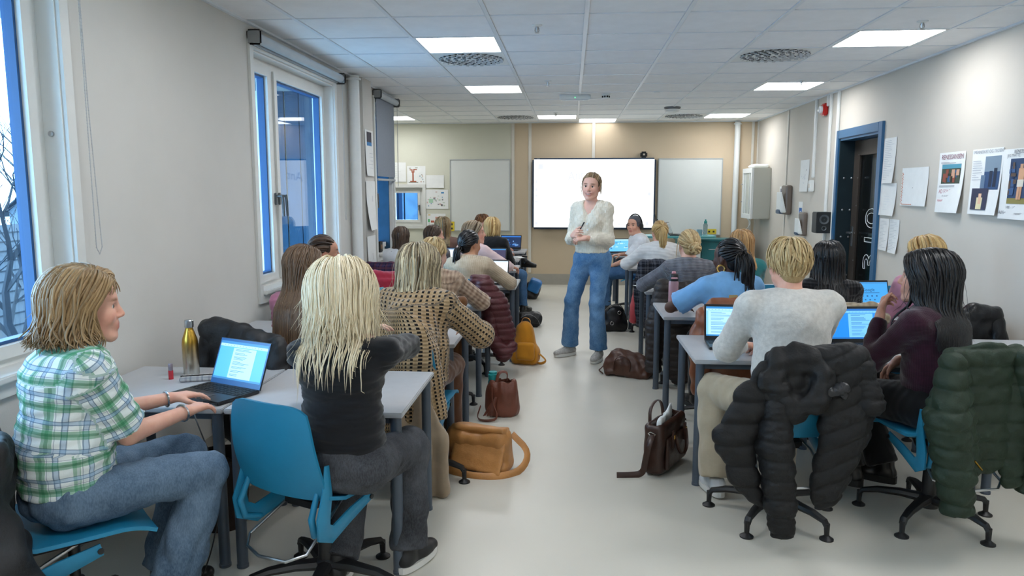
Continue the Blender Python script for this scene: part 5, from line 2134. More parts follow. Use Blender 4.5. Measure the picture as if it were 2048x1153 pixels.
# X: black braids, light blue shirt, hoop earring
cast('X', 'woman with black braids in a ponytail, gold hoop earring and light-blue shirt', 1.0, 4.94, 6,
     dict(lean=10, head=(32, 0, 0), twist=8, seat=.44, handL=dict(t=(-.24, .36, .752), hint=(-1, -.2, -.4)), handR=dict(t=(.1, .42, .752))),
     dict(h=.009, skin=DARK, brow='#140d0a', lip='#5d2f2b', top=dict(m=fabric('light blue cotton', '#6ea1cf', .2, 500), name='shirt', inf=.024, sleeve=.40, sr=.070, flare=1.15, neck='collar', wr=.006),
          bottom=dict(m=C_BLACK), shoe=W_BLK,
          hair=dict(style='braids', n=230, w=.006, tie=(0, -.118, .035), L=.31, nt=130, wt=.0048, wave=.010, freq=30, m=H_BLK, spread=1.3, mh=12, taper=.6)), 20)
# Y: strawberry blonde, teal top
cast('Y', 'girl with strawberry-blonde hair in a teal top, behind the woman with braids', 1.42, 6.24, 0,
     dict(lean=6, head=(12, 0, 0), seat=.44, handL=dict(t=(-.01, .34, .755), hint=(.1, -.2, -1)), handR=dict(t=(.08, .34, .755), hint=(.2, -.2, -1))),
     dict(s=.95, sw=.145, skin=PALE, top=dict(m=fabric('teal knit', '#1f6a6b'), inf=.014, sleeve=.95), bottom=dict(m=C_BLACK), shoe=W_BLK,
          hair=dict(style='long', n=200, w=.010, L=.19, part=-.1, open=62, wave=.006, m=H_STR, el=-14)), 21)
# Z: short blond hair, light grey jumper
cast('Z', 'person with short wheat-blond hair in a fluffy light-grey jumper seen from behind', .985, 3.52, 4,
     dict(lean=11, head=(3, -3, 0), seat=.46, handL=dict(t=(-.11, .43, .752), hint=(-.75, -.3, -.7), curl=(20, 30, 20)), handR=dict(t=(.06, .46, .752), hint=(1, -.3, -.35)),
          kneeL=(-.27, .36, .53), ankleL=(-.27, .25, .10), kneeR=(.14, .42, .53), ankleR=(.06, .30, .10)),
     dict(male=True, h=.008, hb=.007, s=1.02, skin=ROSY, brow='#8a6b45', top=dict(m=fabric('light grey mohair', '#c4c2bc', .5, 130, var=.12, vscale=50, sheen=.5), name='jumper', inf=.024, sleeve=.97, sr=.070, fore=.98, cuff=.042, hem=-.02, wr=.004, wfreq=18),
          bottom=dict(m=C_BEIGE, inf=.022, hem=.085, wr=.007), shoe=W_SNK,
          hair=dict(style='short', n=1000, w=.0045, tvar=.14, low=8, m=H_SHB, puff=1.3, ms=7, sides=5, vol=1.02)), 22)
# AA: long black hair, black mesh top
M_mesh = knit('black open mesh', '#17161a', '#0a0a0c', 50, 50, .5)
cast('AA', 'girl with long black hair in a black open-mesh top', 1.63, 4.94, -6,
     dict(lean=8, head=(6, 0, 0), seat=.44),
     dict(skin='#c39a82', brow='#15110f', top=dict(m=M_mesh, inf=.008, sleeve=.95, neck='scoop'), bottom=dict(m=C_BLACK),
          hair=dict(style='long', n=480, w=.006, L=.30, part=-.1, open=64, wave=.006, freq=18, m=H_BLK, el=-14, puff=.9, outw=.03)), 23)
# BB: black hair, plum jumper, chin on hand
cast('BB', 'woman with shoulder-length black hair in a plum jumper, chin resting on her hand', 1.66, 3.60, 34,
     dict(lean=7, head=(26, 3, 0), seat=.46, twist=6,
          handL=dict(t=(-.085, .235, .955), hint=(-.35, .35, -1), d=(.50, .15, .75), n=(.45, -.75, .2), curl=(45, 55, 35), spread=3),
          handR=dict(t=(.02, .19, .725), hint=(.8, -.2, -.8), d=(-.5, .45, -.7), n=(-.2, -.5, -.8), curl=(20, 25, 15), spread=6),
          kneeR=(.04, .44, .54), kneeL=(-.14, .42, .54), ankleR=(.02, .24, .17), ankleL=(-.16, .30, .17), toeR=18, toeL=10),
     dict(h=.008, hb=.006, skin='#cfa08c', brow='#1d1513', lip='#a8625f', top=dict(m=knit('plum fine knit', '#3b1c2c', '#1f0f18', 130, 180, .2), name='jumper', inf=.014, sleeve=.95, neck='crew', wr=.005),
          bottom=dict(m=C_BLACK, inf=.022, hem=.075, wr=.006), shoe=W_BLK,
          hair=dict(style='long', n=950, w=.0052, L=.30, part=.05, open=60, wave=.014, freq=15, m=H_BLK, el=-12, puff=2.0, vol=1.10, sides=5, ms=7, mh=9, fly=10, curl=.2, backoff=.014)), 24)
# CC: blonde behind BB, pink top
cast('CC', 'girl with golden hair in a pink top by the door wall, behind the black-haired woman', 2.18, 4.94, 12,
     dict(lean=6, head=(30, -4, 0), seat=.455),
     dict(skin=PALE, brow='#7a5a3a', top=dict(m=fabric('dusty pink', '#b98398'), inf=.014, sleeve=.95), bottom=dict(m=C_BLACK),
          hair=dict(style='long', n=210, w=.009, L=.14, part=-.1, open=64, wave=.004, m=H_GLD, el=-14)), 25)

# ---- chairs under the sitters (and the empty ones)
CHAIRS = {}
def seat_for(key, label, dx=0, dy=0, face=None, spin=0):
    x, y, a = INFO[key]['xf']
    CHAIRS[key] = chair(x + dx, y + dy, math.degrees(a) if face is None else face, label, spin)
seat_for('A', 'teal chair of the girl in the green plaid shirt, black jacket on its back', -.0, .0, -47, 10)
CHAIRS['B'] = chair(-.95, 2.71, -24, 'teal shell chair with bare back in the left foreground, under the platinum-haired woman', 40)
seat_for('C', 'teal chair of the pink-topped girl by the window wall', -.12, -.06, -14)
seat_for('D', 'teal chair of the dark-haired person behind the pink-topped girl')
seat_for('E', 'teal chair of the woman in the crochet cardigan', 0, 0, None, 36)
seat_for('M', 'teal chair of the person in the striped jumper')
seat_for('F', 'teal chair with bare back of the girl with the black ponytail')
CHAIRS['empty'] = chair(pxX(785, 6.45), 6.46, 10, 'empty teal chair with a red jacket in the fourth window-side row', 20)
seat_for('G', 'teal chair of the girl in the white blouse by the far window', -.05)
seat_for('H', 'teal chair of the brown-haired girl in profile')
seat_for('I', 'teal chair of the long-haired girl near the back whiteboard')
seat_for('J', 'teal chair of the girl with curly ash-blonde hair')
seat_for('K', 'teal chair of the young man with the crossed boot')
seat_for('L', 'teal chair of the person with the honey-blonde bob')
seat_for('U', 'teal chair of the young man with headphones')
seat_for('V', 'teal chair of the ponytailed girl in the white blouse')
seat_for('W', 'teal chair of the girl with the messy bun', -.06)
seat_for('X', 'teal chair of the woman with braids, brown jacket on its back')
seat_for('Y', 'teal chair of the girl in the teal top', .08)
CHAIRS['Z'] = chair(.985, 3.52, 2, 'teal chair with a black puffer jacket under the person in light grey', 0, 'teal shell swivel chairs')
seat_for('AA', 'teal chair of the girl in the black mesh top')
CHAIRS['BB'] = chair(1.72, 3.55, 9, 'teal chair with the dark-green puffer jacket in the right foreground', -8)
seat_for('CC', 'teal chair of the pink-topped girl by the door wall', 0, 0, 10)
CHAIRS['e3'] = chair(pxX(1790, 6.3) - .14, 6.26, -10, 'empty teal chair by the door wall behind the open search page laptop', 5)
# ================================================================== COATS OVER CHAIR BACKS
def quilt(pitch, amp, axis=2, phase=0.0):
    def f(P, N, uv):
        t = (P[:, axis] / pitch + phase) % 1.0
        return amp * (1 - np.abs(2 * t - 1) ** 3.2 - .7)
    return f
def addw(f, amp, fr, seed):
    return lambda P, N, uv: (f(P, N, uv) if f else 0) + wrinkle(P, amp, fr, seed)

def coat(label, ch, cat='jacket', name='jacket'):
    r = empty(name, tuple(ch.location), ch.rotation_euler[2])
    tag(r, label, cat)
    return r
def piece(r, name, m, prims, h=.010, disp=None, sm=1):
    B = Blob(h)
    for p in prims:
        if len(p) >= 4 and isinstance(p[0], tuple) and isinstance(p[1], tuple):
            a, b_, ra, rb = p[:4]
            kw = p[4] if len(p) > 4 else {}
            B.cap(a, b_, ra, rb, **dict(dict(k=.03), **kw))
    return blob_obj(name, B, m, r, disp, sm)
YF_ = dict(fl=((0, 1, 0), .40))
def puffer_mat(name, c, rough=.42):
    return mat('nylon ' + name, c, rough, var=.12, vscale=9, bump=.5, bscale=55, spec=.35, bdist=.006)

# black puffer on the light-grey sitter's chair
PB = puffer_mat('black puffer', '#131416', .6)
r = coat('black puffer jacket hanging over the chair of the person in light grey', CHAIRS['Z'])
qz = addw(quilt(.085, .010), .007, 38, 1)
def diag(P, N, uv):
    t = ((P[:, 2] - .45 * P[:, 0]) / .080) % 1.0
    return .010 * (.3 - np.abs(2 * t - 1) ** 3.2) + wrinkle(P, .007, 40, 2)
piece(r, 'front_panel', PB, [((.02, -.275, .845), (.23, -.275, .855), .050, .055), ((.17, -.315, .80), (.19, -.325, .56), .105, .105, dict(fl=((0, 1, 0), .42))), ((.19, -.325, .56), (.13, -.33, .27), .105, .075, dict(fl=((0, 1, 0), .42))),
                              ((.13, -.33, .40), (.085, -.335, .20), .05, .022, dict(fl=((0, 1, 0), .5)))], .0065, diag)
piece(r, 'sleeve', PB, [((.25, -.29, .82), (.285, -.31, .66), .058, .060), ((.285, -.31, .66), (.285, -.30, .61), .060, .045)], .0065, qz)
piece(r, 'collar', PB, [((-.10, -.30, .835), (-.14, -.33, .74), .052, .055), ((-.14, -.33, .74), (-.06, -.35, .63), .055, .055), ((-.06, -.35, .63), (.05, -.36, .68), .052, .050), ((.05, -.36, .68), (.085, -.33, .77), .050, .05),
                        ((.085, -.33, .77), (.02, -.30, .845), .05, .05), ((-.10, -.29, .84), (.04, -.28, .855), .045, .045), ((-.03, -.31, .83), (-.02, -.32, .72), .085, .08, dict(fl=((0, 1, 0), .3)))], .0065, addw(None, .010, 26, 3))
piece(r, 'hood_edge', puffer_mat('black trim', '#2b2c2f', .25), [((.07, -.365, .71), (.15, -.375, .735), .026, .024), ((.15, -.375, .735), (.16, -.37, .70), .020, .016)], .006, addw(None, .006, 60, 4))
piece(r, 'front_flap', PB, [((-.15, -.31, .78), (-.22, -.34, .66), .055, .065, dict(fl=((0, 1, 0), .5))), ((-.22, -.34, .66), (-.29, -.35, .50), .075, .085, dict(fl=((0, 1, 0), .5))), ((-.29, -.35, .50), (-.24, -.35, .33), .075, .065, dict(fl=((0, 1, 0), .5))),
                             ((-.24, -.35, .33), (-.16, -.35, .20), .055, .025, dict(fl=((0, 1, 0), .5)))], .0065, addw(quilt(.095, .012), .006, 26, 5))
piece(r, 'hanging_sleeve', PB, [((-.11, -.33, .72), (-.12, -.36, .48), .060, .075), ((-.12, -.36, .48), (-.085, -.37, .22), .078, .066), ((-.085, -.37, .22), (-.07, -.37, .075), .060, .050, dict(cut=(0, 1)))], .0065, qz)

# dark-green puffer on the right foreground chair
PG = puffer_mat('dark green puffer', '#223124', .62)
r = coat('dark-green puffer jacket draped over the chair in the right foreground', CHAIRS['BB'])
qg = addw(quilt(.082, .012), .005, 38, 6)
piece(r, 'back_panel', PG, [((-.14, -.29, .865), (.15, -.29, .87), .040, .040), ((0, -.31, .80), (.02, -.315, .46), .125, .12, dict(fl=((0, 1, 0), .28)))], .0065, qg)
piece(r, 'front_panel', PG, [((-.13, -.31, .85), (-.17, -.335, .62), .055, .10, dict(fl=((0, 1, 0), .55))), ((-.17, -.335, .62), (-.12, -.345, .40), .105, .10, dict(fl=((0, 1, 0), .5)))], .0065, qg)
piece(r, 'sleeve', PG, [((-.16, -.32, .83), (-.195, -.36, .60), .055, .082), ((-.195, -.36, .60), (-.155, -.375, .37), .082, .075), ((-.155, -.375, .37), (-.125, -.375, .205), .072, .064, dict(cut=(0, 1)))], .0065, qg)
piece(r, 'sleeve', PG, [((.16, -.31, .85), (.235, -.31, .62), .055, .08), ((.235, -.31, .62), (.25, -.31, .40), .08, .076), ((.25, -.31, .40), (.25, -.31, .25), .072, .064, dict(cut=(0, 1)))], .0065, qg)
piece(r, 'front_panel', PG, [((.13, -.29, .85), (.15, -.31, .60), .06, .075, dict(fl=((0, 1, 0), .5))), ((.15, -.31, .60), (.15, -.32, .33), .075, .055, dict(fl=((0, 1, 0), .5)))], .0065, qg)
q = MB(); q.tube([(-.105, -.425, .445), (-.07, -.425, .405)], .004, 6); q.build('zip_pull', mat('brass', '#b08a3c', .3, 1.0), r)

def simple_coat(label, key, m, body, sleeves, disp, h=.011, name='jacket', cat='jacket'):
    r = coat(label, CHAIRS[key], cat, name)
    piece(r, 'body_panel', m, body, h, disp)
    for sl in sleeves:
        piece(r, 'sleeve', m, sl, h, disp)
    return r
FL = dict(fl=((0, 1, 0), .26), cut=(1, 0), k=.04)
def std_body(x0=-.19, x1=.19, zb=.45, y=-.29, r0=.034):
    c, w = (x0 + x1) / 2, (x1 - x0) / 2
    return [((x0, y + .02, .815), (x1, y + .02, .815), r0, r0), ((c, y, .815), (c, y - .015, zb), w + .01, w, FL),
            ((c, -.20, .80), (c, -.18, .66), w - .01, w - .03, dict(fl=((0, 1, 0), .16), cut=(1, 0)))]
def std_sleeve(s, zb=.35, x=.24, y=-.29, r0=.06):
    return [((s * (x - .03), y, .79), (s * x, y - .02, .60), r0 * .8, r0), ((s * x, y - .02, .60), (s * (x - .02), y - .02, zb), r0, r0 * .8, dict(cut=(0, 1)))]
# A: black jacket at the left edge
r = simple_coat('black jacket hanging over the plaid-shirted girl’s chair at the left edge', 'A', mat('nylon matt black', '#16171a', .6, var=.12, vscale=8, bump=.4, bscale=60, bdist=.006),
            std_body(-.22, .22, .30, -.31, .05) + [((.10, -.30, .80), (.27, -.27, .50), .09, .12), ((.27, -.27, .50), (.30, -.16, .30), .11, .09), ((.22, -.26, .45), (.24, -.24, .10), .12, .10)], [std_sleeve(-1, .25, .20)], addw(None, .022, 16, 21), .010)
# C: black jacket
simple_coat('black jacket bunched on the pink-topped girl’s chair by the window wall', 'C', mat('nylon matt black', '#16171a', .6), [((-.20, -.28, .86), (.10, -.28, .82), .06, .055)] + std_body(-.21, .18, .45), [std_sleeve(-1, .5), std_sleeve(1, .5)], addw(None, .014, 20, 22))
# E: long beige coat falling to the floor
M_wool = fabric('beige wool', '#9c8b76', .3, 200)
simple_coat('long beige wool coat falling from the crochet-cardigan woman’s chair to the floor', 'E', M_wool, [((-.16, -.30, .60), (.18, -.30, .60), .03, .03), ((0, -.31, .60), (.02, -.33, .25), .18, .19, FL)], [[((.12, -.32, .55), (.17, -.29, .30), .07, .085, dict(fl=((0, 1, 0), .4))), ((.17, -.29, .30), (.20, -.28, .05), .085, .06, dict(fl=((0, 1, 0), .4)))],
            [((0, -.34, .5), (.08, -.35, .12), .10, .12, dict(fl=((0, 1, 0), .3)))]], addw(lambda P, N, uv: .012 * np.sin(P[:, 0] * 55), .008, 16, 23), name='coat', cat='coat')
# M: brown jacket
simple_coat('brown suede jacket over the chair of the striped-jumper person', 'M', fabric('brown suede', '#6b4526'), std_body(.0, .26, .28), [std_sleeve(1, .25, .25)], addw(None, .012, 18, 24))
# F: oxblood puffer
PR = puffer_mat('oxblood puffer', '#4e2226', .45)
r = coat('oxblood-red puffer jacket hanging off the aisle side of the ponytailed girl’s chair', CHAIRS['F'])
qr = addw(quilt(.052, .011), .004, 30, 25)
piece(r, 'body_panel', PR, [((.10, -.28, .82), (.20, -.26, .81), .04, .045), ((.19, -.28, .76), (.26, -.26, .60), .085, .12), ((.26, -.26, .60), (.32, -.24, .36), .125, .125), ((.32, -.24, .36), (.34, -.26, .20), .115, .08)], .009, qr)
piece(r, 'sleeve', PR, [((.24, -.32, .62), (.24, -.36, .36), .06, .065), ((.24, -.36, .36), (.36, -.36, .20), .06, .055), ((.36, -.36, .20), (.42, -.30, .26), .055, .05)], .009, qr)
# empty chair: red jacket
simple_coat('red jacket on the empty chair in the fourth window-side row', 'empty', fabric('red fleece', '#8f1f2e'), std_body(-.20, .20, .5) + [((-.20, -.27, .84), (.18, -.27, .82), .05, .055)], [std_sleeve(-1, .55)], addw(None, .010, 20, 26))
# G: purple striped jacket
simple_coat('purple striped jacket over the chair of the girl in the white blouse', 'G', plaid('purple stripe', '#3a2f4d', [(.5, .3, '#57343f', .7), (.2, .1, '#1d1a28', .8)], .06, 'obj'), std_body(-.20, .20, .42), [std_sleeve(1, .5)], addw(None, .010, 20, 27))
# J: fluffy white and black jacket
simple_coat('fluffy off-white jacket with black stripe on the curly-haired girl’s chair', 'J', plaid('white black fleece', '#b9b4b0', [(.5, .35, '#16161a', .95)], .16, 'obj'), std_body(-.24, .10, .45), [std_sleeve(-1, .45)], addw(None, .012, 30, 28))
# L: dark brown jacket
simple_coat('dark brown jacket squared over the chair of the honey-blonde person', 'L', fabric('dark brown canvas', '#3a302c'), std_body(-.02, .27, .25), [std_sleeve(1, .25, .26)], addw(None, .010, 18, 29))
# V: dark plaid shirt jacket with red lining
PLD = plaid('charcoal check', '#262932', [(.5, .26, '#5b5e68', .4), (.15, .05, '#8b8d95', .3), (.8, .14, '#15161b', .7)], .075, 'obj')
r = simple_coat('charcoal checked overshirt on the chair of the ponytailed girl in white', 'V', PLD, std_body(-.24, .24, .30), [std_sleeve(-1, .15, .27, -.29, .08), std_sleeve(1, .3)], addw(None, .012, 18, 30), name='overshirt')
piece(r, 'lining', fabric('coral lining', '#b84a50'), [((-.28, -.25, .55), (-.33, -.25, .20), .06, .05)], .011, addw(None, .01, 20, 31))
# W: dark brown puffer
PW = puffer_mat('brown black puffer', '#2b2524', .5)
r = coat('brown-black puffer jacket over the chair of the girl with the messy bun', CHAIRS['W'])
qw = addw(quilt(.055, .010), .004, 26, 32)
piece(r, 'body_panel', PW, std_body(-.20, .20, .35), .010, addw(None, .008, 18, 33))
piece(r, 'sleeve', PW, [((-.20, -.29, .80), (-.26, -.32, .50), .07, .075), ((-.26, -.32, .50), (-.27, -.33, .12), .075, .065, dict(cut=(0, 1)))], .010, qw)
piece(r, 'front_panel', PW, [((-.08, -.33, .60), (-.06, -.36, .12), .09, .10, dict(fl=((0, 1, 0), .5)))], .010, qw)
# X: brown leather jacket with light label tab
M_lea = mat('cognac leather', '#7a4426', .42, var=.25, vscale=7, bump=.35, bscale=40, bdist=.005)
r = simple_coat('cognac-brown leather jacket over the chair of the woman with braids', 'X', M_lea, std_body(-.23, .23, .40, -.30, .05) + [((-.20, -.27, .855), (.20, -.27, .855), .045, .045), ((-.20, -.30, .80), (-.27, -.31, .55), .07, .08)], [std_sleeve(-1, .30, .28, -.28, .075), std_sleeve(1, .4, .26)], addw(None, .012, 20, 34), .009)
q = MB(); q.box((-.07, -.342, .83), (.055, .004, .11), bev=.0015); o = q.build('label_tab', fabric('khaki tab', '#a08f63'), r); o.rotation_euler = (R(-6), 0, 0)
# AA: cream cable cardigan, CC: black jacket
simple_coat('beige cable-knit cardigan bunched on the chair of the girl in the mesh top', 'AA', knit('beige cable', '#a3937b', '#6f604b', 30, 30, .9), [((-.16, -.28, .82), (.18, -.28, .83), .05, .055), ((.18, -.28, .82), (.26, -.26, .78), .05, .045)] + std_body(-.18, .18, .5), [std_sleeve(1, .5)], addw(None, .012, 24, 35), name='cardigan', cat='cardigan')
simple_coat('black jacket on the chair of the pink-topped girl by the door wall', 'CC', puffer_mat('shiny black', '#15171a', .35), std_body(.0, .24, .45) + [((.10, -.29, .83), (.24, -.29, .81), .05, .05)], [std_sleeve(1, .4, .27)], addw(None, .012, 22, 36))

# ================================================================== LAPTOPS
M_lap = mat('laptop charcoal', '#2b2d30', .4, .3, var=.05, vscale=30)
M_key = mat('laptop keys', '#0e0f10', .55)
def flat_mat(c, st=1.0):
    return emis(f'lit {c} {st}', c, st)
def screen_obj(r, w, hgt, rects, parent, st=1.0, name='display'):
    """rects: (x0,y0,x1,y1,colour) in 0..1, later ones on top"""
    q = MB()
    ms = []
    names = {}
    for i, (x0, y0, x1, y1, c) in enumerate(rects):
        if c not in names:
            names[c] = len(ms)
            ms.append(flat_mat(c, st))
        z = .0004 + .00025 * i
        q.quad(((x0 - .5) * w, y0 * hgt, -z), ((x1 - .5) * w, y0 * hgt, -z), ((x1 - .5) * w, y1 * hgt, -z), ((x0 - .5) * w, y1 * hgt, -z), names[c])
    me = q.mesh(name)
    me.transform(Matrix(((1, 0, 0, 0), (0, 0, 1, 0), (0, 1, 0, 0), (0, 0, 0, 1))))
    o = obj(name, me, None, parent)
    for m in ms:
        me.materials.append(m)
    return o
def doc_rects(bgc, page, ink, seed, px=(.30, .78)):
    rr = random.Random(seed)
    L = [(0, 0, 1, 1, bgc), (0, .86, 1, 1, page), (0, .93, 1, 1, ink), (px[0], .05, px[1], .84, page), (0, 0, 1, .05, ink)]
    y = .80
    while y > .10:
        n = rr.randint(2, 4)
        for _ in range(n):
            L.append((px[0] + .05, y, px[0] + .05 + (px[1] - px[0] - .1) * rr.uniform(.4, 1), y + .012, ink))
            y -= .032
            if y < .1:
                break
        y -= .035
    for k in range(14):
        L.append((.04 + k * .065, .885, .06 + k * .065, .895, ink))
    return L
def google_rects(bgc, dot):
    L = [(0, 0, 1, 1, bgc), (.25, .52, .78, .54, dot), (0, .93, 1, 1, '#3f8fd0')]
    for k in range(4):
        L.append((.32 + k * .12, .36, .36 + k * .12, .42, dot))
    for k in range(3):
        L.append((.38 + k * .12, .20, .42 + k * .12, .25, dot))
    return L
def ui_rects(bgc, a, b_, seed):
    rr = random.Random(seed)
    L = [(0, 0, 1, 1, bgc), (0, .9, 1, 1, a)]
    for k in range(16):
        x, y = rr.uniform(.04, .8), rr.uniform(.06, .8)
        L.append((x, y, x + rr.uniform(.05, .18), y + rr.uniform(.02, .10), rr.choice((a, b_))))
    return L
def laptop(label, x, y, face, rects, ang=108, st=.9, word=None, w=.315, d=.22, z=TZ, bezel='#1a1b1d', screen=True):
    """face: direction the user looks at (0 = towards the screen wall)"""
    r = empty('laptop', (x, y, z), R(face))
    tag(r, label, 'laptop', 'open laptops on the tables')
    q = MB(); q.box((0, 0, .009), (w, d, .015), bev=.003); q.build('base', M_lap, r)
    q = MB()
    for i in range(13):
        for j in range(5):
            q.box((-w * .43 + i * w * .072, .085 - j * .0205, .0172), (w * .06, .0165, .002))
    o = q.build('keyboard', M_key, r); o['kind'] = 'stuff'
    q = MB(); q.box((0, -.062, .0168), (.10, .06, .001)); q.build('touchpad', mat('touchpad', '#3a3c40', .35), r)
    lid = empty('lid', (0, d / 2, .012)); lid.parent = r; lid.rotation_euler = (R(-(ang - 90)), 0, 0)
    hh = d * .96
    q = MB(); q.box((0, .005, hh / 2), (w, .007, hh), bev=.002); s_ = q.build('screen_shell', M_lap, r)
    s_.location = lid.location; s_.rotation_euler = lid.rotation_euler
    bpy.data.objects.remove(lid)
    q = MB(); q.box((0, .0008, hh / 2), (w - .006, .0012, hh - .006)); q.build('bezel', mat('bezel ' + bezel, bezel, .3), s_)
    if screen:
        so = screen_obj(r, w - .02, hh - .04, rects, s_, st)
        so.location = (0, 0.0, .026)
        if word:
            txt, size, cc = word
            me = text_mesh(txt, size)
            xs = [v.co.x for v in me.vertices]
            me.transform(Matrix(((1, 0, 0, -(max(xs) + min(xs)) / 2), (0, 0, -1, -.0035), (0, 1, 0, (hh - .04) * .60), (0, 0, 0, 1))))
            obj('screen_word', me, flat_mat(cc, st), s_, (0, 0, .026))
    return r
BLU, LBL, INK = '#2f9bea', '#8fd2fb', '#2a78b8'
laptop('open laptop with a document page in front of the girl in the plaid shirt', -1.525, 3.00, -24, doc_rects('#4bb0f2', '#a5dafa', '#2b7fbe', 1), 112, 1.0, bezel='#1b5f9a')
laptop('open laptop with a browser page under the arm of the person in light grey', .93, 4.20, -3, doc_rects('#7fc6f5', '#a9dcfa', '#2c82c4', 2, (.04, .6)), 105, .95)
laptop('open laptop with a document in front of the woman in the plum jumper', 1.62, 4.18, 6, doc_rects('#1585ea', '#74c0f5', '#1668b8', 3, (.42, .9)), 105, .9)
laptop('open laptop showing a search page on the second-row table by the door wall', pxX(1754, 5.55), 5.50, 8, google_rects('#3f9fe6', '#1f4f86'), 108, .85, ('Google', .032, '#17324f'))
laptop('open laptop on the third door-side row beside the woman with braids', pxX(1420, 7.1), 7.02, -10, doc_rects('#2b93ea', '#86c8f5', '#1a6ab0', 4, (.45, .9)), 105, .9)
laptop('open laptop with chat window beside the young man with headphones', pxX(1243, 10.25), 10.30, 10, ui_rects('#5cb4ea', '#a9d8f4', '#1f5f96', 5), 108, .95)
laptop('open laptop with a white page in front of the brown-haired girl in profile', pxX(884, 8.5), 8.42, -4, doc_rects('#b9cfe0', '#e6eef5', '#8aa3bb', 6, (.1, .9)), 105, 1.0, bezel='#1c3f63')
laptop('open laptop seen edge-on beside the striped-jumper person', pxX(872, 5.85), 5.80, -52, doc_rects('#2b86d8', '#7fc0ef', '#1a6ab0', 7), 104, .9, bezel='#1c3f63')
laptop('open laptop with a bright white page in front of the girl with the ponytail', pxX(984, 7.02) - .02, 6.98, -6, doc_rects('#dbe6f0', '#f2f6fa', '#b5c4d2', 8, (.1, .9)), 110, 1.05)
laptop('open laptop with a dark search page in front of the curly-haired girl', pxX(982, 8.5), 8.45, -6, google_rects('#3a3558', '#cfd6ef'), 108, .75, ('Google', .032, '#e7e9f5'))
laptop('open laptop with a dark blue drawing program on the farthest window-side table', pxX(1018, 10.95), 10.93, -8, ui_rects('#0e2a52', '#2f6fc0', '#7fb0e6', 9), 106, .9)
laptop('dark laptop seen from behind its hinge near the back whiteboard', pxX(916, 9.8), 9.62, 62, ui_rects('#3a5a80', '#6b8fb8', '#20344f', 10), 104, .6)

# ================================================================== BEANIE, HEADPHONES, JEWELLERY (worn parts)
J = INFO['U']
HC, Mh = J['HC'], J['M']
B = Blob(.008)
B.ell(HC + Mh @ V3(0, -.014, .040), (.088, .106, .098), Mh)
B.ell(HC + Mh @ V3(0, -.055, .0), (.070, .055, .060), Mh, .03)
B.ell(HC + Mh @ V3(0, .11, -.045), (.095, .095, .10), Mh, .01, 'd')
B.plane(HC + Mh @ V3(0, 0, -.035), Mh @ V3(0, .25, -1))
blob_obj('beanie', B, knit('charcoal beanie', '#5c5e65', '#3c3e44', 90, 60, .6), J['root'], None)
q = MB()
pts = []
for k in range(17):
    a = PI * k / 16
    pts.append(tuple(float(v) for v in (HC + Mh @ V3(.104 * math.cos(a), -.02, .01 + .142 * math.sin(a)))))
q.tube(pts, .009, 8, flat=.5)
hp = q.build('headphone_band', M_black, J['root'])
for s in (-1, 1):
    q = MB()
    q.lathe([(.030, -.012), (.038, -.006), (.038, .012), (.024, .018)], 18, M=Matrix.Rotation(R(90) * s, 4, 'Y'))
    e_ = q.build('ear_cup', M_black, J['root'], tuple(float(v) for v in (HC + Mh @ V3(s * .095, -.012, -.004))))
    e_.rotation_euler = Matrix([list(map(float, row)) for row in Mh]).to_euler()
def ring_part(key, c, nrm, rad, r, m, name, n=20):
    J = INFO[key]
    nrm = unit(nrm)
    e1 = unit(np.cross(nrm, V3(.3, .2, 1)))
    e2 = np.cross(nrm, e1)
    q = MB()
    q.tube([tuple(float(v) for v in (V3(c) + (e1 * math.cos(2 * PI * k / n) + e2 * math.sin(2 * PI * k / n)) * rad)) for k in range(n)], r, 6, closed=True)
    return q.build(name, m, J['root'])
GOLD = mat('gold', '#d8b26a', .25, 1.0)
SILV = mat('silver', '#c9c9c9', .25, 1.0)
J = INFO['X']
ring_part('X', J['HC'] + J['M'] @ V3(-.083, -.012, -.062), J['M'] @ V3(.9, .45, 0), .024, .0065, GOLD, 'hoop_earring')
J = INFO['A']
for k in range(5):
    q = MB(); q.lathe([(.001, -.006), (.006, 0), (.001, .006)], 8, cap=False, c=tuple(float(v) for v in (J['HC'] + J['M'] @ V3(.082, -.002, -.045 - k * .010))))
    q.build('red_earring_bead', mat('red bead', '#b3171f', .25), J['root'])
for sd in 'RL':
    ring_part('A', J['WR'][sd] * .93 + J['EL'][sd] * .07, J['WR'][sd] - J['EL'][sd], .030, .0045, SILV, 'chain_bracelet')
J = INFO['B']
ring_part('B', J['WR']['R'] * .93 + J['EL']['R'] * .07, J['WR']['R'] - J['EL']['R'], .030, .0050, GOLD, 'beaded_bracelet')
J = INFO['BB']
ring_part('BB', J['WR']['R'] * .90 + J['EL']['R'] * .1, J['WR']['R'] - J['EL']['R'], .028, .003, SILV, 'thin_bracelet')
J = INFO['T']
for k in range(4):
    z = J['C'][2] - .005 - .055 * k
    q = MB(); q.lathe([(.009, 0), (.009, .003), (.004, .004)], 10, M=Matrix.Translation((.0, float(J['C'][1]) + .138 - .012 * k, float(z))) @ Matrix.Rotation(R(-90), 4, 'X')); q.build('button', M_white, J['root'])
# the teacher's pen is held in both hands: a thing of its own
a = world('T', INFO['T']['tips']['R'])
c_ = world('T', INFO['T']['tips']['L'])
q = MB()
va, vc = Vector(a), Vector(c_)
dv = (vc - va).normalized()
q.tube([tuple(va - dv * .05), tuple(vc + dv * .02)], .006, 8)
tag(q.build('marker_pen', M_black), 'slim dark marker pen held between the standing woman’s hands', 'pen')

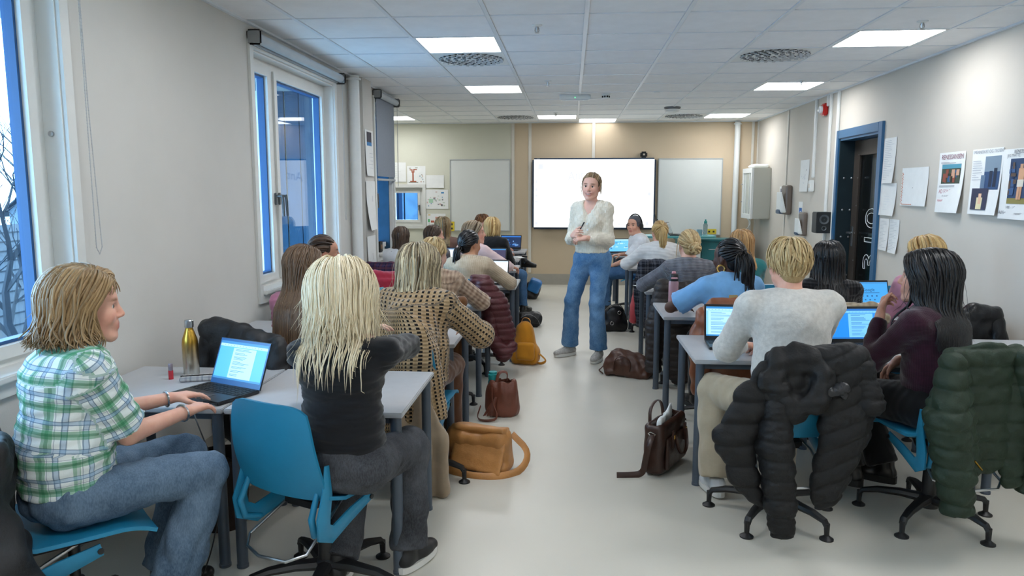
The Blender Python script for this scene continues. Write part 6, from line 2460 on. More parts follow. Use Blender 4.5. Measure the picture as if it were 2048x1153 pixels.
# ================================================================== BAGS
def bag_root(name, label, x, y, rz=0):
    r = empty(name, (x, y, 0), R(rz))
    tag(r, label, 'bag')
    return r
def strap(r, pts, w, m, name='strap', t=.3):
    q = MB()
    # smooth the path
    P = [Vector(p) for p in pts]
    for _ in range(2):
        Q = [P[0]]
        for a, b_ in zip(P[:-1], P[1:]):
            Q += [a.lerp(b_, .25), a.lerp(b_, .75)]
        P = Q + [P[-1]]
    q.tube([tuple(p) for p in P], w, 8, flat=t)
    return q.build(name, m, r)
def leather(name, c, rough=.45):
    return mat('leather ' + name, c, rough, var=.22, vscale=9, bump=.4, bscale=70, bdist=.004)
# tan messenger bag
L1 = leather('tan', '#b07b45')
r = bag_root('messenger_bag', 'tan leather messenger bag with flap lying in the aisle by the left tables', -.50, 4.02, -14)
B = Blob(.008); B.box((0, 0, .125), (.36, .13, .25), rotm(0, 16, 0), .05); B.box((0, .0, .03), (.34, .16, .06), None, .03, .03)
blob_obj('body', B, L1, r, lambda P, N, uv: wrinkle(P, .012, 14, 41))
B = Blob(.008); B.box((.02, -.075, .135), (.30, .020, .23), rotm(0, -20, 6), .01); B.box((.02, -.02, .245), (.30, .12, .03), rotm(0, -12, 0), .014, .03)
blob_obj('flap', B, L1, r, lambda P, N, uv: wrinkle(P, .006, 14, 42))
strap(r, [(-.16, .0, .22), (-.20, -.06, .10), (-.17, -.12, .02), (0, -.16, .012), (.16, -.13, .012), (.25, .0, .015), (.27, .08, .10), (.17, .06, .20)], .022, L1)
strap(r, [(-.165, -.03, .235), (-.19, -.07, .16), (-.185, -.075, .08)], .016, L1, 'side_tab')
# brown bucket bag with tassel, teal bottle in it
L2 = leather('reddish brown', '#6a3a2a')
r = bag_root('bucket_bag', 'reddish-brown bucket bag with tassel standing in the aisle', -.47, 5.05, -8)
B = Blob(.008)
B.cap((0, 0, .06), (0, .0, .15), .125, .115, k=.03, fl=((0, 1, 0), .75)); B.cap((0, 0, .15), (.0, 0, .25), .105, .085, k=.03, fl=((0, 1, 0), .75), cut=(0, 1)); B.cap((0, 0, .19), (0, 0, .30), .085, .075, k=.01, op='d', fl=((0, 1, 0), .75))
B.plane((0, 0, .0), (0, 0, -1))
blob_obj('body', B, L2, r, lambda P, N, uv: .006 * np.sin(P[:, 0] * 90) * np.clip((P[:, 2] - .12) * 8, 0, 1) + wrinkle(P, .008, 20, 43))
strap(r, [(-.05, -.09, .22), (-.04, -.13, .12), (.02, -.17, .02), (-.06, -.22, .012), (-.14, -.18, .012), (-.13, -.10, .08)], .012, L2)
strap(r, [(.03, .02, .24), (.04, .0, .31), (-.02, -.02, .31), (-.03, -.04, .24)], .012, L2, 'handle')
q = MB()
for k in range(12):
    a = -.03 + .006 * k
    q.tube([(-.02 + a * .1, -.095, .15), (-.045 + a * .6, -.12, .09), (-.06 + a * 1.4, -.135, .02 + .003 * (k % 3))], .0035, 4)
o = q.build('tassel', L2, r)
o['kind'] = 'stuff'
rb = empty('drinking_bottle', (-.535, 5.06, .10)); tag(rb, 'teal screw-top bottle sticking out of the reddish-brown bucket bag', 'bottle')
q = MB(); q.lathe([(.035, 0), (.036, .13), (.03, .15)], 18); q.build('bottle_body', mat('teal plastic', '#17707a', .35), rb)
q = MB(); q.lathe([(.033, .15), (.034, .185), (.028, .19), (.028, .205), (.0, .207)], 18); q.build('cap', mat('teal cap', '#1b8c8f', .4), rb)
# mustard backpack
L3 = fabric('mustard canvas', '#b5791c', .4, 200)
r = bag_root('backpack', 'mustard-yellow backpack standing in the aisle beside the window-side tables', -.40, 6.62, -10)
B = Blob(.010); B.cap((0, 0, .10), (-.02, .02, .30), .115, .085, k=.04, fl=((0, 1, 0), .75)); B.box((0, 0, .08), (.25, .17, .16), None, .05, .04)
blob_obj('body', B, L3, r, lambda P, N, uv: wrinkle(P, .008, 16, 44))
B = Blob(.009); B.box((.02, -.09, .13), (.17, .06, .16), rotm(0, -6, 0), .03); blob_obj('front_pocket', B, L3, r, lambda P, N, uv: wrinkle(P, .005, 20, 45))
strap(r, [(.08, -.02, .14), (.15, -.03, .09), (.20, -.02, .04), (.16, -.05, .015), (.10, -.03, .02)], .016, L3)
strap(r, [(-.05, .03, .37), (-.03, .03, .42), (.03, .03, .41), (.04, .03, .35)], .010, L3, 'grab_loop')
# black bag with pale piping, farther on
r = bag_root('black_bag', 'black sports bag slumped on the floor by the window-side tables', -.48, 8.50, 10)
B = Blob(.011); B.box((0, 0, .085), (.30, .22, .16), None, .07); B.box((-.22, .02, .04), (.16, .14, .08), None, .035, .03); blob_obj('body', B, mat('black nylon bag', '#131416', .45), r, lambda P, N, uv: wrinkle(P, .016, 18, 46))
strap(r, [(-.10, -.10, .12), (-.02, -.14, .17), (.08, -.13, .12), (.12, -.12, .03)], .008, mat('grey piping', '#8d9093', .6), 'piping')
r = bag_root('blue_bag', 'bright-blue and black bag on the floor near the back wall', -.55, 10.75, 0)
B = Blob(.012); B.box((0, 0, .12), (.20, .26, .24), rotm(0, 0, 14), .05); blob_obj('body', B, mat('black nylon bag', '#131416', .45), r, lambda P, N, uv: wrinkle(P, .014, 16, 47))
B = Blob(.012); B.box((.03, -.02, .19), (.17, .28, .18), rotm(0, 0, 22), .03); blob_obj('blue_flap', B, mat('blue nylon', '#2472b4', .4), r, lambda P, N, uv: wrinkle(P, .012, 18, 48))
# black handbag on the door side
r = bag_root('handbag', 'black leather handbag with silver rings by the door-side tables', .50, 8.32, 6)
B = Blob(.010); B.cap((0, 0, .10), (0, .0, .17), .145, .125, k=.03, fl=((0, 1, 0), .7)); B.box((0, 0, .05), (.28, .19, .10), None, .04, .04); B.plane((0, 0, 0), (0, 0, -1)); blob_obj('body', B, mat('leather black soft', '#101114', .35, bump=.4, bscale=40, bdist=.006), r, lambda P, N, uv: wrinkle(P, .012, 16, 49))
strap(r, [(-.09, -.04, .22), (-.06, -.06, .30), (.05, -.06, .31), (.10, -.04, .22)], .012, mat('leather black soft', '#101114', .35), 'handle')
q = MB(); q.tube([(.03 + .018 * math.cos(2 * PI * k / 14), -.125, .22 + .018 * math.sin(2 * PI * k / 14)) for k in range(14)], .003, 6, closed=True); q.build('metal_ring', SILV, r)
q = MB(); q.tube([(-.05 + .018 * math.cos(2 * PI * k / 14), -.125, .10 + .018 * math.sin(2 * PI * k / 14)) for k in range(14)], .003, 6, closed=True); q.build('metal_ring', SILV, r)
# brown holdall
L4 = leather('chestnut', '#4f3226', .38)
r = bag_root('holdall', 'chestnut leather holdall slumped in the aisle by the second door-side table', .49, 6.24, -16)
B = Blob(.009); B.cap((-.11, 0, .085), (.12, 0, .085), .105, .10, k=.03, fl=((0, 1, 0), .85)); B.cap((-.10, .02, .16), (.06, .02, .14), .06, .05, k=.05); B.box((0, 0, .03), (.38, .18, .06), None, .025, .03); B.plane((0, 0, 0), (0, 0, -1))
blob_obj('body', B, L4, r, lambda P, N, uv: wrinkle(P, .018, 14, 50))
strap(r, [(-.10, -.09, .06), (-.09, -.11, .16), (-.02, -.10, .20), (.05, -.11, .15), (.04, -.10, .06)], .013, L4, 'handle')
strap(r, [(-.17, -.02, .12), (-.22, -.04, .05), (-.25, -.02, .03), (-.20, -.05, .012)], .012, L4)
strap(r, [(-.15, .01, .20), (0, .01, .215), (.13, .01, .18)], .004, mat('zip', '#2c2624', .4, .5), 'zip')
# briefcase
L5 = leather('dark chocolate', '#38221a', .36)
r = bag_root('briefcase', 'dark brown leather briefcase with papers beside the nearest door-side table', .545, 4.13, 62)
B = Blob(.008); B.box((0, 0, .15), (.38, .115, .29), None, .03); B.box((0, 0, .30), (.34, .05, .10), None, .02, .01, 'd'); blob_obj('body', B, L5, r, lambda P, N, uv: wrinkle(P, .004, 16, 51))
B = Blob(.007); B.box((.0, -.066, .125), (.30, .022, .18), None, .01); blob_obj('front_pocket', B, L5, r, lambda P, N, uv: wrinkle(P, .003, 20, 52))
for x in (-.09, .09):
    q = MB(); q.box((x, -.082, .20), (.024, .012, .10), bev=.003); q.build('tab', L5, r)
    q = MB(); q.box((x, -.09, .215), (.02, .006, .024), bev=.002); q.build('buckle', GOLD, r)
strap(r, [(-.08, -.09, .22), (-.07, -.105, .14), (-.03, -.11, .10), (.03, -.11, .10), (.07, -.105, .14), (.08, -.09, .22)], .010, L5, 'handle')
strap(r, [(-.10, .055, .27), (-.09, .06, .36), (.02, .06, .385), (.09, .06, .34), (.10, .055, .27)], .010, L5, 'handle')
strap(r, [(-.20, 0, .24), (-.25, .0, .20), (-.245, .02, .10), (-.22, .04, .02), (-.26, .10, .012), (-.30, .16, .012)], .018, L5)
q = MB(); q.tube([(-.205, -.02, .25), (-.222, 0, .265), (-.205, .02, .25), (-.20, 0, .225)], .004, 6, closed=True); q.build('strap_ring', SILV, r)
B = Blob(.006); B.box((-.03, 0, .285), (.27, .02, .06), rotm(8, 10, 4), .008, .01); B.cap((.05, .0, .29), (.07, .0, .38), .045, .004, k=.01, fl=((0, 1, 0), .2)); blob_obj('paper_sheets', B, M_paper, r, lambda P, N, uv: wrinkle(P, .010, 30, 53))
# waste basket under the near left table
r = empty('waste_basket', (-1.62, 3.22, 0)); tag(r, 'dark brown waste basket under the nearest window-side table', 'basket')
q = MB(); q.lathe([(.10, .0), (.105, .01), (.135, .33), (.138, .34), (.128, .335), (.098, .02), (.0, .018)], 26, cap=False); q.build('bin', mat('dark brown bin', '#2e1e18', .7, var=.2, vscale=20), r)
B = Blob(.008); B.ell((0, 0, .25), (.10, .10, .06)); blob_obj('bin_liner', B, mat('bin liner', '#4a3a33', .5), r, lambda P, N, uv: wrinkle(P, .03, 26, 54))

# ================================================================== THINGS ON THE TABLES
def prop(name, label, cat, x, y, z=TZ, rz=0):
    r = empty(name, (x, y, z), R(rz)); tag(r, label, cat); return r
r = prop('steel_bottle', 'gold and silver steel bottle on the nearest window-side table', 'bottle', pxX(378, 3.36), 3.34)
M_ombre = bpy.data.materials.new('brushed gold to steel')
t = NT(M_ombre)
sp = t.n('ShaderNodeSeparateXYZ'); t.l(t.coord(), sp.inputs[0])
t.l(t.ramp(t.math('MULTIPLY', sp.outputs[2], 4.0), [(.1, lin('#c9c6bd')), (.65, lin('#b8923f'))]), t.b.inputs['Base Color'])
t.b.inputs['Metallic'].default_value = 1; t.b.inputs['Roughness'].default_value = .28
q = MB(); q.lathe([(.033, 0), (.036, .006), (.037, .15), (.034, .175), (.020, .215), (.017, .225), (.017, .232)], 28); q.build('bottle_body', M_ombre, r)
q = MB(); q.lathe([(.020, .230), (.021, .234), (.021, .262), (.018, .266)], 28); q.build('screw_cap', M_steel, r)
r = prop('lipstick', 'small red and silver lipstick tube beside the steel bottle', 'lipstick', pxX(336, 3.27), 3.25)
q = MB(); q.lathe([(.011, 0), (.011, .042)], 14); q.build('tube', mat('red translucent', '#c2343e', .2), r)
q = MB(); q.lathe([(.0105, .042), (.0105, .07), (.008, .074)], 14); q.build('cap', mat('pale mauve cap', '#8f8590', .3, .5), r)
r = prop('pencil_case', 'patterned flat pencil case lying in front of the steel bottle', 'pencil case', pxX(400, 3.3), 3.24, TZ, 20)
B = Blob(.005); B.box((0, 0, .012), (.16, .07, .024), None, .01); blob_obj('pouch', B, plaid('case print', '#b9b5b0', [(.3, .2, '#8a7f86', .5), (.7, .15, '#5c6470', .5)], .05, 'obj'), r, None)
q = MB(); q.tube([(-.075, -.01, .026), (.075, -.01, .026)], .003, 6); q.build('zip', M_black, r)
# power cord from laptop to floor
q = MB()
pts = [(-1.50, 2.92, TZ + .01), (-1.52, 2.80, TZ + .005), (-1.45, 2.74, .60), (-1.36, 2.70, .42), (-1.36, 2.62, .2), (-1.42, 2.55, .02), (-1.55, 2.62, .008)]
P_ = [Vector(p) for p in pts]
for _ in range(3):
    Q_ = [P_[0]]
    for a_, b_ in zip(P_[:-1], P_[1:]):
        Q_ += [a_.lerp(b_, .25), a_.lerp(b_, .75)]
    P_ = Q_ + [P_[-1]]
q.tube([tuple(p) for p in P_], .003, 6)
tag(q.build('power_cord', M_black), 'thin black power cord hanging from the plaid-shirted girl’s laptop', 'cord')
# pink bottle
r = prop('pink_bottle', 'tall translucent pink drinking bottle on the second door-side table', 'bottle', pxX(1347, 5.45), 5.45)
M_pink = mat('pink translucent plastic', '#e0b3bd', .2, spec=.5)
M_pink.node_tree.nodes['Principled BSDF'].inputs['Transmission Weight'].default_value = .55
q = MB(); q.lathe([(.034, 0), (.036, .01), (.036, .21), (.032, .225)], 24); q.build('bottle_body', M_pink, r)
q = MB(); q.lathe([(.035, .222), (.036, .255), (.030, .272), (.012, .276)], 24); q.build('lid', M_black, r)
q = MB(); q.box((0, -.030, .245), (.05, .02, .012), bev=.004); q.build('latch', mat('pale pink clip', '#d9a9b2', .4), r)
q = MB(); q.lathe([(.016, .270), (.016, .285), (.010, .292)], 14); q.build('spout_cover', mat('rose spout', '#b87f86', .4), r)
r = prop('coffee_cup', 'dark paper coffee cup with white rim behind the person in light grey', 'cup', pxX(1524, 5.35), 5.30)
q = MB(); q.lathe([(.028, 0), (.040, .098)], 24, cap=True); q.build('cup_body', mat('brown paper cup', '#3a2c24', .6), r)
q = MB(); q.lathe([(.041, .098), (.0425, .101), (.041, .104), (.036, .102)], 24, cap=False); q.build('rim', M_white, r)
r = prop('phone', 'mobile phone in a glittery case on the nearest middle door-side table', 'phone', pxX(1690, 4.1), 4.07, TZ, 12)
q = MB(); q.box((0, 0, .005), (.15, .075, .010), bev=.003); q.build('case', mat('gold glitter case', '#8c8069', .35, .5, var=.4, vscale=120), r)
q = MB(); q.box((0, 0, .0108), (.142, .067, .001)); q.build('glass', M_black, r)
def sheet(name, label, x, y, rz, w=.21, d=.297, z=TZ, n=1):
    r = prop(name, label, 'paper', x, y, z, rz)
    q = MB(); q.grid(lambda u_, v_: ((u_ - .5) * w, (v_ - .5) * d, .002 + .004 * math.sin(3 * u_ + 2 * v_) ** 2), 6, 6, thick=.0008); q.build('sheet', M_paper, r)
    q = MB()
    rr = random.Random(int(x * 100))
    for k in range(10):
        yy = d * (.36 - k * .07)
        q.box((-.02, yy, .0078), (w * rr.uniform(.4, .75), .003, .0004))
    q.build('print', mat('grey print', '#7a7d82', .8), r)
    return r
sheet('paper_sheet', 'open notebook page on the third door-side table', pxX(1300, 6.85), 6.80, 25)
sheet('paper_sheet', 'printed sheet on the nearest table by the door wall', 2.66, 4.05, -12)
sheet('paper_sheet', 'loose white sheet on the sixth window-side table', pxX(1030, 9.75), 9.72, 30)
r = prop('knit_hat', 'teal knitted hat lying on the third window-side table', 'hat', pxX(762, 5.75), 5.72, TZ + .006)
B = Blob(.008); B.ell((0, 0, .03), (.075, .085, .075), None); B.plane((0, 0, 0), (0, 0, -1)); blob_obj('crown', B, knit('teal wool', '#3f8f96', '#24646c', 60, 60, .9), r, lambda P, N, uv: wrinkle(P, .012, 24, 60))
B = Blob(.008); B.cap((-.06, -.05, .02), (.06, -.05, .02), .022, .022); B.plane((0, 0, 0), (0, 0, -1)); blob_obj('brim', B, knit('teal wool', '#3f8f96', '#24646c', 60, 60, .9), r, None)
r = prop('earbud_case', 'small white earbud case on the third window-side aisle table', 'case', pxX(935, 5.72), 5.70, TZ, 20)
q = MB(); q.box((0, 0, .011), (.06, .045, .022), bev=.009); q.build('case', M_white, r)
q = MB(); q.tube([(.03, 0, .006), (.06, .01, .004), (.09, -.005, .004)], .004, 6); q.build('earbud', M_white, r)
# ================================================================== ON THE WALLS AND AT THE FRONT
# interactive screen
r = empty('interactive_screen', (.357, YB - .075, 1.511)); tag(r, 'large lit interactive screen on the tan back wall', 'screen')
SW_, SH_ = 2.0, 1.16
q = MB(); q.box((0, 0, 0), (SW_, .09, SH_), bev=.03); q.build('housing', mat('dark blue-black housing', '#17304a', .35), r)
q = MB(); q.box((0, -.0455, .005), (SW_ - .06, .006, SH_ - .06)); q.build('display', emis('whiteboard white light', (.93, .98, 1.0, 1), 1.25), r)
G1 = emis('screen icon grey', '#cfd3e2', .95)
q = MB()
for (x, z, w, h_) in ((-.86, .44, .08, .08), (-.93, .20, .03, .05), (-.93, .07, .03, .05), (-.93, -.03, .04, .04), (-.93, -.13, .05, .03), (-.93, -.22, .05, .008), (-.93, -.245, .05, .008), (-.93, -.48, .045, .045), (.42, -.49, .03, .03), (.90, .0, .05, .05), (.87, -.48, .045, .06)):
    q.box((x, -.049, z), (w, .0012, h_))
q.build('menu_icon', G1, r)['kind'] = 'stuff'
me = text_mesh('Ant', .22)
me.transform(Matrix(((.8, 0, .25, -.42), (0, 0, -1, -.0495), (.15, 1, 0, .20), (0, 0, 0, 1))))
obj('handwriting', me, G1, r)
q = MB(); q.box((-.9, -.048, .565), (.05, .002, .008)); q.build('maker_mark', mat('grey mark', '#8e99a5', .4), r)
r = empty('conference_camera', (1.16, YB - .05, 2.09)); tag(r, 'small black camera on top of the interactive screen', 'camera')
q = MB(); q.box((0, 0, .05), (.11, .07, .10), bev=.02); q.build('case', M_black, r)
q = MB(); q.lathe([(.016, 0), (.016, .006), (.010, .008)], 16, M=Matrix.Translation((0, -.034, .052)) @ Matrix.Rotation(R(90), 4, 'X')); q.build('lens', mat('lens ring', '#c9c2b4', .2), r)
q = MB(); q.lathe([(.022, 0), (.018, .02)], 16, c=(0, 0, -.012)); q.build('foot', M_black, r)
# whiteboards
def whiteboard(label, x0, x1, z0, z1):
    r = empty('whiteboard', ((x0 + x1) / 2, YB - .014, (z0 + z1) / 2)); tag(r, label, 'whiteboard', 'whiteboards on the back wall')
    w, h_ = x1 - x0, z1 - z0
    q = MB(); q.box((0, 0, 0), (w, .02, h_), bev=.004); q.build('board', mat('enamel white', '#d8dbd7', .28, var=.02, vscale=2), r)
    q = MB(); frame_boxes_y(q, -w / 2 - .008, w / 2 + .008, -h_ / 2 - .008, h_ / 2 + .008, .014, -.004, .03); q.build('frame', mat('alu frame', '#b9bdbd', .4, .5), r)
    q = MB(); q.box((0, -.04, -h_ / 2 - .012), (w * .55, .07, .012), bev=.003); q.build('pen_tray', mat('alu frame', '#b9bdbd', .4, .5), r)
whiteboard('cream-framed whiteboard on the left bay of the back wall', -2.01, -1.02, .90, 2.07)
whiteboard('whiteboard right of the interactive screen', 1.41, 2.42, .85, 2.075)

def printed(name, label, cat, o, ux, uz, n, w, h_, items, curl=.01, m=M_paper, texts=()):
    """sheet on a wall: o = top-left corner, ux = to the right, uz = up, n = out of the wall; items (x0,y0,x1,y1,colour) measured from the top-left in 0..1"""
    o, ux, uz, n = Vector(o), Vector(ux), Vector(uz), Vector(n)
    r = empty(name, tuple(o - uz * h_)); tag(r, label, cat)
    loc = o - uz * h_
    def pt(u_, v_, e=0.0):
        bend = curl * (abs(v_ - .1) ** 2) * (.3 + .7 * u_)
        return tuple(o + ux * (u_ * w) - uz * (v_ * h_) + n * (.004 + bend + e) - loc)
    q = MB(); q.grid(lambda u_, v_: pt(u_, 1 - v_), 6, 8, thick=.0008); q.build('sheet', m, r)
    byc = {}
    for (x0, y0, x1, y1, c) in items:
        byc.setdefault(c, []).append((x0, y0, x1, y1))
    for k, (c, L) in enumerate(byc.items()):
        q = MB()
        for (x0, y0, x1, y1) in L:
            nn = max(1, int(abs(y1 - y0) * 8))
            for i in range(nn):
                ya, yb_ = y0 + (y1 - y0) * i / nn, y0 + (y1 - y0) * (i + 1) / nn
                e = .0012 + .0005 * k
                q.quad(pt(x0, yb_, e), pt(x1, yb_, e), pt(x1, ya, e), pt(x0, ya, e))
        po = q.build('print', mat('print ' + c, c, .8), r)
        if len(L) > 2:
            po['kind'] = 'stuff'
    for (txt, x, y, size, c) in texts:
        me = text_mesh(txt, size)
        base = Vector(pt(x, y, .0030))
        me.transform(Matrix(((ux.x, uz.x, n.x, base.x), (ux.y, uz.y, n.y, base.y), (ux.z, uz.z, n.z, base.z), (0, 0, 0, 1))))
        obj('lettering', me, mat('ink ' + c, c, .8), r)
    return r
def scribble(seed, n, x0, x1, y0, y1, c, wmax=.8):
    rr = random.Random(seed)
    return [(x0, y0 + (y1 - y0) * k / n, x0 + (x1 - x0) * rr.uniform(.35, wmax), y0 + (y1 - y0) * k / n + .008, c) for k in range(n)]
def blotches(seed, n, x0, x1, y0, y1, cols, smin=.04, smax=.14):
    rr = random.Random(seed)
    L = []
    for k in range(n):
        w, h_ = rr.uniform(smin, smax), rr.uniform(smin, smax)
        x, y = rr.uniform(x0, x1 - w), rr.uniform(y0, y1 - h_)
        L.append((x, y, x + w, y + h_, rr.choice(cols)))
    return L
NR = dict(ux=(0, -1, 0), uz=(0, 0, 1), n=(-1, 0, 0))        # right wall: +x of the sheet runs towards the viewer
XW = XR - .001
# three renaissance posters (picture areas are plain painted stand-ins)
it = [(.14, .20, .88, .52, '#3d4a3e'), (.14, .20, .88, .27, '#4f93a8')] + blotches(3, 16, .16, .86, .27, .51, ('#1f2a22', '#6a5a45', '#c49a80', '#8a4a3a', '#2f5f8a')) + scribble(1, 2, .1, .9, .16, .19, '#8b8f96') + scribble(2, 2, .1, .9, .55, .58, '#8b8f96')
printed('poster', 'hand-lettered poster headed RENESSANSEN with one picture', 'poster', (XW, 6.33, 1.86), **NR, w=.40, h_=.47, items=it, curl=.05,
        texts=[('RENESSANSEN', .10, .115, .052, '#8a5566'), ('AD FONTES', .10, .68, .045, '#c48a94'), ('MENNESKET I SENTRUM', .08, .82, .024, '#d06a78'), ('(TIL KILDENE)', .25, .735, .018, '#9a9aa0')])
it = [(.45, .12, .95, .62, '#7b8fa0'), (.45, .35, .95, .62, '#2e4c74'), (.62, .34, .72, .58, '#1d2c44'), (.76, .30, .86, .58, '#1b2a40'), (.36, .40, .5, .62, '#5f7690'), (.10, .60, .66, .93, '#33364e'), (.30, .74, .50, .92, '#d8cfa8'), (.36, .68, .46, .84, '#dcb598')] + scribble(5, 9, .06, .42, .18, .5, '#a3a8b0', .95)
printed('poster', 'middle wall poster with two overlapping pictures', 'poster', (XW, 5.83, 1.86), **NR, w=.40, h_=.47, items=it, curl=.04, texts=[('MENNESKET OG TROEN', .06, .07, .034, '#9aa0a8')])
it = [(.22, .14, .80, .78, '#2d4668'), (.22, .70, .80, .78, '#8a8048'), (.47, .28, .62, .50, '#d3a27e'), (.50, .22, .58, .29, '#c99a78'), (.46, .44, .63, .54, '#d6d0c2'), (.48, .54, .54, .72, '#d0a080'), (.55, .54, .61, .72, '#c89672')] + blotches(8, 14, .22, .45, .16, .7, ('#24395a', '#3a5a85', '#5a4a40'))
printed('poster', 'rightmost wall poster with a tall blue picture of a standing figure', 'poster', (XW, 5.43, 1.84), **NR, w=.42, h_=.47, items=it, curl=.04,
        texts=[('RENESSANSE', .30, .065, .034, '#6a6f78'), ('JEG MÅTTE', .12, .115, .030, '#7a7f88'), ('1480 - 1490', .22, .85, .026, '#8a8f96'), ('Ad fontes', .03, .93, .034, '#5a6068'), ('mennesket i sentrum', .50, .93, .022, '#5a6068')])
# map-like sheet with orange stitched edge
it = [(.01 + .02 * (k % 2), .12 + .035 * k, .05 + .02 * (k % 2), .14 + .035 * k, '#c8682c') for k in range(24)] + [(.05 + .04 * k, .955, .075 + .04 * k, .975, '#c8682c') for k in range(11)] + [(.45, .52, .47, .535, '#5a3a4a')]
printed('drawing_sheet', 'white sheet with orange stitched-looking border between the lists and the posters', 'drawing', (XW, 7.00, 1.76), **NR, w=.50, h_=.33, items=it, curl=.02)
printed('list_sheet', 'tall faint printed list taped above beside the door frame', 'notice', (XW, 7.43, 2.05), **NR, w=.27, h_=.42, items=scribble(11, 22, .1, .9, .06, .95, '#b9bec4', .95), curl=.03)
printed('list_sheet', 'blank-looking white graph sheet in the middle beside the door frame', 'notice', (XW, 7.47, 1.63), **NR, w=.37, h_=.30, items=scribble(12, 6, .3, .8, .4, .9, '#ccd2d8', .9), curl=.03)
printed('list_sheet', 'left of two table lists low beside the door frame', 'notice', (XW, 7.42, 1.30), **NR, w=.21, h_=.30, items=scribble(13, 20, .08, .92, .05, .95, '#aeb4ba', .98), curl=.02)
printed('list_sheet', 'right of two table lists low beside the door frame', 'notice', (XW, 7.20, 1.30), **NR, w=.21, h_=.31, items=scribble(14, 20, .08, .92, .05, .95, '#aeb4ba', .98), curl=.03)
printed('note_sheet', 'white sheet with faint sketches above the soap dispensers', 'notice', (XW, 10.02, 1.95), **NR, w=.36, h_=.40, items=blotches(15, 10, .2, .7, .45, .8, ('#c0c6cc',), .03, .05) + [(.68, .30, .72, .34, '#5a6068')], curl=.02)
printed('photo_print', 'small print with a red figure behind the larger dispenser', 'notice', (XW, 10.95, 1.62), **NR, w=.22, h_=.36, items=[(.2, .08, .9, .62, '#6c6a78'), (.45, .25, .75, .6, '#b04a48')], curl=.01)
printed('safety_sign', 'small blue mandatory sign above the smaller soap dispenser', 'sign', (XW, 10.02, 1.42), **NR, w=.17, h_=.28, items=[(.15, .28, .85, .85, '#2a62a8'), (.38, .42, .62, .70, '#dfe6ee')], curl=0)
# fire alarm
r = empty('fire_alarm', (XR - .03, 9.13, 2.50)); tag(r, 'red fire alarm beacon high on the door wall', 'alarm')
q = MB(); q.box((0, 0, 0), (.06, .12, .14), bev=.015); q.build('housing', mat('alarm red', '#b3211c', .35), r)
q = MB(); q.lathe([(.045, 0), (.045, .02), (.03, .035), (.0, .038)], 20, M=Matrix.Translation((-.03, .0, 0)) @ Matrix.Rotation(R(-90), 4, 'Y')); q.build('beacon', mat('clear lens', '#c9cbcc', .1, spec=.6), r)
# glazed wall cabinet
r = empty('wall_cabinet', (XR, 11.75, 1.14)); tag(r, 'grey-white wall cabinet with glazed door near the back corner', 'cabinet')
q = MB(); q.box((-.13, 0, .38), (.26, .62, .76), bev=.008); q.build('body', mat('cabinet grey-white', '#b7b7ac', .5), r)
q = MB(); frame_boxes(q, -.31, .31, .0, .76, .07, -.27, .03); d_ = q.build('door', M_white, r)
q = MB(); q.box((-.268, 0, .38), (.008, .48, .62)); q.build('glass_pane', mat('frosted pane', '#b5bcb6', .2), d_)
for y in (-.12, .12):
    q = MB(); q.box((-.275, y, .38), (.008, .02, .62)); q.build('muntin', M_white, d_)
for z in (.25, .52):
    q = MB(); q.lathe([(.008, 0), (.012, .02)], 12, M=Matrix.Translation((-.285, .27, z)) @ Matrix.Rotation(R(-90), 4, 'Y')); q.build('knob', M_steel, d_)
q = MB(); q.grid(lambda u_, v_: (-.22 + .05 * math.sin(4 * v_), .20 + .10 * (u_ - .5) * (1 - v_), -.22 * v_), 4, 8, thick=.002); q.build('paper_strip', M_paper, r)
B = Blob(.012); B.box((-.13, .0, .79), (.22, .40, .05), None, .02); blob_obj('paper_stack', B, M_paper, r, lambda P, N, uv: wrinkle(P, .01, 20, 71))
# dispensers
def dispenser(label, y, z, s):
    r = empty('soap_dispenser', (XR, y, z)); tag(r, label, 'dispenser', 'white dispensers on the door wall')
    W2, H2 = .26 * s, .42 * s
    B = Blob(.008); B.box((-.075 * s, 0, H2 * .55), (.15 * s, W2, H2 * .9), None, .035 * s); B.plane((-.06 * s, 0, 0), (1, 0, .25)); blob_obj('front_cover', B, M_white, r, None)
    B = Blob(.008); B.box((-.045 * s, 0, H2 * .52), (.09 * s, W2 * .96, H2 * .95), None, .03 * s); blob_obj('smoked_case', B, mat('smoked plastic', '#6f645c', .25), r, None)
    q = MB(); q.box((-.13 * s, 0, H2 * .14), (.06 * s, W2 * .7, H2 * .14), bev=.01); q.build('push_bar', mat('slate blue push bar', '#40546a', .4), r)
dispenser('larger white paper-towel dispenser with smoked side on the door wall', 10.45, 1.22, 1.0)
dispenser('smaller white soap dispenser under the blue sign', 9.72, .98, .75)
r = empty('loudspeaker', (XR - .09, 8.83, 1.08)); tag(r, 'small black loudspeaker beside the blue door frame', 'speaker')
q = MB(); q.box((0, 0, .12), (.17, .17, .24), bev=.008); q.build('cabinet', mat('speaker black', '#25292b', .5), r)
for z, rr_ in ((.155, .055), (.055, .028)):
    q = MB(); q.lathe([(rr_, 0), (rr_, .006), (rr_ * .85, .006), (rr_ * .5, -.004), (.0, .0)], 22, M=Matrix.Translation((-.0, -.0855, z)) @ Matrix.Rotation(R(90), 4, 'X'), cap=False); q.build('driver_cone', mat('cone grey', '#565b5e', .5), r)
r = empty('switch_box', (XR - .03, 9.47, 1.62)); tag(r, 'small white switch box at the end of the cable trunking', 'switch')
q = MB(); q.box((0, 0, .0), (.05, .09, .14), bev=.008); q.build('box', M_white, r)
q = MB(); q.box((-.027, 0, .0), (.006, .05, .05), bev=.002); q.build('rocker', M_trim, r)

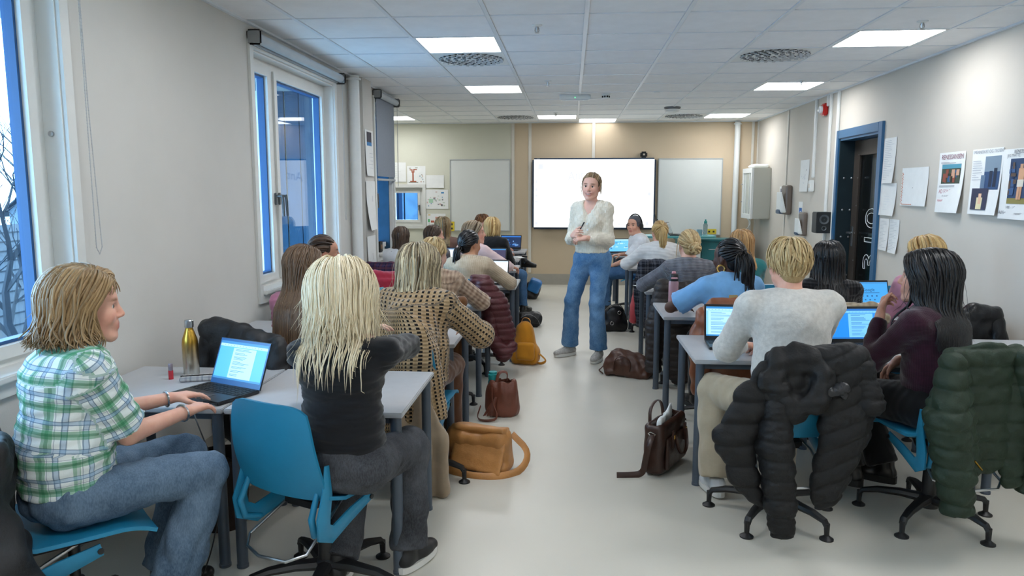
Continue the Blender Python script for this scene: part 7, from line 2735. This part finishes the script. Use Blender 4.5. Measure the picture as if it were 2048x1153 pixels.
# drawings and notes on the cream back bay
NB = dict(ux=(1, 0, 0), uz=(0, 0, 1), n=(0, -1, 0))
YW = YB - .001
printed('drawing', 'pencil drawing half hidden by the window pillar above the small back window', 'drawing', (-3.06, YW, 2.03), **NB, w=.30, h_=.32, items=scribble(31, 7, .2, .9, .1, .9, '#b4bda6', .9), curl=.005)
tree_items = [(.28, .30, .36, .85, '#a45a3e'), (.16, .82, .50, .88, '#a45a3e'), (.14, .18, .30, .24, '#a45a3e'), (.34, .16, .54, .22, '#a45a3e'), (.24, .22, .30, .36, '#a45a3e'), (.34, .20, .40, .36, '#a45a3e'), (.10, .10, .22, .14, '#7f8a6a'), (.44, .08, .58, .12, '#7f8a6a'), (.08, .88, .60, .92, '#7d7f74')]
printed('drawing', 'drawing of a brown tree cut along its outline over the small back window', 'drawing', (-2.74, YW, 1.97), **NB, w=.31, h_=.30, items=tree_items + blotches(33, 8, .58, .92, .4, .9, ('#a9a59a', '#9ab0b8', '#c09a84'), .03, .07), curl=.005)
printed('drawing', 'blank white landscape sheet beside the left whiteboard', 'drawing', (-2.42, YW, 1.82), **NB, w=.30, h_=.21, items=scribble(34, 3, .1, .8, .3, .8, '#d5d8da'), curl=.02)
printed('drawing', 'sheet of small coloured doodles beside the left whiteboard', 'drawing', (-2.45, YW, 1.58), **NB, w=.40, h_=.32, items=blotches(35, 22, .08, .92, .08, .92, ('#b9c7b4', '#8fb2c9', '#c9b0a8', '#8c8f92'), .03, .09) + [(.70, .12, .82, .2, '#4c8ec0'), (.70, .76, .76, .86, '#4a4c4e'), (.18, .48, .36, .68, '#a7cbb0')], curl=.01)
printed('drawing', 'drawing of green trees and a red creature beside the left whiteboard', 'drawing', (-2.42, YW, 1.18), **NB, w=.32, h_=.24, items=[(.08, .38, .16, .58, '#3fae62'), (.72, .30, .84, .55, '#3fae62'), (.86, .26, .94, .5, '#3fae62'), (.115, .58, .13, .9, '#54655a'), (.775, .55, .79, .9, '#54655a'), (.895, .5, .905, .88, '#54655a'), (.22, .48, .40, .62, '#b4604c'), (.46, .22, .64, .40, '#c98f80'), (.08, .06, .2, .12, '#e0b64a'), (.1, .93, .9, .95, '#7b8078')], curl=.005)
def note(label, x, z, rz, txt=None):
    r = empty('yellow_note', (x, YB - .030, z)); tag(r, label, 'note')
    q = MB(); q.box((0, 0, 0), (.085, .006, .16) if not rz else (.16, .006, .085), bev=.002); q.build('card', mat('yellow card', '#dcc43a', .6), r)
    for k in (-1, 1):
        q = MB()
        q.box((0 if not rz else k * .035, -.004, k * .035 if not rz else 0), (.03, .002, .03))
        q.build('print', mat('print black', '#3a382a', .7), r)
note('upright yellow card on the corner of the left whiteboard', -1.99, .97, 0)
note('flat yellow card on the lower edge of the right whiteboard', 2.28, .90, 1)

# posters on the window pillar
NP = dict(ux=(0, -1, 0), uz=(0, 0, 1), n=(1, 0, 0))
printed('poster', 'poster with a small dark picture high on the window pillar', 'poster', (XL + .091, 7.70, 2.17), ux=(0, -1, 0), uz=(0, 0, 1), n=(1, 0, 0), w=.30, h_=.46, items=[(.2, .04, .8, .34, '#3c3a44'), (.2, .26, .8, .34, '#3f7fb8')] + scribble(41, 5, .1, .9, .5, .9, '#b8bcc4', .9), curl=.02)
printed('paper_sheet', 'large faint drawing sheet in the middle of the window pillar', 'drawing', (XL + .095, 7.72, 1.66), ux=(0, -1, 0), uz=(0, 0, 1), n=(1, 0, 0), w=.34, h_=.50, items=[(.3, .3, .34, .42, '#b5b9c0')], curl=.06)
printed('paper_sheet', 'lower drawing sheet with a red dot on the window pillar', 'drawing', (XL + .095, 7.70, 1.10), ux=(0, -1, 0), uz=(0, 0, 1), n=(1, 0, 0), w=.32, h_=.60, items=[(.3, .55, .42, .59, '#c8453c'), (.4, .3, .42, .42, '#8e8478'), (.35, .62, .37, .72, '#c87a74')], curl=.08)

# teacher's corner: teal cabinet, round-edged desk, laptop, mug, bottles
M_teal = mat('teal laminate', '#1d6f76', .4, var=.04)
r = empty('teal_cabinet', (2.20, 11.95, 0)); tag(r, 'low teal cabinet with drawers under the right whiteboard', 'cabinet')
q = MB(); q.box((0, 0, .40), (1.05, .42, .78), bev=.004); q.build('body', M_teal, r)
q = MB(); q.box((0, -.01, .80), (1.10, .47, .03), bev=.006); q.build('top', M_teal, r)
for k in (-1, 0, 1):
    q = MB(); q.box((k * .345, -.216, .62), (.335, .018, .30), bev=.004); d_ = q.build('drawer', M_teal, r)
    q = MB(); q.tube([(k * .345 - .07, -.225, .66), (k * .345 - .07, -.25, .66), (k * .345 + .07, -.25, .66), (k * .345 + .07, -.225, .66)], .005, 8); q.build('handle', M_steel, d_)
    q = MB(); q.box((k * .345, -.216, .24), (.335, .018, .42), bev=.004); q.build('door', M_teal, r)
r = empty('teacher_desk', (1.62, 11.45, 0)); tag(r, 'small teal-topped standing desk before the right whiteboard', 'desk')
q = MB()
out = []
for k in range(40):
    a = 2 * PI * k / 40
    out.append((.55 * abs(math.cos(a)) ** .5 * (1 if math.cos(a) > 0 else -1), .30 * abs(math.sin(a)) ** .6 * (1 if math.sin(a) > 0 else -1)))
vs, fs = prism(out, .865, .89, 'z'); q.add(vs, [tuple(reversed(f)) for f in fs]); q.build('desktop', mat('teal desk top', '#4f9a9e', .4), r)
for x in (-.3, .3):
    q = MB(); q.box((x, 0, .45), (.07, .09, .83), bev=.008); q.build('column', M_white, r)
    q = MB(); q.box((x, 0, .02), (.08, .5, .035), bev=.008); q.build('foot', M_white, r)
q = MB(); q.box((-.40, -.05, .86), (.22, .30, .05), bev=.01); q.build('cable_tray', M_white, r)
laptop('thin silver laptop seen from the side on the teacher’s desk', 1.62, 11.42, 72, ui_rects('#9fb0b4', '#cdd6d8', '#7d8a90', 51), 112, .35, z=.89, w=.30, d=.21)
r = prop('mug', 'pale blue mug on the teacher’s desk', 'mug', 1.92, 11.36, .89)
q = MB(); q.lathe([(.038, 0), (.041, .004), (.041, .095), (.037, .095), (.036, .01), (0, .008)], 24, cap=False); q.build('cup', mat('pale blue ceramic', '#86a9b5', .3), r)
q = MB(); q.tube([(.040, 0, .075), (.065, 0, .07), (.070, 0, .045), (.060, 0, .022), (.040, 0, .02)], .005, 8); q.build('handle', mat('pale blue ceramic', '#86a9b5', .3), r)
def water(label, x, y, capc, bodyc, trans):
    r = prop('water_bottle', label, 'bottle', x, y, .89)
    m = mat('bottle ' + bodyc, bodyc, .15)
    if trans:
        m.node_tree.nodes['Principled BSDF'].inputs['Transmission Weight'].default_value = .8
    q = MB(); q.lathe([(.033, 0), (.034, .16), (.020, .19)], 20); q.build('bottle_body', m, r)
    q = MB(); q.lathe([(.024, .188), (.024, .215), (.012, .22), (.012, .24), (.006, .245)], 18); q.build('cap', mat('cap ' + capc, capc, .4), r)
water('clear water bottle with teal cap on the teacher’s desk', 2.02, 11.44, '#16807a', '#cfe0e0', True)
water('white bottle with black cap at the end of the teacher’s desk', 1.30, 11.46, '#15171a', '#b9c4c6', False)
q = MB()
q.tube([(1.36, YB - .06, 1.18), (1.38, YB - .10, 1.05), (1.42, 11.9, .93), (1.50, 11.6, .90)], .006, 6)
tag(q.build('display_cable', M_black), 'black cable drooping from the interactive screen to the teacher’s desk', 'cable')
q = MB()
q.tube([(1.72, 11.33, .895), (1.80, 11.28, .895), (1.88, 11.27, .895), (1.90, 11.31, .895), (1.80, 11.33, .895)], .004, 6)
tag(q.build('charging_cable', M_black), 'loop of thin black cable beside the mug on the teacher’s desk', 'cable')
r = prop('sill_box', 'small dark box on the sill of the narrow window behind the pillar', 'box', XL - .02, 8.30, .87)
q = MB(); q.box((0, 0, .06), (.05, .12, .12), bev=.004); q.build('box', M_black, r)
q = MB(); q.box((.027, 0, .06), (.003, .08, .05)); q.build('front_print', mat('print brown', '#7a5f45', .6), r)
